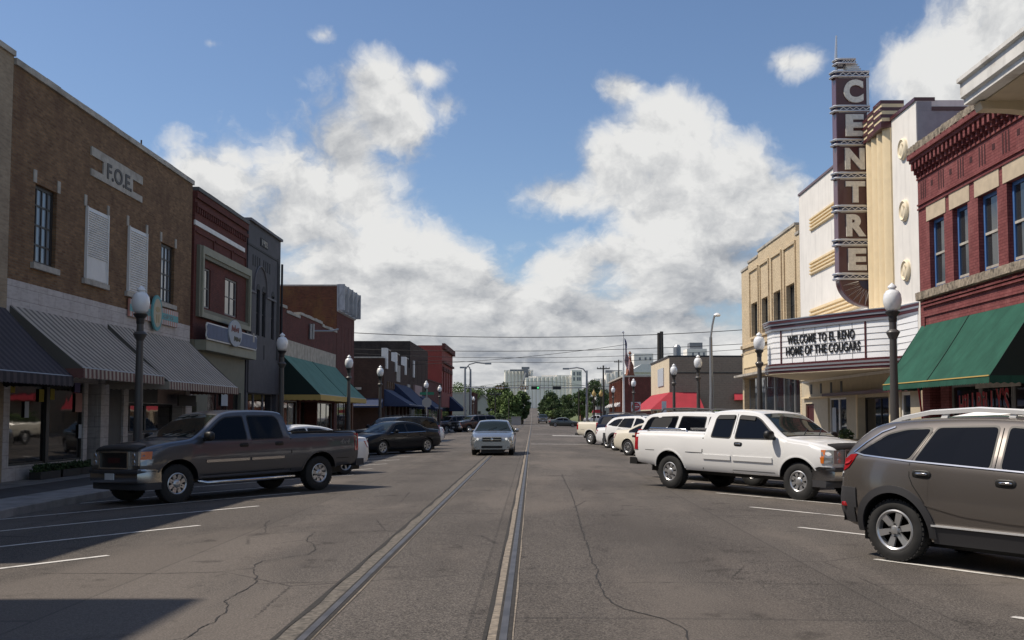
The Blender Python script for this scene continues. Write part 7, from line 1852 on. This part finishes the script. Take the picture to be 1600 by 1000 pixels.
VUE = dict(prof=[(-2.17,.88),(-2.155,.98),(-2.11,1.16),(-2.07,1.25),(-1.80,1.52),(-1.68,1.585),(-1.5,1.625),(-1.0,1.675),(-.4,1.70),(.05,1.69),(.32,1.65),(1.20,1.13),(1.30,1.10),(1.8,1.03),(2.15,.90),(2.27,.76)],
    belt=[(-2.17,1.16),(-1.9,1.185),(-1.2,1.15),(0,1.10),(1.2,1.03),(2.27,.70)], width=[(-2.17,.74),(-2.12,.80),(-2.00,.865),(-1.75,.905),(-.5,.925),(1.3,.92),(1.9,.88),(2.2,.76),(2.27,.66)], bottom=[(-2.17,.42),(-1.9,.36),(-1.0,.27),(1.0,.27),(1.9,.32),(2.27,.36)],
    axles=(-1.355,1.355), track=.775, wheel_r=.36, arch_r=.44, tyre_w=.235, rim_r=.235, rim='six', tumble=.48, shoulder=.05, tuck=.10, screen=(.36,1.18,.98,.99), rear=(-2.12,-1.80,.93,.90), crown=.03,
    windows=[dict(p=[(.97,1.10),(.46,1.48),(.26,1.565),(-.10,1.59),(-.10,1.13)], g=.02), dict(p=[(-.23,1.135),(-.23,1.59),(-.92,1.565),(-1.10,1.20),(-1.10,1.175)], g=.02), dict(p=[(-1.19,1.19),(-1.00,1.55),(-1.30,1.53),(-1.52,1.47),(-1.86,1.245),(-1.83,1.225)], g=.02)],
    seams=[[(.98,.40),(1.0,1.05)],[(-.17,.30),(-.17,1.11)],[(-.90,.56),(-.94,.68),(-1.02,.80),(-1.10,.90),(-1.15,1.0),(-1.16,1.15)],[(-.17,1.13),(-.17,1.58)],[(-1.15,1.17),(-.98,1.52)]],
    handles=[(-.03,.985),(-1.0,1.03)], handle_m='trim', grip_m='chrome', mirror=(.78,1.16,1.05,'p_bronze'), arch=(.085,.018,'clad'), extras=[nose((.72,.86),(.55,.70)), vue_extras])
MIDSUV = ped(VUE, 'p_white', rim='ten', extras=[nose((.74,.88),(.55,.70)), tail(.95,1.2,.2,.2), lambda B, r, pm: rack(B, r, pm, -1.5, .2)], rear=(-2.12,-1.80,.93,.90))

def place(pxa, pya, pxb, pyb, X_h=None): pass
def centre_from_wheel(px, py, which, P, ang, side):
    """ground contact of one visible wheel (photo pixel) -> vehicle centre for a given heading"""
    a = R(ang); fx, fy = math.cos(a), math.sin(a)
    q = at_z(px, py, -0.05); q = at_z(px, py, gz(q.x)); q = at_z(px, py, gz(q.x))
    ax = P['axles'][1] if which == 'f' else P['axles'][0]; t = P['track']+.1*0
    lx, ly = -fy*side*t, fx*side*t
    return q.x-fx*ax-lx, q.y-fy*ax-ly
HL = -(90+0) - 39          # heading of left-hand cars: towards -X and the camera
HR = -90+39                # heading of right-hand cars: towards +X and the camera
c = centre_from_wheel(495, 766, 'r', GMC, HL, 1); vehicle('pickup_truck', 'dark grey four-door pickup truck parked nose-in at the left kerb', 'pickup truck', GMC, 'p_pewter', *c, HL+1)
c = centre_from_wheel(1051, 763, 'r', SIL, HR, -1); vehicle('pickup_truck', 'white extended-cab pickup truck with a toolbox, parked at the right kerb', 'pickup truck', SIL, 'p_white', *c, HR-1)
c = centre_from_wheel(1405, 877, 'r', VUE, HR, -1); vehicle('crossover', 'bronze-grey crossover cut by the right edge of the photo', 'SUV', VUE, 'p_bronze', *c, HR)
# oncoming silver saloon
p = at_z(770, 711, -0.01); S1 = ped(SEDAN, 'p_silver', extras=[nose((.60,.75),(.44,.60), True, .40), tail(.72,.94)], side_strips=[], width=[(-2.42,.74),(-2.3,.84),(-1.9,.90),(0,.93),(1.5,.925),(2.1,.90),(2.32,.84),(2.42,.76)])
vehicle('saloon_car', 'silver saloon driving towards the camera over the left rail', 'car', S1, 'p_silver', p.x, p.y+1.5, -90, 'moving cars')
# left row behind the grey pickup
c = centre_from_wheel(537, 741, 'r', SEDAN, HL, 1); WS = ped(SEDAN, 'p_white', rim='five'); vehicle('saloon_car', 'low white car mostly hidden behind the dark grey pickup', 'car', WS, 'p_white', *c, HL)
c = centre_from_wheel(666, 707, 'r', SEDAN, HL, 1); vehicle('saloon_car', 'black saloon parked on the left with silver wheels', 'car', ped(SEDAN, 'p_black', rim='six'), 'p_black', c[0], c[1], HL)
vehicle('suv', 'long black SUV with tinted windows behind the black saloon', 'SUV', ped(BIGSUV, 'p_black'), 'p_black', -7.0, 51.8, HL).scale = (.97, .97, .93)
vehicle('saloon_car', 'white car whose tail shows past the black saloon', 'car', WS, 'p_white', -7.2, 58.2, HL)
p = at_y(737, 668, 112); vehicle('suv', 'dark maroon SUV parked beyond the side street on the left', 'SUV', ped(BIGSUV, 'p_maroon', axles=(-1.25,1.25)), 'p_maroon', p.x+.2, 112, HL-12)
p = at_y(716, 668, 116); vehicle('suv', 'dark vehicle with chrome nose half hidden by the maroon SUV', 'SUV', ped(BIGSUV, 'p_maroon'), 'p_maroon', p.x-.8, 116, HL-5)
# right row
c = centre_from_wheel(1051, 763, 'r', SIL, HR, -1)
vehicle('suv', 'big white SUV with dark windows just behind the white pickup', 'SUV', ped(BIGSUV, 'p_white'), 'p_white', c[0]+.15, c[1]+4.0, HR)
CR = ped(SEDAN, 'p_cream', prof=[(-2.42,.90),(-2.40,1.04),(-2.32,1.09),(-1.85,1.11),(-1.62,1.12),(-.95,1.36),(-.72,1.41),(-.2,1.46),(.15,1.45),(.42,1.39),(1.18,1.01),(1.28,.985),(1.8,.92),(2.2,.82),(2.36,.74),(2.42,.66)], rim='ten', wheel_r=.345, arch_r=.39)
c = centre_from_wheel(983, 712, 'r', CR, HR, -1); vehicle('saloon_car', 'cream saloon with multi-spoke wheels in the right row', 'car', CR, 'p_cream', *c, HR)
MS = ped(MIDSUV, 'p_white', arch=(.085,.018,'clad')); c = centre_from_wheel(962, 704, 'r', MS, HR, -1)
MS['extras'] = MS['extras'] + [lambda B, r, pm: [part2('rear_bumper', r, (B.x0-.06, -.84, .42), (B.x0+.12, .84, .84))]]
def part2(nm, r, a, b_): mb = MB(); mb.box(a, b_); return mb.build(nm, M['clad'], r)
vehicle('suv', 'white SUV with a dark rear bumper, next beyond the cream saloon', 'SUV', MS, 'p_white', *c, HR)
vehicle('saloon_car', 'white car with a plain boot between two SUVs in the right row', 'car', WS, 'p_white', c[0]-.05, c[1]+3.9, HR)
vehicle('suv', 'navy blue SUV with dark rear glass in the right row', 'SUV', ped(BIGSUV, 'p_navy'), 'p_navy', c[0]+.35, c[1]+7.2, HR)
c = centre_from_wheel(924, 694.6, 'r', PLAIN_PICK, HR, -1); vehicle('pickup_truck', 'cream white pickup whose bed ends the right row', 'pickup truck', PLAIN_PICK, 'p_cream', *c, HR)
# distance
p = at_y(881, 662, 163); vehicle('saloon_car', 'slate grey saloon crossing at the far junction', 'car', ped(SEDAN, 'p_slate'), 'p_slate', p.x, 163, 0, 'moving cars')
def far_car(px, Yc, P, pn, nm, label, cat, hd=-90):
    p = at_y(px, 640, Yc); r = vehicle(nm, label, cat, P, pn, 1, 60, hd, 'moving cars'); r.location = (p.x, Yc, gz(0, Yc)+.01); r.rotation_euler = (0,0,R(hd)); return r
far_car(848, 215, ped(BIGSUV, 'p_navy'), 'p_navy', 'suv', 'small dark SUV driving on the road beyond the junction', 'SUV')
far_car(845.5, 330, WS, 'p_white', 'saloon_car', 'tiny pale car far up the road', 'car')
far_car(932, 205, PLAIN_PICK, 'p_white', 'pickup_truck', 'white pickup parked beside the gold globe lamps', 'pickup truck', 180)
p = at_y(933, 643, 220); r = root_at('red_canopy', (p.x, 220, 0), 'small red canopy above the white pickup by the gold lamps', 'canopy')
part(lambda mb: mb.prism([(p.x-1.1,219,2.3),(p.x+1.1,219,2.3),(p.x+.8,219,3.0),(p.x-.8,219,3.0)], (0,2,0)), 'canopy', M['redl'], r)
part(lambda mb: [mb.tube([(p.x+k,219.5,0),(p.x+k,219.5,2.3)], .05, 6) for k in (-1,1)], 'post', M['galv'], r)
